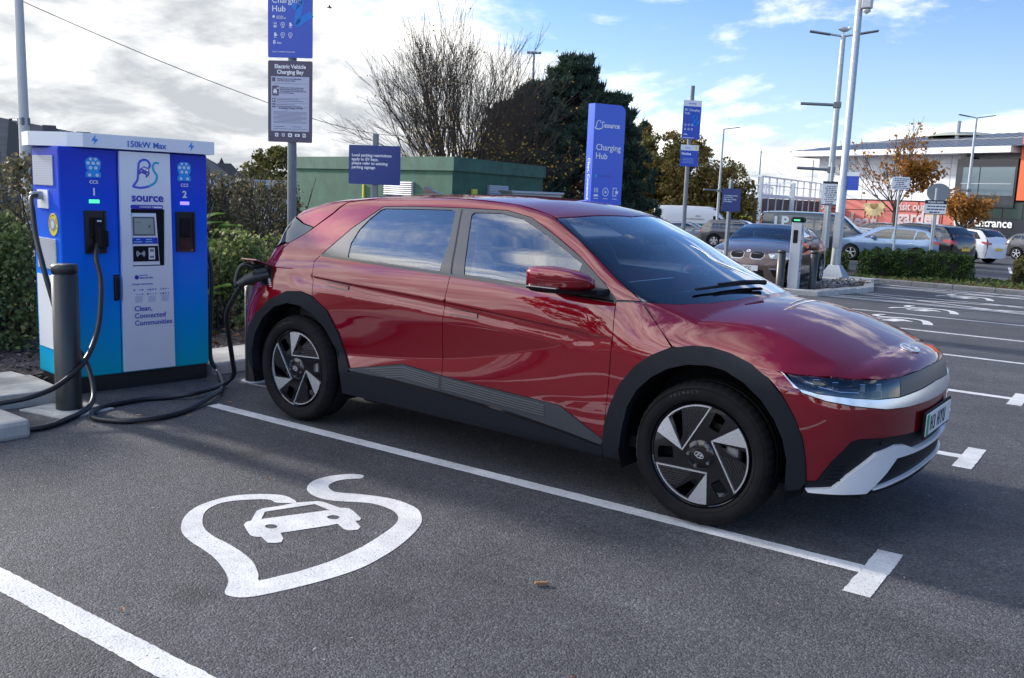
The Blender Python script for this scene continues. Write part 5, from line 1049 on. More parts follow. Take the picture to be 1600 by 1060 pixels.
# ---------------------------------------------------------------- lamp columns
def lampcol(x,y,h,r0_,r1_,heads,label,arms=(),rz=0,m=steel,base=True):
    e=empty('lamp_column',(x,y,up(x,y)),rz); tag(e,label,'street lamp','car park lamp columns'); b=MB(); b.cyl((0,0,0),(0,0,1.1),r0_*1.25,r0_*1.2,n=16); b.cyl((0,0,1.1),(0,0,h),r0_,r1_,n=16); b.build('mast',m,e)
    for s in heads:
        b=MB(); b.tube([(0,0,h-.03),(s*.35,0,h+.03)],.03,8); b.build('lamp_arm',m,e)
        b=MB(); b.box((s*.66,0,h+.075),(.62,.20,.05),rot=Matrix.Rotation(-s*.16,3,'Y'),bev=.02); b.build('lamp_head',greypole,e)
    for (z,dx,dy) in arms:
        b=MB(); b.tube([(0,0,z),(dx,dy,z+.02)],.045,8); b.box((0,0,z),(.22,.22,.18),bev=.02); b.build('side_arm',greypole,e)
    return e
# big column at the island with its flared base and camera box
x,y=-5.03,18.85; e=empty('lamp_column',(x,y,up(x,y)),0); tag(e,'thick galvanised column with a flared square foot and camera box, beside the clipped hedge','street lamp','car park lamp columns')
b=MB(); b.lathe([(.13,.30),(.115,.7),(.112,2.55),(.088,2.60),(.082,8.0)],n=24); b.build('mast',steel,e)
b=MB(); s0,s1=.36,.13; b.add([(-s0,-s0,.0),(s0,-s0,0),(s0,s0,0),(-s0,s0,0),(-s1,-s1,.42),(s1,-s1,.42),(s1,s1,.42),(-s1,s1,.42)],[(0,1,5,4),(1,2,6,5),(2,3,7,6),(3,0,4,7),(4,5,6,7)]); b.box((0,0,.0),(.8,.8,.03)); b.box((0,-.13,1.3),(.16,.02,.9),bev=.004); b.build('flared_foot',steel,e)
b=MB(); b.box((.20,-.05,7.05),(.22,.22,.85),bev=.02); b.lathe([(.09,6.60),(.09,6.55),(.0,6.49)],n=16,c=(.20,-.05,0)); b.build('camera_box',mat('box_grey',(.50,.52,.53),.5),e)
b=MB(); b.box((.24,-.02,2.50),(.30,.006,.42)); b.build('blue_notice',bluep,e); b=MB(); b.box((.24,-.026,2.69),(.30,.004,.10)); b.build('notice_header',white,e)
b=MB(); b.box((-5.0,17.9,up(-5,17.9)+.03),(1.5,3.2,.14),bev=.03,rz=-.1); tag(b.build('concrete_pad',conc),kind='structure')
e=lampcol(-6.75,23.6,6.95,.105,.07,(-1,1),'tall twin-headed lamp column with a gull on top, behind the thick galvanised column',arms=((4.95,-1.05,-.15),(3.05,-1.0,-.3)),rz=.35)
# list sign on that column's neighbour
def simple_sign(x,y,w,h,zc,label,face,head=None,lines=6,rz=0,col=white,top=None,name='notice_sign',ink=None,txt=None,ph=None,r=.035):
    g=up(x,y); e=post(name,x,y,(ph or zc-g+h/2+.04),r,steel,label,'sign',rz=rz); b=MB(); rplate(b,w,h,.01,zc-g,.004,SF(0,-.05,0)); p_=b.build('sign_panel',col,e)
    ik=ink or mat('ink_dark',(.03,.03,.05),.6)
    if head: b=MB(); rplate(b,w,h*head,.004,zc-g+h/2-h*head/2,.002,SF(0,-.0545,0)); b.build('sign_header',ik,p_); b=MB(); rplate(b,w,h*.05,.002,zc-g-h/2+h*.03,.002,SF(0,-.0545,0)); b.build('sign_footer',ik,p_)
    b=MB(); n=lines; rr=random.Random(int(abs(x)*100)); hh=h*(1-(head or 0)-.08)
    for i in range(n):
        z=zc-g-h*.45+hh*(i+.5)/n*.95; ww=w*.8*rr.uniform(.6,1)
        # words as short dashes
        xx=-ww/2
        while xx<ww/2-.02: wl=rr.uniform(.03,.09)*w/.5; b.box((xx+wl/2,-.0552,z),(wl,.0008,hh/n*.42)); xx+=wl+.018
    b.build('sign_lines',ik,p_)
    if txt: text(txt,h*head*.62,SF(0,-.0585,zc-g+h/2-h*head*.75),whitet,p_,align='CENTER',bold=.03,h=0)
    return e
simple_sign(-5.55,19.6,.42,.62,1.93,'white list sign with dark top edge hanging left of the thick galvanised column',0,head=.10,lines=10,rz=facing(-5.55,19.6,.25),ph=3.0)
simple_sign(-5.48,26.85,.56,.40,2.42,'plain white notice on a pole, rising above the middle of the clipped hedge',0,lines=6,rz=facing(-5.48,26.85,.35))
e=simple_sign(-4.50,27.55,.68,.46,1.70,'black and white PLEASE NOTE sign on a pole, before a round grey sign',0,head=.27,lines=3,rz=facing(-4.5,27.55,.3),txt='PLEASE NOTE',ph=2.75)
b=MB(); rplate(b,.68,.46,.01,1.70-up(-4.5,27.55),.003,SF(0,-.0505,0)); 
e3=empty('round_sign',(-4.52,27.95,up(-4.5,28)),facing(-4.5,28,.3)); tag(e3,'round grey back of a sign on a pole behind the PLEASE NOTE sign','sign'); b=MB(); b.cyl((0,0,0),(0,0,2.5),.03,n=10); b.build('post',steel,e3); b=MB(); b.prism(ell(0,2.62,.37,.30,28),.008,SF(0,-.03,0)); b.build('sign_disc',mat('sign_back',(.20,.22,.24),.5,.3),e3)
lampcol(-7.4,51.2,7.5,.10,.06,(-1,1),'twin-headed lamp column in front of the dark glass entrance',arms=((3.6,-1.3,0),),rz=.55)
lampcol(-20.3,47.6,6.9,.09,.05,(1,),'single-headed lamp column rising behind the white van and steel frame',arms=((3.3,-1.1,-.4),),rz=.75)
lampcol(-20.9,6.7,9.5,.13,.075,(),'pale lamp column rising behind the left end of the tall blue charger',arms=((3.15,-.45,.0),),m=mat('pale_mast',(.52,.52,.50),.5),rz=0)
x,y=-50.4,71.8; e=empty('floodlight_mast',(x,y,up(x,y)),.6); tag(e,'distant floodlight mast with four lamps above the dark pine','street lamp'); b=MB(); b.cyl((0,0,0),(0,0,16.6),.18,.10,n=10); b.build('mast',greypole,e)
for dx in (-.55,-.2,.2,.55): b=MB(); b.box((dx,0,16.6),(.30,.3,.16),bev=.03); b.build('floodlight',greypole,e)
b=MB(); b.box((0,0,16.5),(1.3,.08,.08)); b.build('cross_bar',greypole,e)
# gull on the twin lamp, a bird in flight
gl=MB(); gl.lathe([(0,-.20),(.03,-.17),(.07,-.06),(.075,.04),(.05,.13),(.02,.17)],n=12,axis='X',c=(0,0,0)); g_=gl.build('gull',mat('gull_grey',(.40,.41,.42),.7),None,(-6.75,23.6,up(-6.75,23.6)+7.12),.9); tag(g_,'pale gull perched on top of the tall twin-headed lamp','bird')
b=MB(); b.lathe([(0,.14),(.045,.16),(.05,.20),(.03,.235),(0,.25)],n=10,axis='X',c=(0,0,.05)); b.add([(.24,0,.05),(.32,0,.03),(.25,.012,.06),(.25,-.012,.06)],[(0,1,2),(0,3,1),(2,1,3)]); b.build('head',mat('gull_white',(.7,.7,.7),.7),g_)
b=MB(); b.cyl((0,.02,-.06),(0,.02,-.14),.008,n=6); b.cyl((0,-.02,-.06),(0,-.02,-.14),.008,n=6); b.build('legs',mat('gull_leg',(.4,.25,.1),.7),g_)
bd=MB(); bd.lathe([(0,-.28),(.04,-.2),(.07,0),(.04,.16),(0,.24)],n=8,axis='X'); 
for s in (-1,1): bd.M=Matrix.Scale(1,4); bd.add([(.08,0,0),(-.08,0,0),(-.02,s*.35,.14),(.08,s*.32,.15),(-.10,s*.85,.02),(-.04,s*.84,.03)],[(0,1,2,3),(3,2,4,5)])
bo_=tag(bd.build('flying_bird',mat('bird_dark',(.10,.10,.10),.8),None,(-28.98,24.34,9.24),.6),'small dark bird flying under the clouds near the top of the frame','bird'); bo_.scale=(.5,.5,.5)
# overhead cable across the left of the sky
P=[Vector((-40,14.5,9.75)),Vector((-39.98,16.66,9.05)),Vector((-39.2,23,7.3)),Vector((-38.76,29.21,5.95)),Vector((-39.6,34.5,5.3)),Vector((-40.82,39.99,5.1)),Vector((-42,46,5.3))]
b=MB(); b.tube(smooth(P,5),.018,5); tag(b.build('overhead_wire',dark),'thin dark overhead wire sagging across the cloudy left of the sky','wire')
# traffic cone far behind, seen through the windscreen
cn=empty('traffic_cone',(-18.2,31.0,up(-18.2,31))); tag(cn,'orange traffic cone with a white band, seen through the red car\'s windscreen','cone'); b=MB(); b.lathe([(.20,.04),(.135,.32),],n=16); b.lathe([(.095,.55),(.04,.9),(0,.9)],n=16); b.box((0,0,.02),(.5,.5,.05),bev=.01); b.build('cone_body',mat('cone_orange',(.65,.10,.02),.5),cn); b=MB(); b.lathe([(.135,.32),(.095,.55)],n=16); b.build('cone_band',white,cn)
# ---------------------------------------------------------------- vegetation
def quadleaf(vs_,fs,p,s,r,droop=0):
    a,b_,c=r.uniform(-1.2,1.2),r.uniform(-1.2,1.2),r.uniform(0,2*PI); R=Euler((a,b_,c)).to_matrix(); n=len(vs_); w=s*.42
    for q in ((-s*.5,0,0),(0,-w,.08*s),(s*.5,0,0),(0,w,.08*s)): vs_.append(p+R@Vector(q))
    fs.append((n,n+1,n+2,n+3))
def clump_leaves(vs_,fs,c,rad,n,s,r,flat=1.0,shell=.35):
    for i in range(n):
        v=Vector((r.gauss(0,1),r.gauss(0,1),r.gauss(0,1))).normalized()*rad*(shell+(1-shell)*r.random()**.5); v.z*=flat
        quadleaf(vs_,fs,c+v,s*r.uniform(.6,1.3),r)
def branch(mb,tips,p,d,L_,r0_,depth,r,spread=.5,up_=.1,ratio=.72,n=6,minr=.004,kids=(2,4),bend=.12,allp=None):
    pts=[p];rs=[r0_];k=4; dd=d.copy()
    for i in range(k):
        dd=(dd+Vector((r.uniform(-bend,bend),r.uniform(-bend,bend),r.uniform(-bend,bend)+up_*.3))).normalized(); pts.append(pts[-1]+dd*L_/k); rs.append(max(minr,r0_*(1-.45*(i+1)/k)))
    mb.tube(pts,rs,n if depth>1 else 3,cap=False)
    if allp is not None and depth<=2: allp+=pts[1:]
    if depth==0: tips.append(pts[-1]); return
    for j in range(r.randint(*kids)):
        t=r.uniform(.35,1); i=min(k-1,int(t*k)); q=pts[i].lerp(pts[i+1],t*k-i) if t<1 else pts[-1]
        ax=Vector((r.gauss(0,1),r.gauss(0,1),r.gauss(0,.6))).normalized(); nd=(dd+ax*spread*r.uniform(.6,1.3)+Vector((0,0,up_))).normalized()
        branch(mb,tips,q,nd,L_*ratio*r.uniform(.75,1.15),max(minr,rs[i]*.62),depth-1,r,spread,up_,ratio,n,minr,kids,bend,allp)
    branch(mb,tips,pts[-1],dd,L_*ratio,rs[-1],depth-1,r,spread,up_,ratio,n,minr,kids,bend,allp)
barkm=mat('bark',(.055,.042,.034),.9,var=.3,vscale=12); barkd=mat('bark_dark',(.03,.025,.022),.9)
def leafobj(name,vs_,fs,m,parent): 
    me=bpy.data.meshes.new(name); me.from_pydata([tuple(v) for v in vs_],[],fs); return link(name,me,m,parent)
# bare tree behind the hut: many upright stems from the base
r=random.Random(21); tx,ty=-20.0,22.3; t=empty('bare_tree',(tx,ty,up(tx,ty))); tag(t,'almost leafless tree with a fan of fine branches behind the green hut','tree')
mb=MB(); tips=[];allp=[]
mb.tube([(0,0,-.2),(0,.02,.6),(.02,0,1.2)],[.17,.15,.14],10)
for i in range(34):
    a=2*PI*(i*.618)+r.uniform(-.1,.1); lean=1.2*((i+.5)/34)**.7; d=Vector((math.cos(a)*lean,math.sin(a)*lean,1)).normalized()
    branch(mb,tips,Vector((math.cos(a)*.08,math.sin(a)*.08,r.uniform(.8,1.5))),d,(2.95-.68*lean)*r.uniform(.95,1.05),r.uniform(.035,.06),4,r,.50,.09,.72,6,.0055,(2,3),.15,allp)
mb.build('trunk',barkm,t); vs_=[];fs=[]
for q in allp:
    if r.random()<.018: quadleaf(vs_,fs,q+Vector((r.uniform(-.05,.05),)*3),r.uniform(.06,.11),r)
leafobj('crown',vs_,fs,leafmat('autumn_sparse',(.30,.16,.03),(.45,.30,.06),.35),t)
# shrubby yellowing tree at its foot
r=random.Random(5); t=empty('yellowing_tree',(-17.9,22.0,up(-17.9,22.0))); tag(t,'low twiggy tree with scattered yellow leaves over the roof of the green hut','tree'); mb=MB(); tips=[];allp=[]
for i in range(16):
    a=r.uniform(-PI,PI); d=Vector((math.cos(a)*r.uniform(.2,1.3),math.sin(a)*r.uniform(.2,1.2),1)).normalized(); branch(mb,tips,Vector((r.uniform(-.6,.6),r.uniform(-.3,.3),.6)),d,r.uniform(1.4,2.0),.04,3,r,.6,-.02,.7,5,.006,(2,3),.2,allp)
mb.build('trunk',barkd,t); vs_=[];fs=[]
for q in allp:
    if r.random()<.34: quadleaf(vs_,fs,q+Vector((r.uniform(-.12,.12),r.uniform(-.12,.12),r.uniform(-.12,.12))),r.uniform(.07,.13),r)
leafobj('crown',vs_,fs,leafmat('yellow_leaf',(.20,.15,.02),(.42,.30,.05),.35,c3=(.35,.16,.04)),t)
# dark pines
pinem=leafmat('pine_needle',(.014,.030,.018),(.045,.075,.045),.15,c3=(.08,.11,.06))
def pine(x,y,h,w,label,seed,base=.15,n=90,tilt=(0,0)):
    r=random.Random(seed); t=empty('pine_tree',(x,y,up(x,y))); tag(t,label,'tree'); mb=MB(); mb.tube([(0,0,0),(.1,0,h*.5),(tilt[0],tilt[1],h*.95)],[.22,.15,.04],8); vs_=[];fs=[]
    for i in range(n):
        f=base+(1-base)*(i/n)**.9; z=h*f; rad=w*(1-((f-base)/(1-base))**2.3*.82)*(.35+.7*r.random()**.5); a=r.uniform(0,2*PI)
        o=Vector((.1+tilt[0]*f,tilt[1]*f,z-.25)); e_=Vector((math.cos(a)*rad+tilt[0]*f,math.sin(a)*rad+tilt[1]*f,z+rad*.22)); mb.tube([o,(o+e_)/2+Vector((0,0,.04)),e_],[.035,.022,.01],4,cap=False)
        for k in range(6):
            c=o.lerp(e_,r.uniform(.35,1.0))+Vector((r.uniform(-.2,.2),r.uniform(-.2,.2),r.uniform(-.05,.2)))
            # upward pointing tufts of needles
            for j in range(46):
                v=Vector((r.gauss(0,.55),r.gauss(0,.55),abs(r.gauss(0,.8))+.1)).normalized(); L_=r.uniform(.16,.34); s_=v.orthogonal().normalized()*.030; p=c+Vector((r.uniform(-.13,.13),r.uniform(-.13,.13),r.uniform(-.1,.12))); n_=len(vs_); vs_+= [p-s_*1.3,p+s_*1.3,p+v*L_]; fs.append((n_,n_+1,n_+2))
    mb.build('trunk',barkd,t); leafobj('crown',vs_,fs,pinem,t)
pine(-20.0,30.1,8.0,3.0,'tall dark pine behind the blue totem, the highest evergreen in view',31,n=230,base=.04)
pine(-20.3,27.6,6.6,2.5,'shorter dark pine on the left of the tallest evergreen',32,n=150,base=.04)
pine(-18.9,31.6,6.6,2.4,'narrow dark evergreen right of the tallest pine, half behind the blue totem',33,n=130,base=.04)
pine(-21.6,27.4,5.9,2.0,'rounded dark evergreen left of the pines, behind the yellowing tree',34,n=90,base=.05)
# orange-brown leafy tree inside the pines
def _lw(n): return n
def leafy(name,x,y,h,w,label,seed,m,trunk_h=.25,n=70,per=70,leaf=.09,flat=1.,shape='round',dens=1,cat='tree',group=None,bark=barkd):
    r=random.Random(seed); t=empty(name,(x,y,up(x,y))); tag(t,label,cat,group); mb=MB(); mb.tube([(0,0,-.1),(.03,.02,h*.4),(0,0,h*.85)],[h*.022+.01,h*.016,.012],8); vs_=[];fs=[]
    for i in range(n):
        f=r.random(); z=h*(trunk_h+(1-trunk_h)*f)
        if shape=='round': rad=w*math.sin(PI*min(1,.12+f*.86))**.6
        elif shape=='cone': rad=w*(1-f)**.75+.04
        else: rad=w*(1-.3*f)
        a=r.uniform(0,2*PI); q=rad*r.random()**.5; c=Vector((math.cos(a)*q,math.sin(a)*q,z)); cr=w*r.uniform(.14,.30)*(1.2-.5*f)
        if r.random()<.6: mb.tube([(0,0,z*.75),(c.x*.6,c.y*.6,z*.9),tuple(c)],[.02,.013,.006],4,cap=False)
        clump_leaves(vs_,fs,c,cr,int(per*r.uniform(.6,1.3)),leaf,r,flat)
    mb.build('trunk',bark,t); leafobj('crown',vs_,fs,m,t); return t
brown=leafmat('brown_mixed',(.11,.09,.025),(.26,.19,.05),.35,c3=(.34,.20,.05)); olive=leafmat('olive_mixed',(.06,.07,.02),(.17,.16,.045),.3,c3=(.26,.19,.055))
leafy('russet_tree',-18.9,30.2,5.8,.9,'thin russet-leaved tree growing in front of the tallest pine',41,leafmat('russet',(.20,.08,.02),(.36,.17,.04),.3),n=46,per=30,leaf=.12)
leafy('bushy_tree',-30.6,58.3,7.57,3.58,'broad olive-brown tree just right of the blue totem',42,olive,.05,110,90,.22,shape='x')
leafy('pointed_tree',-31.4,59.0,8.40,2.67,'brown tree with the tallest pointed top, right of the blue totem',43,brown,.1,90,80,.22,shape='cone')
leafy('bushy_tree',-28.2,60.0,7.72,2.64,'golden-brown tree behind the far twin-panel sign',44,brown,.05,90,80,.22,shape='x')
leafy('pointed_tree',-29.5,60.2,7.00,2.08,'narrow golden-brown tree with a pointed top behind the far twin-panel sign',45,brown,.08,70,80,.22,shape='cone')
leafy('bushy_tree',-25.9,62.0,6.12,2.82,'low golden-brown bush above the roof of the white van',46,brown,.0,80,80,.15)
leafy('bushy_tree',-34.8,57.4,7.28,3.77,'dark olive bush showing between the pine and the blue totem',47,olive,.0,90,90,.16)
leafy('bushy_tree',-28.2,58.6,6.2,3.4,'low golden-brown tree filling the gap left of the far twin-panel sign',49,brown,.0,130,90,.22,shape='x')
leafy('bushy_tree',-25.6,60.4,5.2,2.8,'low golden-brown tree between the far twin-panel sign and the steel frame',50,brown,.0,110,90,.22,shape='x')
# wild hedge behind the charging bays
hedm=leafmat('hedge_leaf',(.08,.11,.035),(.21,.26,.085),.45,c3=(.34,.34,.13)); hedd=leafmat('hedge_dark',(.07,.07,.04),(.17,.155,.08),.35,c3=(.28,.19,.11)); brl=leafmat('bright_leaf',(.05,.12,.02),(.16,.28,.05),.4)
def bush(name,x,y,w,d,h,label,seed,m,n=60,per=130,leaf=.06,cat='bush',group='wild bushes behind the charging bays',twigs=60,top=.0):
    r=random.Random(seed); t=empty(name,(x,y,up(x,y))); tag(t,label,cat,group); mb=MB(); vs_=[];fs=[]
    for i in range(twigs):
        a=r.uniform(0,2*PI); q=r.random(); b0=Vector((w*.8*q*math.cos(a),d*.8*q*math.sin(a),0)); e_=b0+Vector((r.uniform(-.4,.4),r.uniform(-.4,.4),h*r.uniform(.75,1.12))); mb.tube([b0,(b0+e_)/2+Vector((r.uniform(-.1,.1),r.uniform(-.1,.1),0)),e_],[.014,.008,.004],4,cap=False)
    for i in range(n):
        a=r.uniform(0,2*PI); q=r.random()**.5; z=h*r.random()**.8; k=1-.35*(z/h)**2; c=Vector((w*q*k*math.cos(a),d*q*k*math.sin(a),z)); clump_leaves(vs_,fs,c,r.uniform(.12,.26),int(per*r.uniform(.5,1.3)),leaf,r)
    mb.build('twigs',barkd,t); leafobj('foliage',vs_,fs,m,t); return t
bush('bush',-8.0,-2.4,1.3,1.1,1.62,'dark green bush reaching the left edge behind the tall blue charger',61,hedm,110,150,.055)
bush('bush',-8.2,-.7,1.3,1.0,1.66,'green bush directly behind the tall blue charger',62,hedd,110,130,.055)
bush('bush',-8.6,1.2,1.3,1.1,1.50,'brownish twiggy bush just right of the tall blue charger',63,hedd,100,110,.055,twigs=160)
bush('bush',-9.6,3.2,1.3,1.3,1.68,'brown and green bush behind the charging bay sign post',64,hedd,110,120,.055,twigs=160)
bush('bush',-11.4,5.4,1.6,1.4,1.66,'dark bush at the left end of the green hut',65,hedd,100,120,.06,twigs=120)
bush('bush',-6.9,1.35,.75,.5,.95,'leafy green shrub low beside the right edge of the tall blue charger',66,hedm,60,110,.055,twigs=40)
bush('bush',-7.0,2.5,.6,.5,.85,'low green shrub behind the charging gun and bollard',67,hedm,50,110,.05,twigs=40)
bush('bush',-6.5,-2.4,.7,.8,.62,'low leafy shrub at the left edge of the photo behind the concrete pads',68,hedm,60,110,.05,twigs=20)
bush('bush',-10.9,-4.2,1.6,1.6,1.72,'dark green bush at the far left edge under the grey roofed shed',69,hedm,110,140,.06)
bush('bush',-7.2,-.9,.9,.5,1.1,'green undergrowth showing left of the tall blue charger',70,hedm,60,120,.05,twigs=20)
t=bush('conical_shrub',-9.35,2.75,.20,.20,1.55,'pale conical shrub in front of the dark hedge left of the sign post',71,leafmat('pale_conifer',(.13,.11,.04),(.26,.22,.09),.2),6,40,.04,twigs=6,group=None)
for ch_ in list(t.children):
    if ch_.name.startswith('foliage'):
        r=random.Random(3); vs_=[];fs=[]
        for i in range(2600):
            f=r.random(); z=.25+1.35*f; rad=.21*(1-f)**.8+.01; a=r.uniform(0,2*PI); quadleaf(vs_,fs,Vector((math.cos(a)*rad,math.sin(a)*rad,z)),r.uniform(.03,.06),r)
        me=bpy.data.meshes.new('foliage'); me.from_pydata([tuple(v) for v in vs_],[],fs); me.materials.append(ch_.data.materials[0]); ch_.data=me
# broad bright leaves by the charging gun
def plant(x,y,n,s,label,seed,m=brl,h=.5):
    r=random.Random(seed); t=empty('leafy_plant',(x,y,up(x,y))); tag(t,label,'plant'); vs_=[];fs=[]
    for i in range(n):
        a=r.uniform(0,2*PI); L_=s*r.uniform(.7,1.3); w=L_*r.uniform(.22,.34); el=r.uniform(.1,1.1); hb=r.uniform(0,h); o=Vector((r.uniform(-.25,.25),r.uniform(-.25,.25),hb)); d=Vector((math.cos(a)*math.cos(el),math.sin(a)*math.cos(el),math.sin(el))); sd=Vector((-math.sin(a),math.cos(a),0)); n0=len(vs_)
        for k in range(6):
            f=k/5; c=o+d*L_*f+Vector((0,0,-.35*L_*f*f)); ww=w*math.sin(PI*(.08+.92*f))**.8; vs_+=[c-sd*ww+Vector((0,0,.06*L_)),c,c+sd*ww+Vector((0,0,.06*L_))]
        for k in range(5): b=n0+3*k; fs+=[(b,b+1,b+4,b+3),(b+1,b+2,b+5,b+4)]
    o=leafobj('leaves',vs_,fs,m,t); 
    for p_ in o.data.polygons: p_.use_smooth=True
plant(-6.35,.62,26,.34,'clump of broad bright green leaves low behind the charging gun',81)
plant(-7.6,1.75,34,.28,'bright green leafy plant right of the tall blue charger halfway up',82,h=1.15)
plant(-6.0,-2.1,18,.16,'small broad-leaved plant at the left edge of the bark bed',83,h=.2)
yf=MB(); r=random.Random(9)
for i in range(46): c=Vector((-6.75+r.uniform(-.2,.2),-1.42+r.uniform(-.3,.5),.35+r.random()*.9)); yf.lathe([(0,-.012),(.02,0),(0,.012)],n=6,c=tuple(c))
for i in range(22): c=Vector((-7.3+r.uniform(-.3,.3),2.0+r.uniform(-.5,.5),.55+r.random()*.5)); yf.lathe([(0,-.015),(.024,0),(0,.015)],n=6,c=tuple(c))
tag(yf.build('flowers',mat('flower_yellow',(.75,.55,.03),.6)),kind='stuff')
# clipped hedge and bush by the kerb
def hedge(x,y,w,d,h,rz,label,seed,m,n=9000,leaf=.05,name='hedge',round_=.25):
    r=random.Random(seed); t=empty(name,(x,y,up(x,y)),rz); tag(t,label,'hedge'); vs_=[];fs=[]
    for i in range(n):
        u_,v=r.uniform(-1,1),r.uniform(-1,1); f=r.random()
        side=r.random(); wob=lambda a,b: .07*math.sin(a*3.1+b*2.3)+.05*math.sin(a*7.7-b*5)
        if side<.4: p=Vector((u_*w/2,v*d/2,h+wob(u_*w,v*d)-round_*(abs(v)**4*.6+abs(u_)**8*.5)-abs(r.gauss(0,.05))))
        elif side<.8: p=Vector((u_*w/2,-d/2+wob(u_*w,f*2)+.12*f**3+abs(r.gauss(0,.06)),f*h*.97+.03))
        else: s=r.choice((-1,1)); p=Vector((s*(w/2-abs(r.gauss(0,.06))-.15*f**3),v*d/2,f*h*.97))
        quadleaf(vs_,fs,p,leaf*r.uniform(.6,1.4),r)
    b=MB(); b.box((0,0,h*.46),(w*.93,d*.84,h*.86),bev=.12); b.build('hedge_core',mat('hedge_core',(.010,.014,.006),.95),t); leafobj('foliage',vs_,fs,m,t)
clip=leafmat('clipped_leaf',(.020,.045,.010),(.060,.105,.022),.2,c3=(.10,.13,.035))
hedge(-3.85,22.15,2.75,1.3,.78,.48,'low clipped green hedge beside the thick galvanised column',91,clip,15000)
hedge(-6.6,22.8,1.6,1.0,.62,.3,'short green hedge behind the foot of the thick galvanised column',92,leafmat('clipped_light',(.04,.07,.015),(.11,.15,.04),.2),5000)
hedge(-.35,22.9,2.3,1.2,.78,.1,'ragged olive hedge cut off by the right edge of the frame',93,olive,9000,.055)
# autumn street trees before the store
def street_tree(x,y,h,label,seed,leafn,lm,sp=.55,th=.38):
    r=random.Random(seed); t=empty('autumn_tree',(x,y,up(x,y))); tag(t,label,'tree'); mb=MB(); tips=[];allp=[]; mb.tube([(0,0,0),(.03,0,h*th*.5),(0,.02,h*th)],[.10,.085,.075],8)
    for i in range(9): a=2*PI*i/9+r.uniform(-.3,.3); k=r.uniform(.2,.95); branch(mb,tips,Vector((0,0,h*th*r.uniform(.85,1.02))),Vector((math.cos(a)*k,math.sin(a)*k,1)).normalized(),h*.24*r.uniform(.8,1.15),.035,3,r,sp,.12,.72,5,.007,(2,3),.15,allp)
    mb.build('trunk',barkm,t); vs_=[];fs=[]
    for q in allp:
        f=leafn(q,r)
        for k in range(f): quadleaf(vs_,fs,q+Vector((r.uniform(-.2,.2),r.uniform(-.2,.2),r.uniform(-.15,.15))),r.uniform(.10,.19),r)
    leafobj('crown',vs_,fs,lm,t)
orange=leafmat('orange_leaf',(.30,.12,.02),(.48,.24,.05),.35)
street_tree(-8.0,37.6,5.75,'half-bare tree with orange-brown leaves before the white store wall',101,lambda q,r:(5 if (q.x>.3 and 2.4<q.z<4.2) else (1 if r.random()<.3 else 0)),orange)
street_tree(-6.1,42.5,3.2,'small orange-leaved tree before the dark store entrance',102,lambda q,r:(2 if r.random()<.5 else 0),orange,.5,.45)
# ---------------------------------------------------------------- buildings
def wallframe(A,B,zb):
    A=Vector(A);B=Vector(B); return (A.x,A.y,zb), math.atan2(B.y-A.y,B.x-A.x)
hutg=mat('hut_green',(.030,.10,.062),.75,var=.28,vscale=2.5,bump=.15,bscale=30,bdist=.01,detail=8); hutd=mat('hut_roof_green',(.038,.11,.075),.7,var=.3,vscale=3,detail=8)
P0,P1,P2=(-19.31,13.70),(-12.34,12.41),(-13.34,17.87); P3=(P0[0]+P2[0]-P1[0],P0[1]+P2[1]-P1[1])
g=-.55; hut=empty('green_hut',(P1[0],P1[1],g)); tag(hut,'dark green flat-roofed brick hut with louvres, behind the red car','building')
sc_=lambda k:[((p[0]-(P0[0]+P2[0])/2)*k+(P0[0]+P2[0])/2-P1[0],(p[1]-(P0[1]+P2[1])/2)*k+(P0[1]+P2[1])/2-P1[1]) for p in (P0,P1,P2,P3)]
b=MB(); b.prism(sc_(1),2.65,Matrix.Identity(4)); b.build('wall',hutg,hut)
b=MB(); b.prism(sc_(1.02),.33,Matrix.Translation((0,0,2.64))); b.build('roof_band',hutd,hut)
def on_hut(B,nm,u0,u1,z0,z1,m,slats=0,par=None,d=.05):
    B=Vector((B[0]-P1[0],B[1]-P1[1],0)); e=B.normalized(); n=Vector((e.y,-e.x,0)) if Vector((e.y,-e.x,0)).dot(Vector((.57,-.82,0)))>0 else Vector((-e.y,e.x,0))
    M=Matrix((e,n,Vector((0,0,1)))).transposed().to_4x4()
    def bx(u,z,w,h,o,dd): q=MB(); return ((M@Vector((u,o,z))),w,h,dd)
    mb=MB(); mb.M=M; mb.box(((u0+u1)/2,.02,(z0+z1)/2-g),(abs(u1-u0),d,z1-z0)); o=mb.build(nm,m,par or hut)
    if slats:
        s_=MB(); s_.M=M
        for i in range(slats): s_.box(((u0+u1)/2,.06,z0-g+(z1-z0)*(i+.5)/slats),(abs(u1-u0)-.06,.03,(z1-z0)/slats*.55),rot=Matrix.Rotation(.5,3,'X'))
        s_.build('slats',mat('louvre_white',(.55,.57,.60),.5),o)
lf_=mat('louvre_frame',(.28,.30,.32),.5)
on_hut(P0,'louvre',1.45,2.65,1.45,1.80,lf_,7); on_hut(P2,'louvre',1.9,3.05,1.50,1.80,lf_,7)
on_hut(P2,'warning_plate',1.0,1.25,1.55,1.68,mat('warn_yellow',(.7,.6,.05),.4)); on_hut(P0,'corner_strip',3.55,3.60,1.0,1.7,mat('warn_yellow',(.7,.6,.05),.4))
b=MB(); b.box((0,0,.95),(1.35,.75,1.9),bev=.01); o=b.build('steel_cabinet',mat('cabinet_grey',(.36,.40,.42),.45),None,(-11.6,14.7,-.28),1.05); tag(o,'pale grey steel cabinet standing before the right face of the green hut','cabinet')
b=MB(); b.box((0,0,1.93),(1.45,.85,.06),bev=.01); b.build('lid',steel,o); b=MB(); b.box((0,-.38,.95),(.008,.01,1.7)); b.build('door_gap',dark,o)
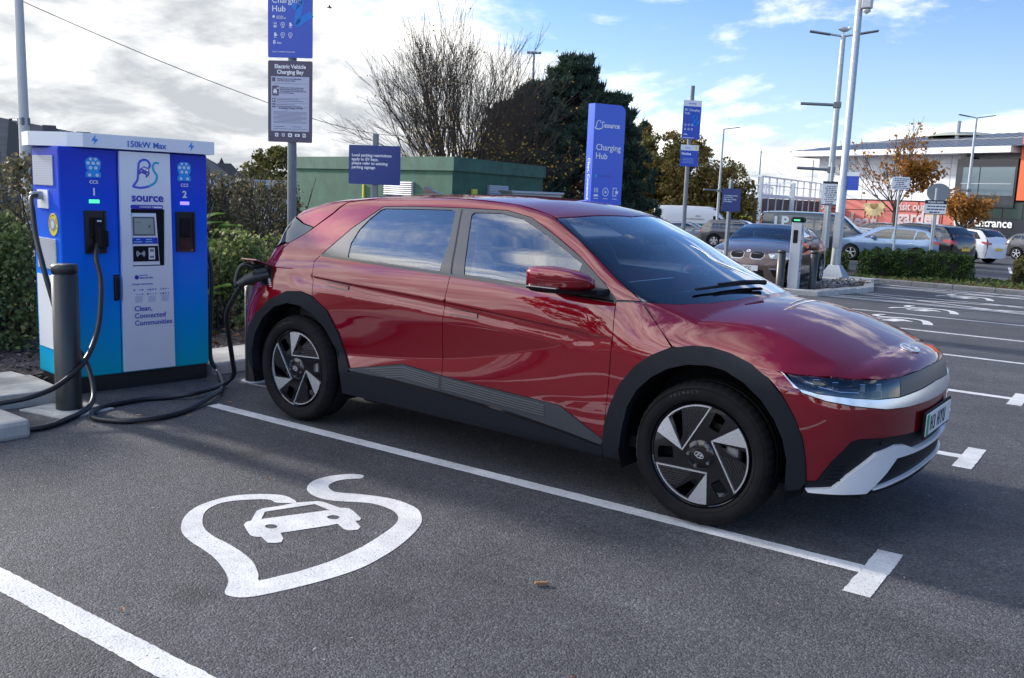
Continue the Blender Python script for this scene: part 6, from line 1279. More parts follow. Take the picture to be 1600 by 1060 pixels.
# low grey roofed shed on the far left
b=MB(); T_l,T_r,Bm,Bl=Vector((-73.8,29.6,6.25)),Vector((-47.5,34.65,1.9)),Vector((-38.9,29.9,.2)),Vector((-49,16,.2)); M_=Vector((-51.4,34.7,3.2))
b=MB(); b.add([Bl,Bm,T_r,M_,T_l],[(0,1,2,3,4)]); b.add([Bl-Vector((0,0,.5)),Bm-Vector((0,0,.5)),T_r-Vector((0,0,.5)),M_-Vector((0,0,.5)),T_l-Vector((0,0,.5))],[(4,3,2,1,0)]); b.add([Bl,Bm,Bl-Vector((0,0,.5)),Bm-Vector((0,0,.5))],[(0,2,3,1)])
roofm=mat('shed_roof',(.07,.078,.09),.9,.0,spec=0,var=.15,vscale=.6)
sh=b.build('roofed_shed',roofm); tag(sh,'long low shed with a sloping dark grey metal roof at the far left','building')
b=MB(); 
for k in range(7):
    t=(k+.5)/7; lo=Bl.lerp(Bm,t); hi=T_l.lerp(M_,t) if t<.9 else M_.lerp(T_r,.3); d=(hi-lo); nrm=Vector((0,0,.06)); w=(Bm-Bl).normalized()*.9
    b.add([lo+nrm,lo+w+nrm,hi+w+nrm,hi+nrm],[(0,1,2,3)])
b.build('roof_strips',mat('roof_strip_dark',(.035,.04,.048),.9,spec=0),sh)
b=MB(); b.add([Bl-Vector((0,0,.5)),Bm-Vector((0,0,.5)),Bm-Vector((0,0,3)),Bl-Vector((0,0,3))],[(0,1,2,3)]); b.build('wall',mat('shed_wall',(.10,.105,.11),.8),sh)
# old houses in the distance
brick=mat('old_brick',(.13,.075,.055),.9,var=.2,vscale=3); slate=mat('slate_roof',(.035,.03,.03),.8,var=.2,vscale=2)
def house(x,y,rz,w,d,h,rh,label,turret=False,z=-2.5):
    e=empty('old_house',(x,y,z),rz); tag(e,label,'house'); b=MB(); b.box((0,0,h/2),(w,d,h)); b.build('wall',brick,e)
    b=MB(); b.add([(-w/2-.3,-d/2-.3,h),(w/2+.3,-d/2-.3,h),(w/2+.3,d/2+.3,h),(-w/2-.3,d/2+.3,h),(-w/2+.8,0,h+rh),(w/2-.8,0,h+rh)],[(0,1,5,4),(2,3,4,5),(1,2,5),(3,0,4)]); rf=b.build('roof',slate,e)
    b=MB(); b.box((w*.3,0,h+rh+.3),(.9,.7,1.8)); 
    b.build('chimney',brick,rf)
    if turret: b=MB(); b.lathe([(1.1,h-1),(1.1,h+1.0),(1.3,h+1.0),(0,h+3.9)],n=10,c=(-w*.25,-d/2,0)); b.build('turret',slate,e)
    b=MB()
    for i in range(3): b.box((-w/3+i*w/3,-d/2-.02,h*.62),(1.0,.08,1.3))
    b.build('windows',gloss,e)
house(-105.5,81.5,.65,8,8,3.6,2.2,'distant brick house with a pointed turret, left of the charging bay sign post',True)
house(-99.8,84,.65,9,8,3.2,2.0,'distant dark-roofed house beside the turreted one'); house(-112,78,.65,9,8,3.8,1.6,'distant dark-roofed house partly hidden by the charger')
b=MB(); b.box((0,0,1.2),(9,.15,3.3)); o=b.build('pale_screen_wall',mat('pale_blue_wall',(.30,.35,.42),.7),None,(-35.5,25.2,-1.05),.62); tag(o,'pale blue-grey boundary wall above the hedge left of the green hut','wall')
leafy('distant_tree',-86,70.3,7.0,4.5,'rounded distant tree above the hedge beside the charging bay sign post',48,olive,.05,90,80,.4)
# the store --------------------------------------------------
SA,SB=(-27.62,90.06),(-8.72,81.0); zb=-2.6; srz=math.atan2(SB[1]-SA[1],SB[0]-SA[0])
st=empty('store_building',(SA[0],SA[1],zb),srz); tag(st,'large pale store with a ribbed grey roof, red poster wall and dark glass entrance','building')
clad=mat('store_cladding',(.76,.76,.80),.6,var=.05,vscale=.5); LW=46
b=MB(); b.box((8.1,9,4.4),(16.2,18,9.25)); b.box((16.2+15,9.4,5.0),(30,17.2,8.2)); wl_=b.build('wall',clad,st)
b=MB()
for i in range(9): b.box((1.9+i*1.85,-.012,6.9),(.03,.02,4.2))
for z in (5.9,7.3,8.3): b.box((8.1,-.012,z),(16.2,.02,.03))
b.build('panel_joints',mat('joint_grey',(.36,.36,.41),.6),wl_)
b=MB(); b.box((10,-1.1,9.25),(23.2,2.4,.5)); b.box((-1.1,8,9.25),(2.4,20,.5)); fa=b.build('fascia',mat('fascia_white',(.78,.79,.82),.5),st)
roofg=mat('store_roof',(.13,.14,.155),.35,.6,var=.1,vscale=.4); seam=mat('roof_seam',(.34,.35,.38),.35,.6)
b=MB(); R0=[(-2.2,-2.2,9.5),(46,-2.2,9.5),(46,9,11.5),(5.0,9,11.5),(46,22,9.5),(-2.2,22,9.5)]; b.add(R0,[(0,1,2,3),(3,2,4,5),(0,3,5)]); rf=b.build('roof',roofg,st)
b=MB()
for i in range(44):
    x=-1.6+i*1.02; k=min(1,max(0,(x+2.2)/7.2)); y1=-2.2+11.2*k; z1=9.5+2.0*k; x2=x+1.3*k
    b.add([(x,-2.2,9.54),(x+.30,-2.2,9.54),(x2+.30,y1,z1+.05),(x2,y1,z1+.05)],[(0,1,2,3)])
for i in range(8): y=-1+i*2.2; b.box((-2.1,y,9.56),(.5,.12,.06))
b.box((22,3.4,10.6),(40,.12,.10),rot=Matrix.Rotation(.16,3,'X'))
b.build('roof_seams',seam,rf)
b=MB(); b.lathe([(3.2,0),(2.8,.25),(1.7,.42),(0,.5)],n=20,c=(9.7,8.5,11.2)); b.build('roof_dome',mat('roof_dome_green',(.34,.36,.30),.6),rf)
b=MB(); b.cyl((10.8,6,10.8),(10.8,6,12.5),.22); b.build('flue',steel,rf)
# posters
pr=mat('poster_red',(.52,.13,.11),.6,var=.15,vscale=.8); b=MB(); b.box((8.4,-.06,3.1),(16.6,.10,3.7)); ps=b.build('poster_band',pr,st)
b=MB()
for x in (3.15,6.3,9.45,12.1,14.6): b.box((x,-.12,3.1),(.06,.04,3.7))
b.box((8.4,-.12,4.0),(16.6,.04,.05)); b.box((8.4,-.12,4.97),(16.6,.08,.08)); b.build('poster_frames',dark,ps)
pf=mat('sunflower_cream',(.55,.42,.22),.6,var=.3,vscale=3)
for fx,fz,R_ in ((7.3,4.6,1.55),(13.6,4.6,1.35)):
    b=MB(); 
    for k in range(20):
        a=PI+ (k+.5)*PI/19 if k<19 else 0; rr=R_*(.9+.1*math.sin(k*3)); c,s_=math.cos(a),math.sin(a); w=.16
        b.prism([(fx+c*.3-s_*w*.5,fz+s_*.3+c*w*.5),(fx+c*rr*.6-s_*w,fz+s_*rr*.6+c*w),(fx+c*rr,fz+s_*rr),(fx+c*rr*.6+s_*w,fz+s_*rr*.6-c*w),(fx+c*.3+s_*w*.5,fz+s_*.3-c*w*.5)],.01,SF(0,-.145-k*.0005,0))
    b.build('sunflower_print',pf,ps)
    b=MB(); b.prism([(fx+.5*math.cos(PI+k*PI/10),fz+.5*math.sin(PI+k*PI/10)) for k in range(11)],.012,SF(0,-.16,0)); b.build('sunflower_centre',mat('flower_centre',(.22,.16,.05),.7),ps)
pw=mat('poster_white',(.55,.45,.46),.6)
text('ideas',2.1,SF(3.55,-.17,2.2),pw,ps,bold=.03); text('Pl',1.1,SF(.7,-.17,3.6),pw,ps,bold=.02); text('visit our',.95,SF(9.75,-.17,4.15),pw,ps,bold=.02); text('garden',1.6,SF(10.0,-.17,3.0),pw,ps,bold=.03); text('centre',1.5,SF(13.2,-.17,1.45),pw,ps,bold=.03)
# entrance
dg=mat('entrance_dark',(.018,.022,.030),.3,coat=.5); b=MB(); b.box((18.9,-.5,6.6),(5.4,1.2,3.9)); b.box((21.5,-.45,2.9),(10,1.0,4.4)); en=b.build('entrance_frame',dg,st)
b=MB(); b.box((16.95,-.5,8.5),(.9,1.25,.5)); b.build('stepped_corner',dg,en)
gw=mat('store_glass',(.16,.21,.24),.06,.5); b=MB(); b.box((17.6,-1.115,6.75),(1.5,.03,2.3)); b.box((19.95,-1.115,6.75),(3.0,.03,2.3)); b.build('upper_glazing',gw,en)
b=MB(); b.box((19.0,-1.14,6.55),(4.5,.03,.05)); b.build('glazing_bar',steel,en)
b=MB()
for i in range(4): b.box((18.2+i*1.7,-.965,4.35),(1.5,.03,1.2))
b.build('lower_glazing',mat('dark_glass',(.05,.075,.07),.08,.3),en)
text('Entrance',.95,SF(18.25,-1.0,3.05),whitet,en,bold=.02)
b=MB(); b.prism(ell(17.1,3.35,.72,.72,30),.02,SF(0,-.97,0),holes=[ell(17.1,3.35,.60,.60,30)]); b.prism([(16.65,3.35),(16.95,3.62),(16.95,3.42),(17.6,3.42),(17.6,3.28),(16.95,3.28),(16.95,3.08)],.02,SF(0,-.97,0)); b.build('arrow_symbol',whitet,en)
b=MB(); b.box((26.9,-1.0,8.35),(9.6,1.2,6.2)); b.build('orange_panel',mat('store_orange',(.62,.10,.02),.55,),st)
# steel frame of the garden yard ------------------------------
fr=empty('steel_frame_yard',(-25.62,68.77,-1.9)); tag(fr,'two-storey white steel frame with glazing and netting posts, behind the dark van','building')
wst=mat('frame_white',(.72,.75,.77),.5); A0,A1,A2=Vector((-33.5,70.0,0)),Vector((-25.6,68.8,0)),Vector((-26.9,89.0,0)); O=Vector((-25.62,68.77,0))
b=MB(); nt_=MB(); gl_=MB()
def run(A,B,n,zt=5.7,zm=4.15):
    A=A-O;B=B-O
    for i in range(1 if n==9 else 0,n+1):
        p=A.lerp(B,i/n); w=.13 if i in (0,n) else .06; b.box((p.x,p.y,zt/2),(w*2,w*2,zt))
    d=(B-A); L_=d.length; rz=math.atan2(d.y,d.x); m_=(A+B)/2
    b.box((m_.x,m_.y,zm),(L_,.2,.28),rz=rz); b.box((m_.x,m_.y,zt),(L_,.12,.12),rz=rz); b.box((m_.x,m_.y,zt-.65),(L_,.08,.08),rz=rz)
    b.box((m_.x,m_.y,1.6),(L_,.1,.15),rz=rz)
run(A0,A1,7); run(A1,A2,9); run(A1+Vector((-3,2,0)),A2+Vector((-5,0,0)),12,5.2,3.9)
run(A0+Vector((0,8,0)),A1+Vector((0,8,0)),6,5.4); 
b.build('frame',wst,fr)
for (A,B) in ((A0,A1),(A1,A2)):
    A=A-O;B=B-O; d=B-A; m_=(A+B)/2; gl_.box((m_.x-.05,m_.y+.1,2.0),(d.length-.2,.04,3.9),rz=math.atan2(d.y,d.x))
gl_.build('glazing',mat('yard_glass',(.045,.06,.065),.4,.0,spec=.1,var=.6,vscale=.8),fr)
for (x,y,h) in ((-31.9,70.0,7.2),(-25.9,69.0,7.75),(-27.1,86.5,7.9)): nt_=MB(); nt_.cyl((x-O.x,y-O.y,0),(x-O.x,y-O.y,h),.07,n=8); nt_.build('net_post',steel,fr)
w_=MB(); pts=[Vector((-33.5,70,7.3)),Vector((-29,69.4,6.9)),Vector((-25.9,69,7.65)),Vector((-26.6,78,6.85)),Vector((-27.1,86.5,7.2)),Vector((-27.3,92,7.1))]; w_.tube([p-O for p in smooth(pts,5)],.022,4); w_.tube([p-O-Vector((0,0,.9)) for p in smooth(pts,4)],.015,4)
w_.build('net_wire',steel,fr)
b=MB(); b.box((-3,2.5,.9),(1.2,.5,1.6),bev=.1); b.build('yard_goods',mat('goods_orange',(.45,.13,.03),.7),fr)
b=MB(); b.box((-.9,-.5,2.1),(1.1,.05,.7)); b.build('yellow_label',mat('goods_yellow',(.6,.6,.05),.6),fr)
# tree belt and roofs on the far side of the aisle, behind the photographer
for i,(x,y) in enumerate(((14,-30),(26,-34),(38,-22),(4,-36),(-8,-33),(-22,-34),(46,-8),(50,8))):
    leafy('broad_tree',x,y,7+i%3,3.6,('broad tree','wide leafy tree','tall leafy tree','rounded tree','old leafy tree','spreading tree','lone tree','bushy tree')[i]+' of the belt across the car park behind the viewer',200+i,olive,.15,40,50,.5,group=None)
# ---------------------------------------------------------------- other parked cars
def wheel_simple(par,x,y,r,sg,style=0,w=.2):
    e=empty('wheel',(x,y,r),0,par); e.rotation_euler=(0,0,0 if sg<0 else PI); b=MB(); b.lathe([(r*.66,-.0),(r*.72,-.015),(r*.92,-.018),(r*.99,.01),(r,.04),(r,w-.03),(r*.95,w),(r*.6,w)],n=40,axis='Y'); b.build('tyre',rubber,e)
    b=MB(); b.lathe([(r*.68,.0),(r*.66,.03),(r*.64,w*.8),(0,w*.8)],n=32,axis='Y'); b.build('rim_barrel',dark,e)
    M=Matrix(((1,0,0,0),(0,0,-1,0),(0,1,0,0),(0,0,0,1))); b=MB(); n=(5,10,5,6,9)[style]; R_=r*.66
    b.prism(ell(0,0,R_,R_,40),.012,M,holes=[ell(0,0,R_*.93,R_*.93,40)]); b.prism(ell(0,0,R_*.2,R_*.2,16),.012,M)
    for k in range(n):
        a=2*PI*k/n+.3; c,s=math.cos(a),math.sin(a); w0,w1=((.10,.14),(.045,.06),(.22,.30),(.08,.26),(.05,.05))[style]
        q=lambda rr,ww:(c*rr*R_-s*ww*R_,s*rr*R_+c*ww*R_); b.prism([q(.15,-w0),q(.95,-w1),q(.95,w1),q(.15,w0)],.010,M)
    b.build('rim',silver if style!=3 else mat('rim_two_tone',(.6,.6,.62),.3,.8),e)
def bgcar(name,label,pos,hd,L,Wd,H,pm,prof,xs_,win,style=0,tail=None,dims={},front=None,rear=None,plate=None,trimlow=True,cat='car',roofm_=None,group='cars parked beyond the charging bays',extra=None,tum=.24,belt=.62,glassm=None,gr=.11):
    """prof: centre line (x/L, z/H) from tail to nose; xs_: cowl, header, roof end, glass end (x/L)"""
    glassm=glassm or pglass
    e=empty(name,(pos[0],pos[1],up(pos[0],pos[1])),math.radians(hd)); tag(e,label,cat,group)
    px=[p[0]*L for p in prof]; pz=[p[1]*H for p in prof]; TC=pch(px,pz); hw=Wd/2
    zs=np.array([.1,.25,.45,belt-.06,belt,.8,.93,1.1])*H; ws=np.array([.90,.96,1.0,.995,.965,1-tum*.55,1-tum,1-tum*1.5])*hw; WZ=pch(zs,ws)
    def Wf(x,z): return WZ(z)*(1-.10*ss(.30*L,.5*L,x)-.08*ss(.32*L,.5*L,-x))
    T=lambda x,y: TC(x)-.055*y*y*1.3-.02*y**4
    def G(x,y,z):
        ay=np.abs(y); a=smax(ay-Wf(x,z),z-T(x,y),.06)
        a=smax(a,(x-(L/2-.02-.10*np.clip(z/H-.35,0,1)**2*L*.3-.10*(ay/hw)**2.5-.10*(ay/hw)**6))*.85,.10)
        a=smax(a,((-L/2+.02+.06*(ay/hw)**2.5+.08*(ay/hw)**6)-x)*.85,.10); return smax(a,.13*H-z,.03)
    S=Surf(G)
    def J(x):
        y=hw*.8
        for _ in range(30): y=.5*y+.5*float(Wf(np.array(x),T(np.array(x),np.array(y))))
        return (x,-y,float(T(np.array(x),np.array(y))))
    wr=dims.get('wr',.33); fx=dims.get('fx',.315)*L; rx=dims.get('rx',-.285)*L; ar=wr+.045
    J0,J1=-.455*L,.43*L
    top=[J(x) for x in np.linspace(J1,J0,26)]
    zb_=.17*H
    arch=lambda cx:[(cx+ar*math.cos(t),-hw*.97,wr+ar*math.sin(t)) for t in np.linspace(math.asin(max(-1,(zb_-wr)/ar)),PI-math.asin(max(-1,(zb_-wr)/ar)),13)]
    loop=top+[(-.47*L,-hw*.8,.6*H),(-.475*L,-hw*.85,.4*H),(-.46*L,-hw*.86,zb_)]+list(reversed(arch(rx)))+list(reversed(arch(fx)))+[(.445*L,-hw*.8,zb_),(.452*L,-hw*.8,.40*H)]
    holes=[[(a*L,-hw*.8,c*H) for a,c in w] for w in win]
    dv=(0,-.93,.36)
    def lr(nm,loop,m,d,**k):
        dt=S.panel(loop,d,**k); a=npmesh(nm,dt,m,e); b_=npmesh(nm,flip(dt),m,e); return a,b_
    def hf(nm,loop,m,d,**k): dt=S.panel(loop,d,sym=True,**k); return npmesh(nm,merge(dt,flip(dt)),m,e)
    # project the loops in the panel plane: lift first along y so the given x,z stay true
    def onside(l): q=S.lift(np.array([(p[0],-hw*1.0,p[2]) for p in l],float),(0,-1,0),up=.3); return [tuple(v) for v in q]
    loop3=top+onside(loop[len(top):]); holes3=[onside(h) for h in holes]
    lr('body_side',loop3,pm,dv,grid=gr,gap=.0,thick=.03,holes=holes3)
    for h in holes3: lr('side_window',h,glassm,dv,grid=gr,off=-.008,gap=0,thick=0)
    cw_,hd_,re,ge=[v*L for v in xs_]
    seg=lambda a,b_,n=8:[J(x) for x in np.linspace(a,b_,n)]
    cen=lambda x:(x,0,float(T(np.array(x),np.array(0.))))
    hf('hood',[cen(cw_)]+seg(cw_-.06*L*.5,J1)+[(.478*L,-.3*hw,float(TC(.46*L))-.02),(.485*L,0,float(TC(.47*L))-.02)],pm,(.25,-.1,.95),grid=gr,gap=.004)
    hf('windscreen',[cen(hd_)]+seg(hd_-.03*L,cw_-.03*L)+[cen(cw_)],glassm if not dims.get('blackws') else gloss,(.5,0,.85),grid=gr,gap=.012,off=-.003,thick=0)
    hf('roof',[cen(re)]+seg(re,hd_-.03*L)+[cen(hd_)],roofm_ or pm,(0,0,1),grid=gr,gap=.003)
    hf('rear_window',[cen(ge)]+seg(ge+.01,re)+[cen(re)],gloss if dims.get('darkrear',1) else pm,(-.6,0,.8),grid=gr,gap=.012,off=-.003,thick=0)
    # deck / tailgate lower
    hf('tailgate',[cen(ge)]+list(reversed(seg(J0,ge)))[:]+[(-.47*L,-hw*.8,.6*H),(-.475*L,-hw*.85,.4*H),(-.46*L,-hw*.86,zb_),(-.49*L,-hw*.4,zb_),(-.495*L,0,zb_)],pm,(-.9,-.25,.35),grid=gr)
    hf('front_face',[(.485*L,0,float(TC(.47*L))-.02),(.478*L,-.3*hw,float(TC(.46*L))-.02),J(J1),(.452*L,-hw*.8,.40*H),(.445*L,-hw*.8,zb_),(.485*L,-hw*.4,zb_),(.49*L,0,zb_)],pm,(.93,-.35,0),grid=gr)
    b=MB(); b.box((0,0,.16*H+.05),(L*.86,Wd*.84,.10)); b.box((-.02*L,0,belt*H*.72),(L*.5,Wd*.80,.25)); b.build('floor',dark,e)
    ct_=mat('seat_dark',(.03,.032,.036),.8)
    for sx in (.02,-.2):
        for sy in (-1,1):
            b=MB(); b.box((sx*L-.25,sy*Wd*.2,H*.58),(.16,.42,.5),bev=.05); b.box((sx*L-.30,sy*Wd*.2,H*.58+.33),(.10,.24,.16),bev=.03); b.build('seat',ct_ if not dims.get('beige') else cabin_l,e)
    if trimlow:
        lr('sill_trim',[(fx-ar-.01,-hw,.24*H),(fx-ar-.01,-hw,zb_-.01),(rx+ar+.01,-hw,zb_-.01),(rx+ar+.01,-hw,.24*H)],blackp,(0,-1,0),grid=.3,off=.004,gap=0,thick=.02)
    if dims.get('arch'):
        for cx in (fx,rx):
            o_=[(cx+(ar+.06)*math.cos(t),-hw*.97,wr+(ar+.06)*math.sin(t)) for t in np.linspace(-.2,PI+.2,15)]; i_=[(cx+(ar-.005)*math.cos(t),-hw*.97,wr+(ar-.005)*math.sin(t)) for t in np.linspace(PI+.2,-.2,15)]
            lr('arch_trim',o_+i_,blackp,(0,-1,0),grid=.08,off=.008,gap=0,thick=.03)
    for cx in (fx,rx):
        for sg in (-1,1):
            wheel_simple(e,cx,sg*(hw-.015),wr,sg,style)
            b=MB(); vs_=[];n=12
            for i in range(n+1): t=-.4+(PI+.8)*i/n; vs_+=[(cx+ar*math.cos(t),sg*hw*.60,wr+ar*math.sin(t)),(cx+ar*math.cos(t),sg*hw*.96,wr+ar*math.sin(t))]
            b.add(vs_,[(2*i,2*i+1,2*i+3,2*i+2) for i in range(n)]); b.add([vs_[2*i] for i in range(n+1)],[tuple(range(n+1))]); b.build('wheel_well',dark,e)
    # shut lines, handles, mirrors
    for x in dims.get('doors',(.19,-.06,-.27)):
        lr('shut_line',[(x*L,-hw,belt*H),(x*L+.012,-hw,belt*H),(x*L+.012,-hw,.25*H),(x*L,-hw,.25*H)],dark,(0,-1,0),grid=.2,off=.0015,gap=0,thick=.003)
    for x in dims.get('handles',(-.02,-.225)):
        for sg in (-1,1): b=MB(); b.box((x*L,sg*hw*1.0,(belt-.07)*H),(.20,.035,.028),bev=.008); b.build('door_handle',dims.get('hm',pm),e)
    for sg in (-1,1):
        b=MB(); b.box((cw_-.17*L*.9,sg*(hw+.09),(belt+.045)*H),(.14,.22,.14),bev=.05); b.build('wing_mirror',pm,e)
        b=MB(); b.box((cw_-.17*L*.9,sg*(hw-.02),(belt+.01)*H),(.10,.10,.04),bev=.01); b.build('mirror_arm',dark,e)
    if tail:
        tz,th,tw_,inn_=tail; lr('tail_light',[(-.40*L,-hw,(tz+th)*H),(-.40*L,-hw,tz*H)] and [(-(.5-tw_)*L,-hw*.95,(tz+th)*H),(-.465*L,-hw*.85,(tz+th*.9)*H),(-.475*L,-hw*inn_,(tz+th*.6)*H),(-.475*L,-hw*inn_,(tz)*H),(-.468*L,-hw*.85,(tz)*H),(-(.5-tw_)*L,-hw*.95,(tz+th*.5)*H)],redl,(-.55,-.83,0),grid=.06,off=.006,gap=0)
    hl=dims.get('hl',(.48,.56)); lr('headlight',[(.475*L,-hw*.50,hl[0]*H),(.475*L,-hw*.50,(hl[1]-.02)*H),(.455*L,-hw*.80,hl[1]*H),(.40*L,-hw*.94,(hl[1]+.005)*H),(.43*L,-hw*.88,hl[0]*H)],mat('headlight_lens',(.50,.52,.55),.12,.4,coat=1),(.75,-.66,0),grid=.05,off=.006,gap=0)
    for sg,cl in ((1,numplate),(-1,yellowp)):
        b=MB(); zz=dims.get('pz',(.30,.42))[0 if sg>0 else 1]*H; b.box((sg*(L/2-.005),0,zz),(.02,.52,.11),bev=.002); np_=b.build('number_plate',cl,e)
        if plate and sg>0: text(plate,.088,frame((L/2+.0055,-.225,zz-.032),(0,1,0),(0,0,1)),dark,np_,'plate_lettering',bold=.02,h=0)
    if extra: extra(e,S,L,hw,H,lr,hf)
    return e
P_hatch=[(-.5,.30),(-.49,.55),(-.47,.68),(-.42,.80),(-.36,.93),(-.2,.985),(0,1.0),(.08,.975),(.16,.88),(.25,.74),(.32,.685),(.42,.62),(.47,.55),(.5,.45)]
P_suv=[(-.5,.30),(-.49,.6),(-.47,.72),(-.42,.86),(-.37,.955),(-.2,.99),(-.02,1.0),(.07,.975),(.16,.87),(.25,.73),(.32,.69),(.42,.645),(.47,.58),(.5,.45)]
W_suv=[[(-.40,.70),(-.34,.88),(-.24,.915),(-.235,.665)],[(-.225,.665),(-.23,.915),(-.075,.925),(-.07,.655)],[(-.055,.655),(-.06,.925),(.02,.92),(.10,.83),(.195,.665),(.19,.65)]]
W_hat=[[(-.385,.69),(-.33,.86),(-.27,.89),(-.25,.655)],[(-.24,.655),(-.255,.895),(-.075,.915),(-.06,.645)],[(-.045,.645),(-.06,.915),(.01,.91),(.10,.81),(.20,.66),(.19,.64)]]
XS=(.26,.06,-.345,-.455)
m_brown=mat('bronze_brown_paint',(.11,.068,.055),.35,.4,coat=.8); m_grey=mat('dark_grey_paint',(.085,.082,.092),.28,.5,coat=1); m_blue=mat('slate_blue_paint',(.15,.24,.40),.3,.5,coat=1); m_blk=mat('black_paint',(.012,.013,.018),.2,.2,coat=1); m_wht=mat('white_paint',(.62,.64,.68),.3,coat=1); m_van=mat('van_white',(.56,.58,.60),.4,coat=.4); m_vw=mat('dark_teal_grey',(.035,.05,.06),.28,.4,coat=1); m_red=mat('rust_red_paint',(.25,.07,.03),.3,.3,coat=1); m_silv=mat('light_grey_paint',(.30,.33,.37),.3,.5,coat=1)
# brown saloon with twin oval grilles
P_sal=[(-.5,.35),(-.49,.62),(-.45,.735),(-.38,.78),(-.33,.83),(-.24,.93),(-.12,.99),(-.02,1.0),(.05,.96),(.12,.87),(.20,.755),(.27,.725),(.40,.66),(.47,.58),(.5,.45)]
W_sal=[[(-.30,.74),(-.22,.88),(-.14,.935),(-.09,.94),(-.09,.715)],[(-.07,.715),(-.07,.94),(.0,.935),(.07,.85),(.155,.72),(.15,.70)]]
def saloon_extra(e,S,L,hw,H,lr,hf):
    for sg in (-1,1):
        pts=[(.06,.60),(.12,.63),(.28,.625),(.36,.60),(.36,.545),(.30,.50),(.12,.50),(.06,.53)]; P3_=[(.492*L,-y,z*H-.02) for y,z in pts]
        dt=S.panel(P3_,(1,0,0),grid=.05,off=.006,gap=0); dt=dt if sg<0 else flip(dt); k=npmesh('grille',dt,mat('grille_rim',(.30,.31,.33),.25,.9),e)
        c=[sum(p[i] for p in P3_)/len(P3_) for i in (0,1,2)]; q=[(p[0],c[1]+(p[1]-c[1])*.86,c[2]+(p[2]-c[2])*.72) for p in P3_]
        dt=S.panel(q,(1,0,0),grid=.05,off=.011,gap=0); dt=dt if sg<0 else flip(dt); npmesh('grille_mesh',dt,dark,k)
        for y in (.55,.68): b=MB(); p=S.lift(np.array([(.47*L,-y,.545*H)]),(.8,-.6,0),up=.3)[0]; b.lathe([(.05,0),(.045,.012),(.0,.014)],n=16,axis='X',c=(p[0]+.004,sg*abs(p[1]),p[2])); b.build('lamp_ring',mat('lamp_ring_grey',(.35,.37,.40),.3,.6),e)
    p=S.lift(np.array([(.475*L,0,.72*H)]),(.5,0,.85),up=.3)[0]; b=MB(); b.M=Matrix.Translation(Vector(p))@Matrix.Rotation(.7,4,'Y'); b.cyl((0,0,0),(0,0,.008),.042,n=20); bd_=b.build('badge',chrome,e)
    b=MB(); b.M=Matrix.Translation(Vector(p))@Matrix.Rotation(.7,4,'Y'); b.prism([(0,0),(.028,0),(.02,.02),(0,.028)],.01,None); b.prism([(0,0),(-.028,0),(-.02,-.02),(0,-.028)],.01,None); b.build('badge_quarters',bluep,bd_)
    lr('lower_intake',[(.47*L,-.90*hw,.24*H),(.475*L,-.90*hw,.35*H),(.48*L,-.50*hw,.36*H),(.48*L,-.62*hw,.24*H)],dark,(.8,-.6,0),grid=.06,off=.004,gap=0)
    hf('centre_intake',[(.49*L,0,.24*H),(.49*L,0,.20*H),(.48*L,-.45*hw,.20*H),(.48*L,-.40*hw,.34*H),(.49*L,0,.34*H)][::-1],dark,(1,0,0),grid=.08,off=.003)
    lr('intake_trim',[(.475*L,-.88*hw,.365*H),(.48*L,-.48*hw,.375*H),(.48*L,-.48*hw,.355*H),(.475*L,-.88*hw,.345*H)],m_silv,(.8,-.6,0),grid=.06,off=.012,gap=0)
    lr('fog_lamp',[(.48*L,-.70*hw,.30*H),(.48*L,-.75*hw,.33*H),(.48*L,-.80*hw,.30*H),(.48*L,-.75*hw,.265*H)],chrome,(.8,-.6,0),grid=.03,off=.012,gap=0)
bgcar('saloon_car','bronze-brown saloon with twin chrome-ringed grilles, nose on, behind the slim charging post',(-5.62,15.75),-83,4.64,1.83,1.37,m_brown,P_sal,(.235,.035,-.20,-.36),W_sal,style=0,plate='L77 NCC',extra=saloon_extra,dims=dict(beige=1,pz=(.36,.5),wr=.335,fx=.325,rx=-.28,doors=(.17,-.085),handles=(-.05,),hl=(.515,.60)),gr=.07)
bgcar('suv','dark grey SUV side on, facing right, between the white van and the brown saloon',(-18.59,46.91),11,4.45,1.84,1.62,m_grey,P_suv,XS,W_suv,style=2,tail=(.52,.09,.05,.6),roofm_=m_blk,dims=dict(arch=1,wr=.35))
def vanside(e,S,L,hw,H,lr,hf):
    text('LP',.62,frame((-.36*L,-hw-.012,.66*H),(1,0,0),(0,0,1)),whitet,e,bold=.04); b=MB(); b.prism(ell(-.22*L,.60*H,.28,.16,16),.006,frame((0,-hw-.006,0),(1,0,0),(0,0,1))); b.build('blue_mark',blueb,e)
P_van=[(-.5,.25),(-.495,.85),(-.47,.975),(-.2,1.0),(.10,.995),(.19,.95),(.27,.80),(.33,.66),(.38,.60),(.46,.54),(.49,.45),(.5,.35)]
W_van=[[(-.02,.60),(-.02,.88),(.10,.875),(.10,.60)],[(.12,.60),(.12,.88),(.17,.86),(.27,.66),(.27,.60)]]
bgcar('van','dark grey-green van with white and blue lettering, facing right, behind the brown saloon',(-10.83,36.41),12,5.1,1.9,1.97,m_vw,P_van,(.34,.18,-.42,-.49),[[(-.20,.60),(-.20,.88),(-.04,.885),(-.04,.60)]]+W_van,style=0,dims=dict(wr=.34,rx=-.30,fx=.32,doors=(.115,.30),handles=(.14,),darkrear=0),extra=vanside,belt=.58,tum=.12,cat='van')
def wvan(e,S,L,hw,H,lr,hf):
    b=MB(); b.box((-.02*L,-hw-.006,.50*H),(1.5,.01,.22)); b.build('green_stripe',mat('van_green',(.03,.12,.10),.5),e); b=MB(); b.box((-.02*L,-hw-.006,.66*H),(1.3,.01,.05)); b.box((.02*L,-hw-.006,.74*H),(.3,.01,.06)); b.build('small_lettering',mat('van_text',(.22,.22,.22),.5),e)
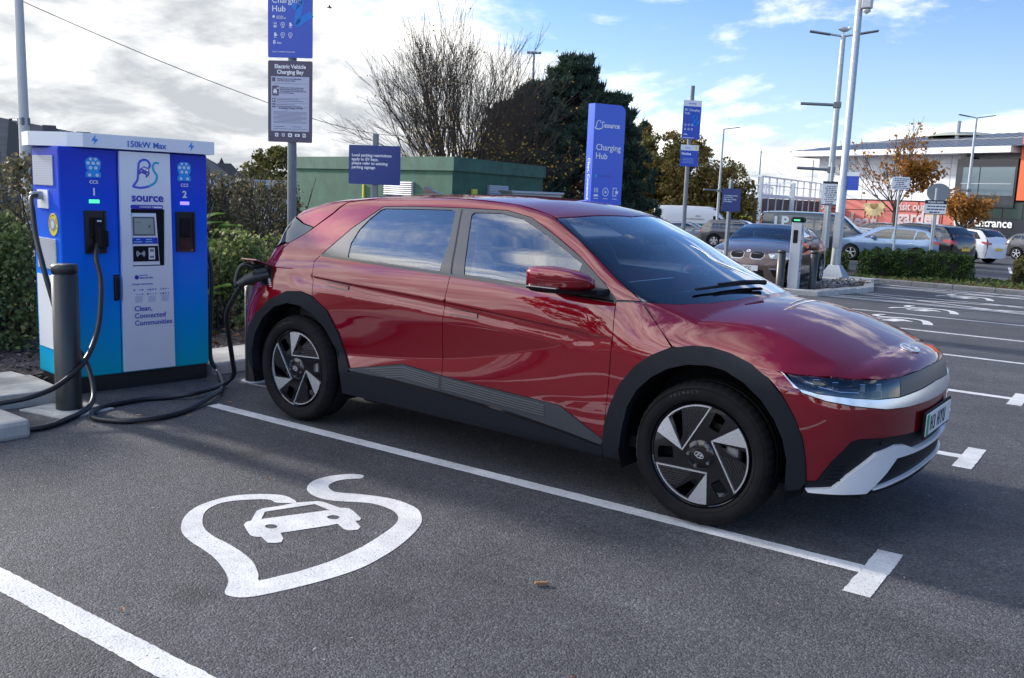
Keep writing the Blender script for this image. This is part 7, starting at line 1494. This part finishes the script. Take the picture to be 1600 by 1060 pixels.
P_wv=[(-.5,.2),(-.497,.88),(-.48,.975),(-.2,1.0),(.12,.995),(.22,.93),(.30,.76),(.35,.62),(.40,.55),(.47,.46),(.49,.4),(.5,.3)]
bgcar('van','long white panel van facing right, in front of the golden-brown trees',(-24.5,54.3),17,5.9,2.05,2.5,m_van,P_wv,(.345,.215,-.44,-.49),[[(.19,.52),(.19,.76),(.25,.74),(.33,.56),(.32,.52)]],style=0,dims=dict(wr=.34,rx=-.30,fx=.34,doors=(.165,),handles=(.18,),darkrear=0),extra=wvan,belt=.5,tum=.12,cat='van',gr=.2)
bgcar('hatchback','black hatchback with a lit red tail lamp, tail towards the bays, before the white van',(-26.17,55.69),105,4.0,1.75,1.38,m_blk,P_hatch,XS,W_hat,style=0,tail=(.50,.14,.06,.55),dims=dict(pz=(.3,.40)),gr=.16)
bgcar('hatchback','slate-blue hatchback facing left behind the clipped hedge',(-7.42,35.13),176,4.34,1.79,1.5,m_blue,P_hatch,XS,W_hat,style=0,tail=(.52,.13,.10,.5),dims=dict(hm=chrome,arch=0),gr=.12)
bgcar('suv','black SUV with a chrome window line and red tail lamp, right of the slate-blue hatchback',(-6.65,35.67),157,4.5,1.84,1.66,m_blk,P_suv,XS,W_suv,style=1,tail=(.55,.10,.10,.45),dims=dict(wr=.36),gr=.14)
bgcar('suv','white SUV with a black roof and flower-shaped wheels, right of the black SUV',(-6.24,42.09),157,4.3,1.8,1.6,m_wht,P_suv,XS,W_suv,style=3,tail=(.55,.08,.08,.5),dims=dict(arch=1,wr=.36),roofm_=m_blk,gr=.14)
bgcar('saloon_car','pale silver-blue car half hidden behind the nose of the dark van',(-11.4,42.2),172,4.4,1.8,1.42,m_silv,P_hatch,XS,W_hat,gr=.2)
bgcar('suv','black car of which only the roof shows above the slate-blue hatchback',(-12.51,53.64),175,4.5,1.85,1.75,m_blk,P_suv,XS,W_suv,gr=.2)
bgcar('hatchback','dark grey car nose on, between the white SUV and the right edge',(-3.42,52.67),-20,4.2,1.8,1.5,m_grey,P_hatch,XS,W_hat,gr=.2)
bgcar('hatchback','rust-red car behind the dark grey nose near the right edge',(-4.41,59.34),160,4.2,1.8,1.5,m_red,P_hatch,XS,W_hat,gr=.2)
bgcar('suv','mid-grey car highest in the row at the right edge before the entrance',(-5.0,68.74),170,4.5,1.85,1.65,m_grey,P_suv,XS,W_suv,gr=.2)
bgcar('hatchback','light grey car behind the black hatchback, before the white van',(-23.5,50.5),20,4.1,1.75,1.45,m_silv,P_hatch,XS,W_hat,gr=.2)
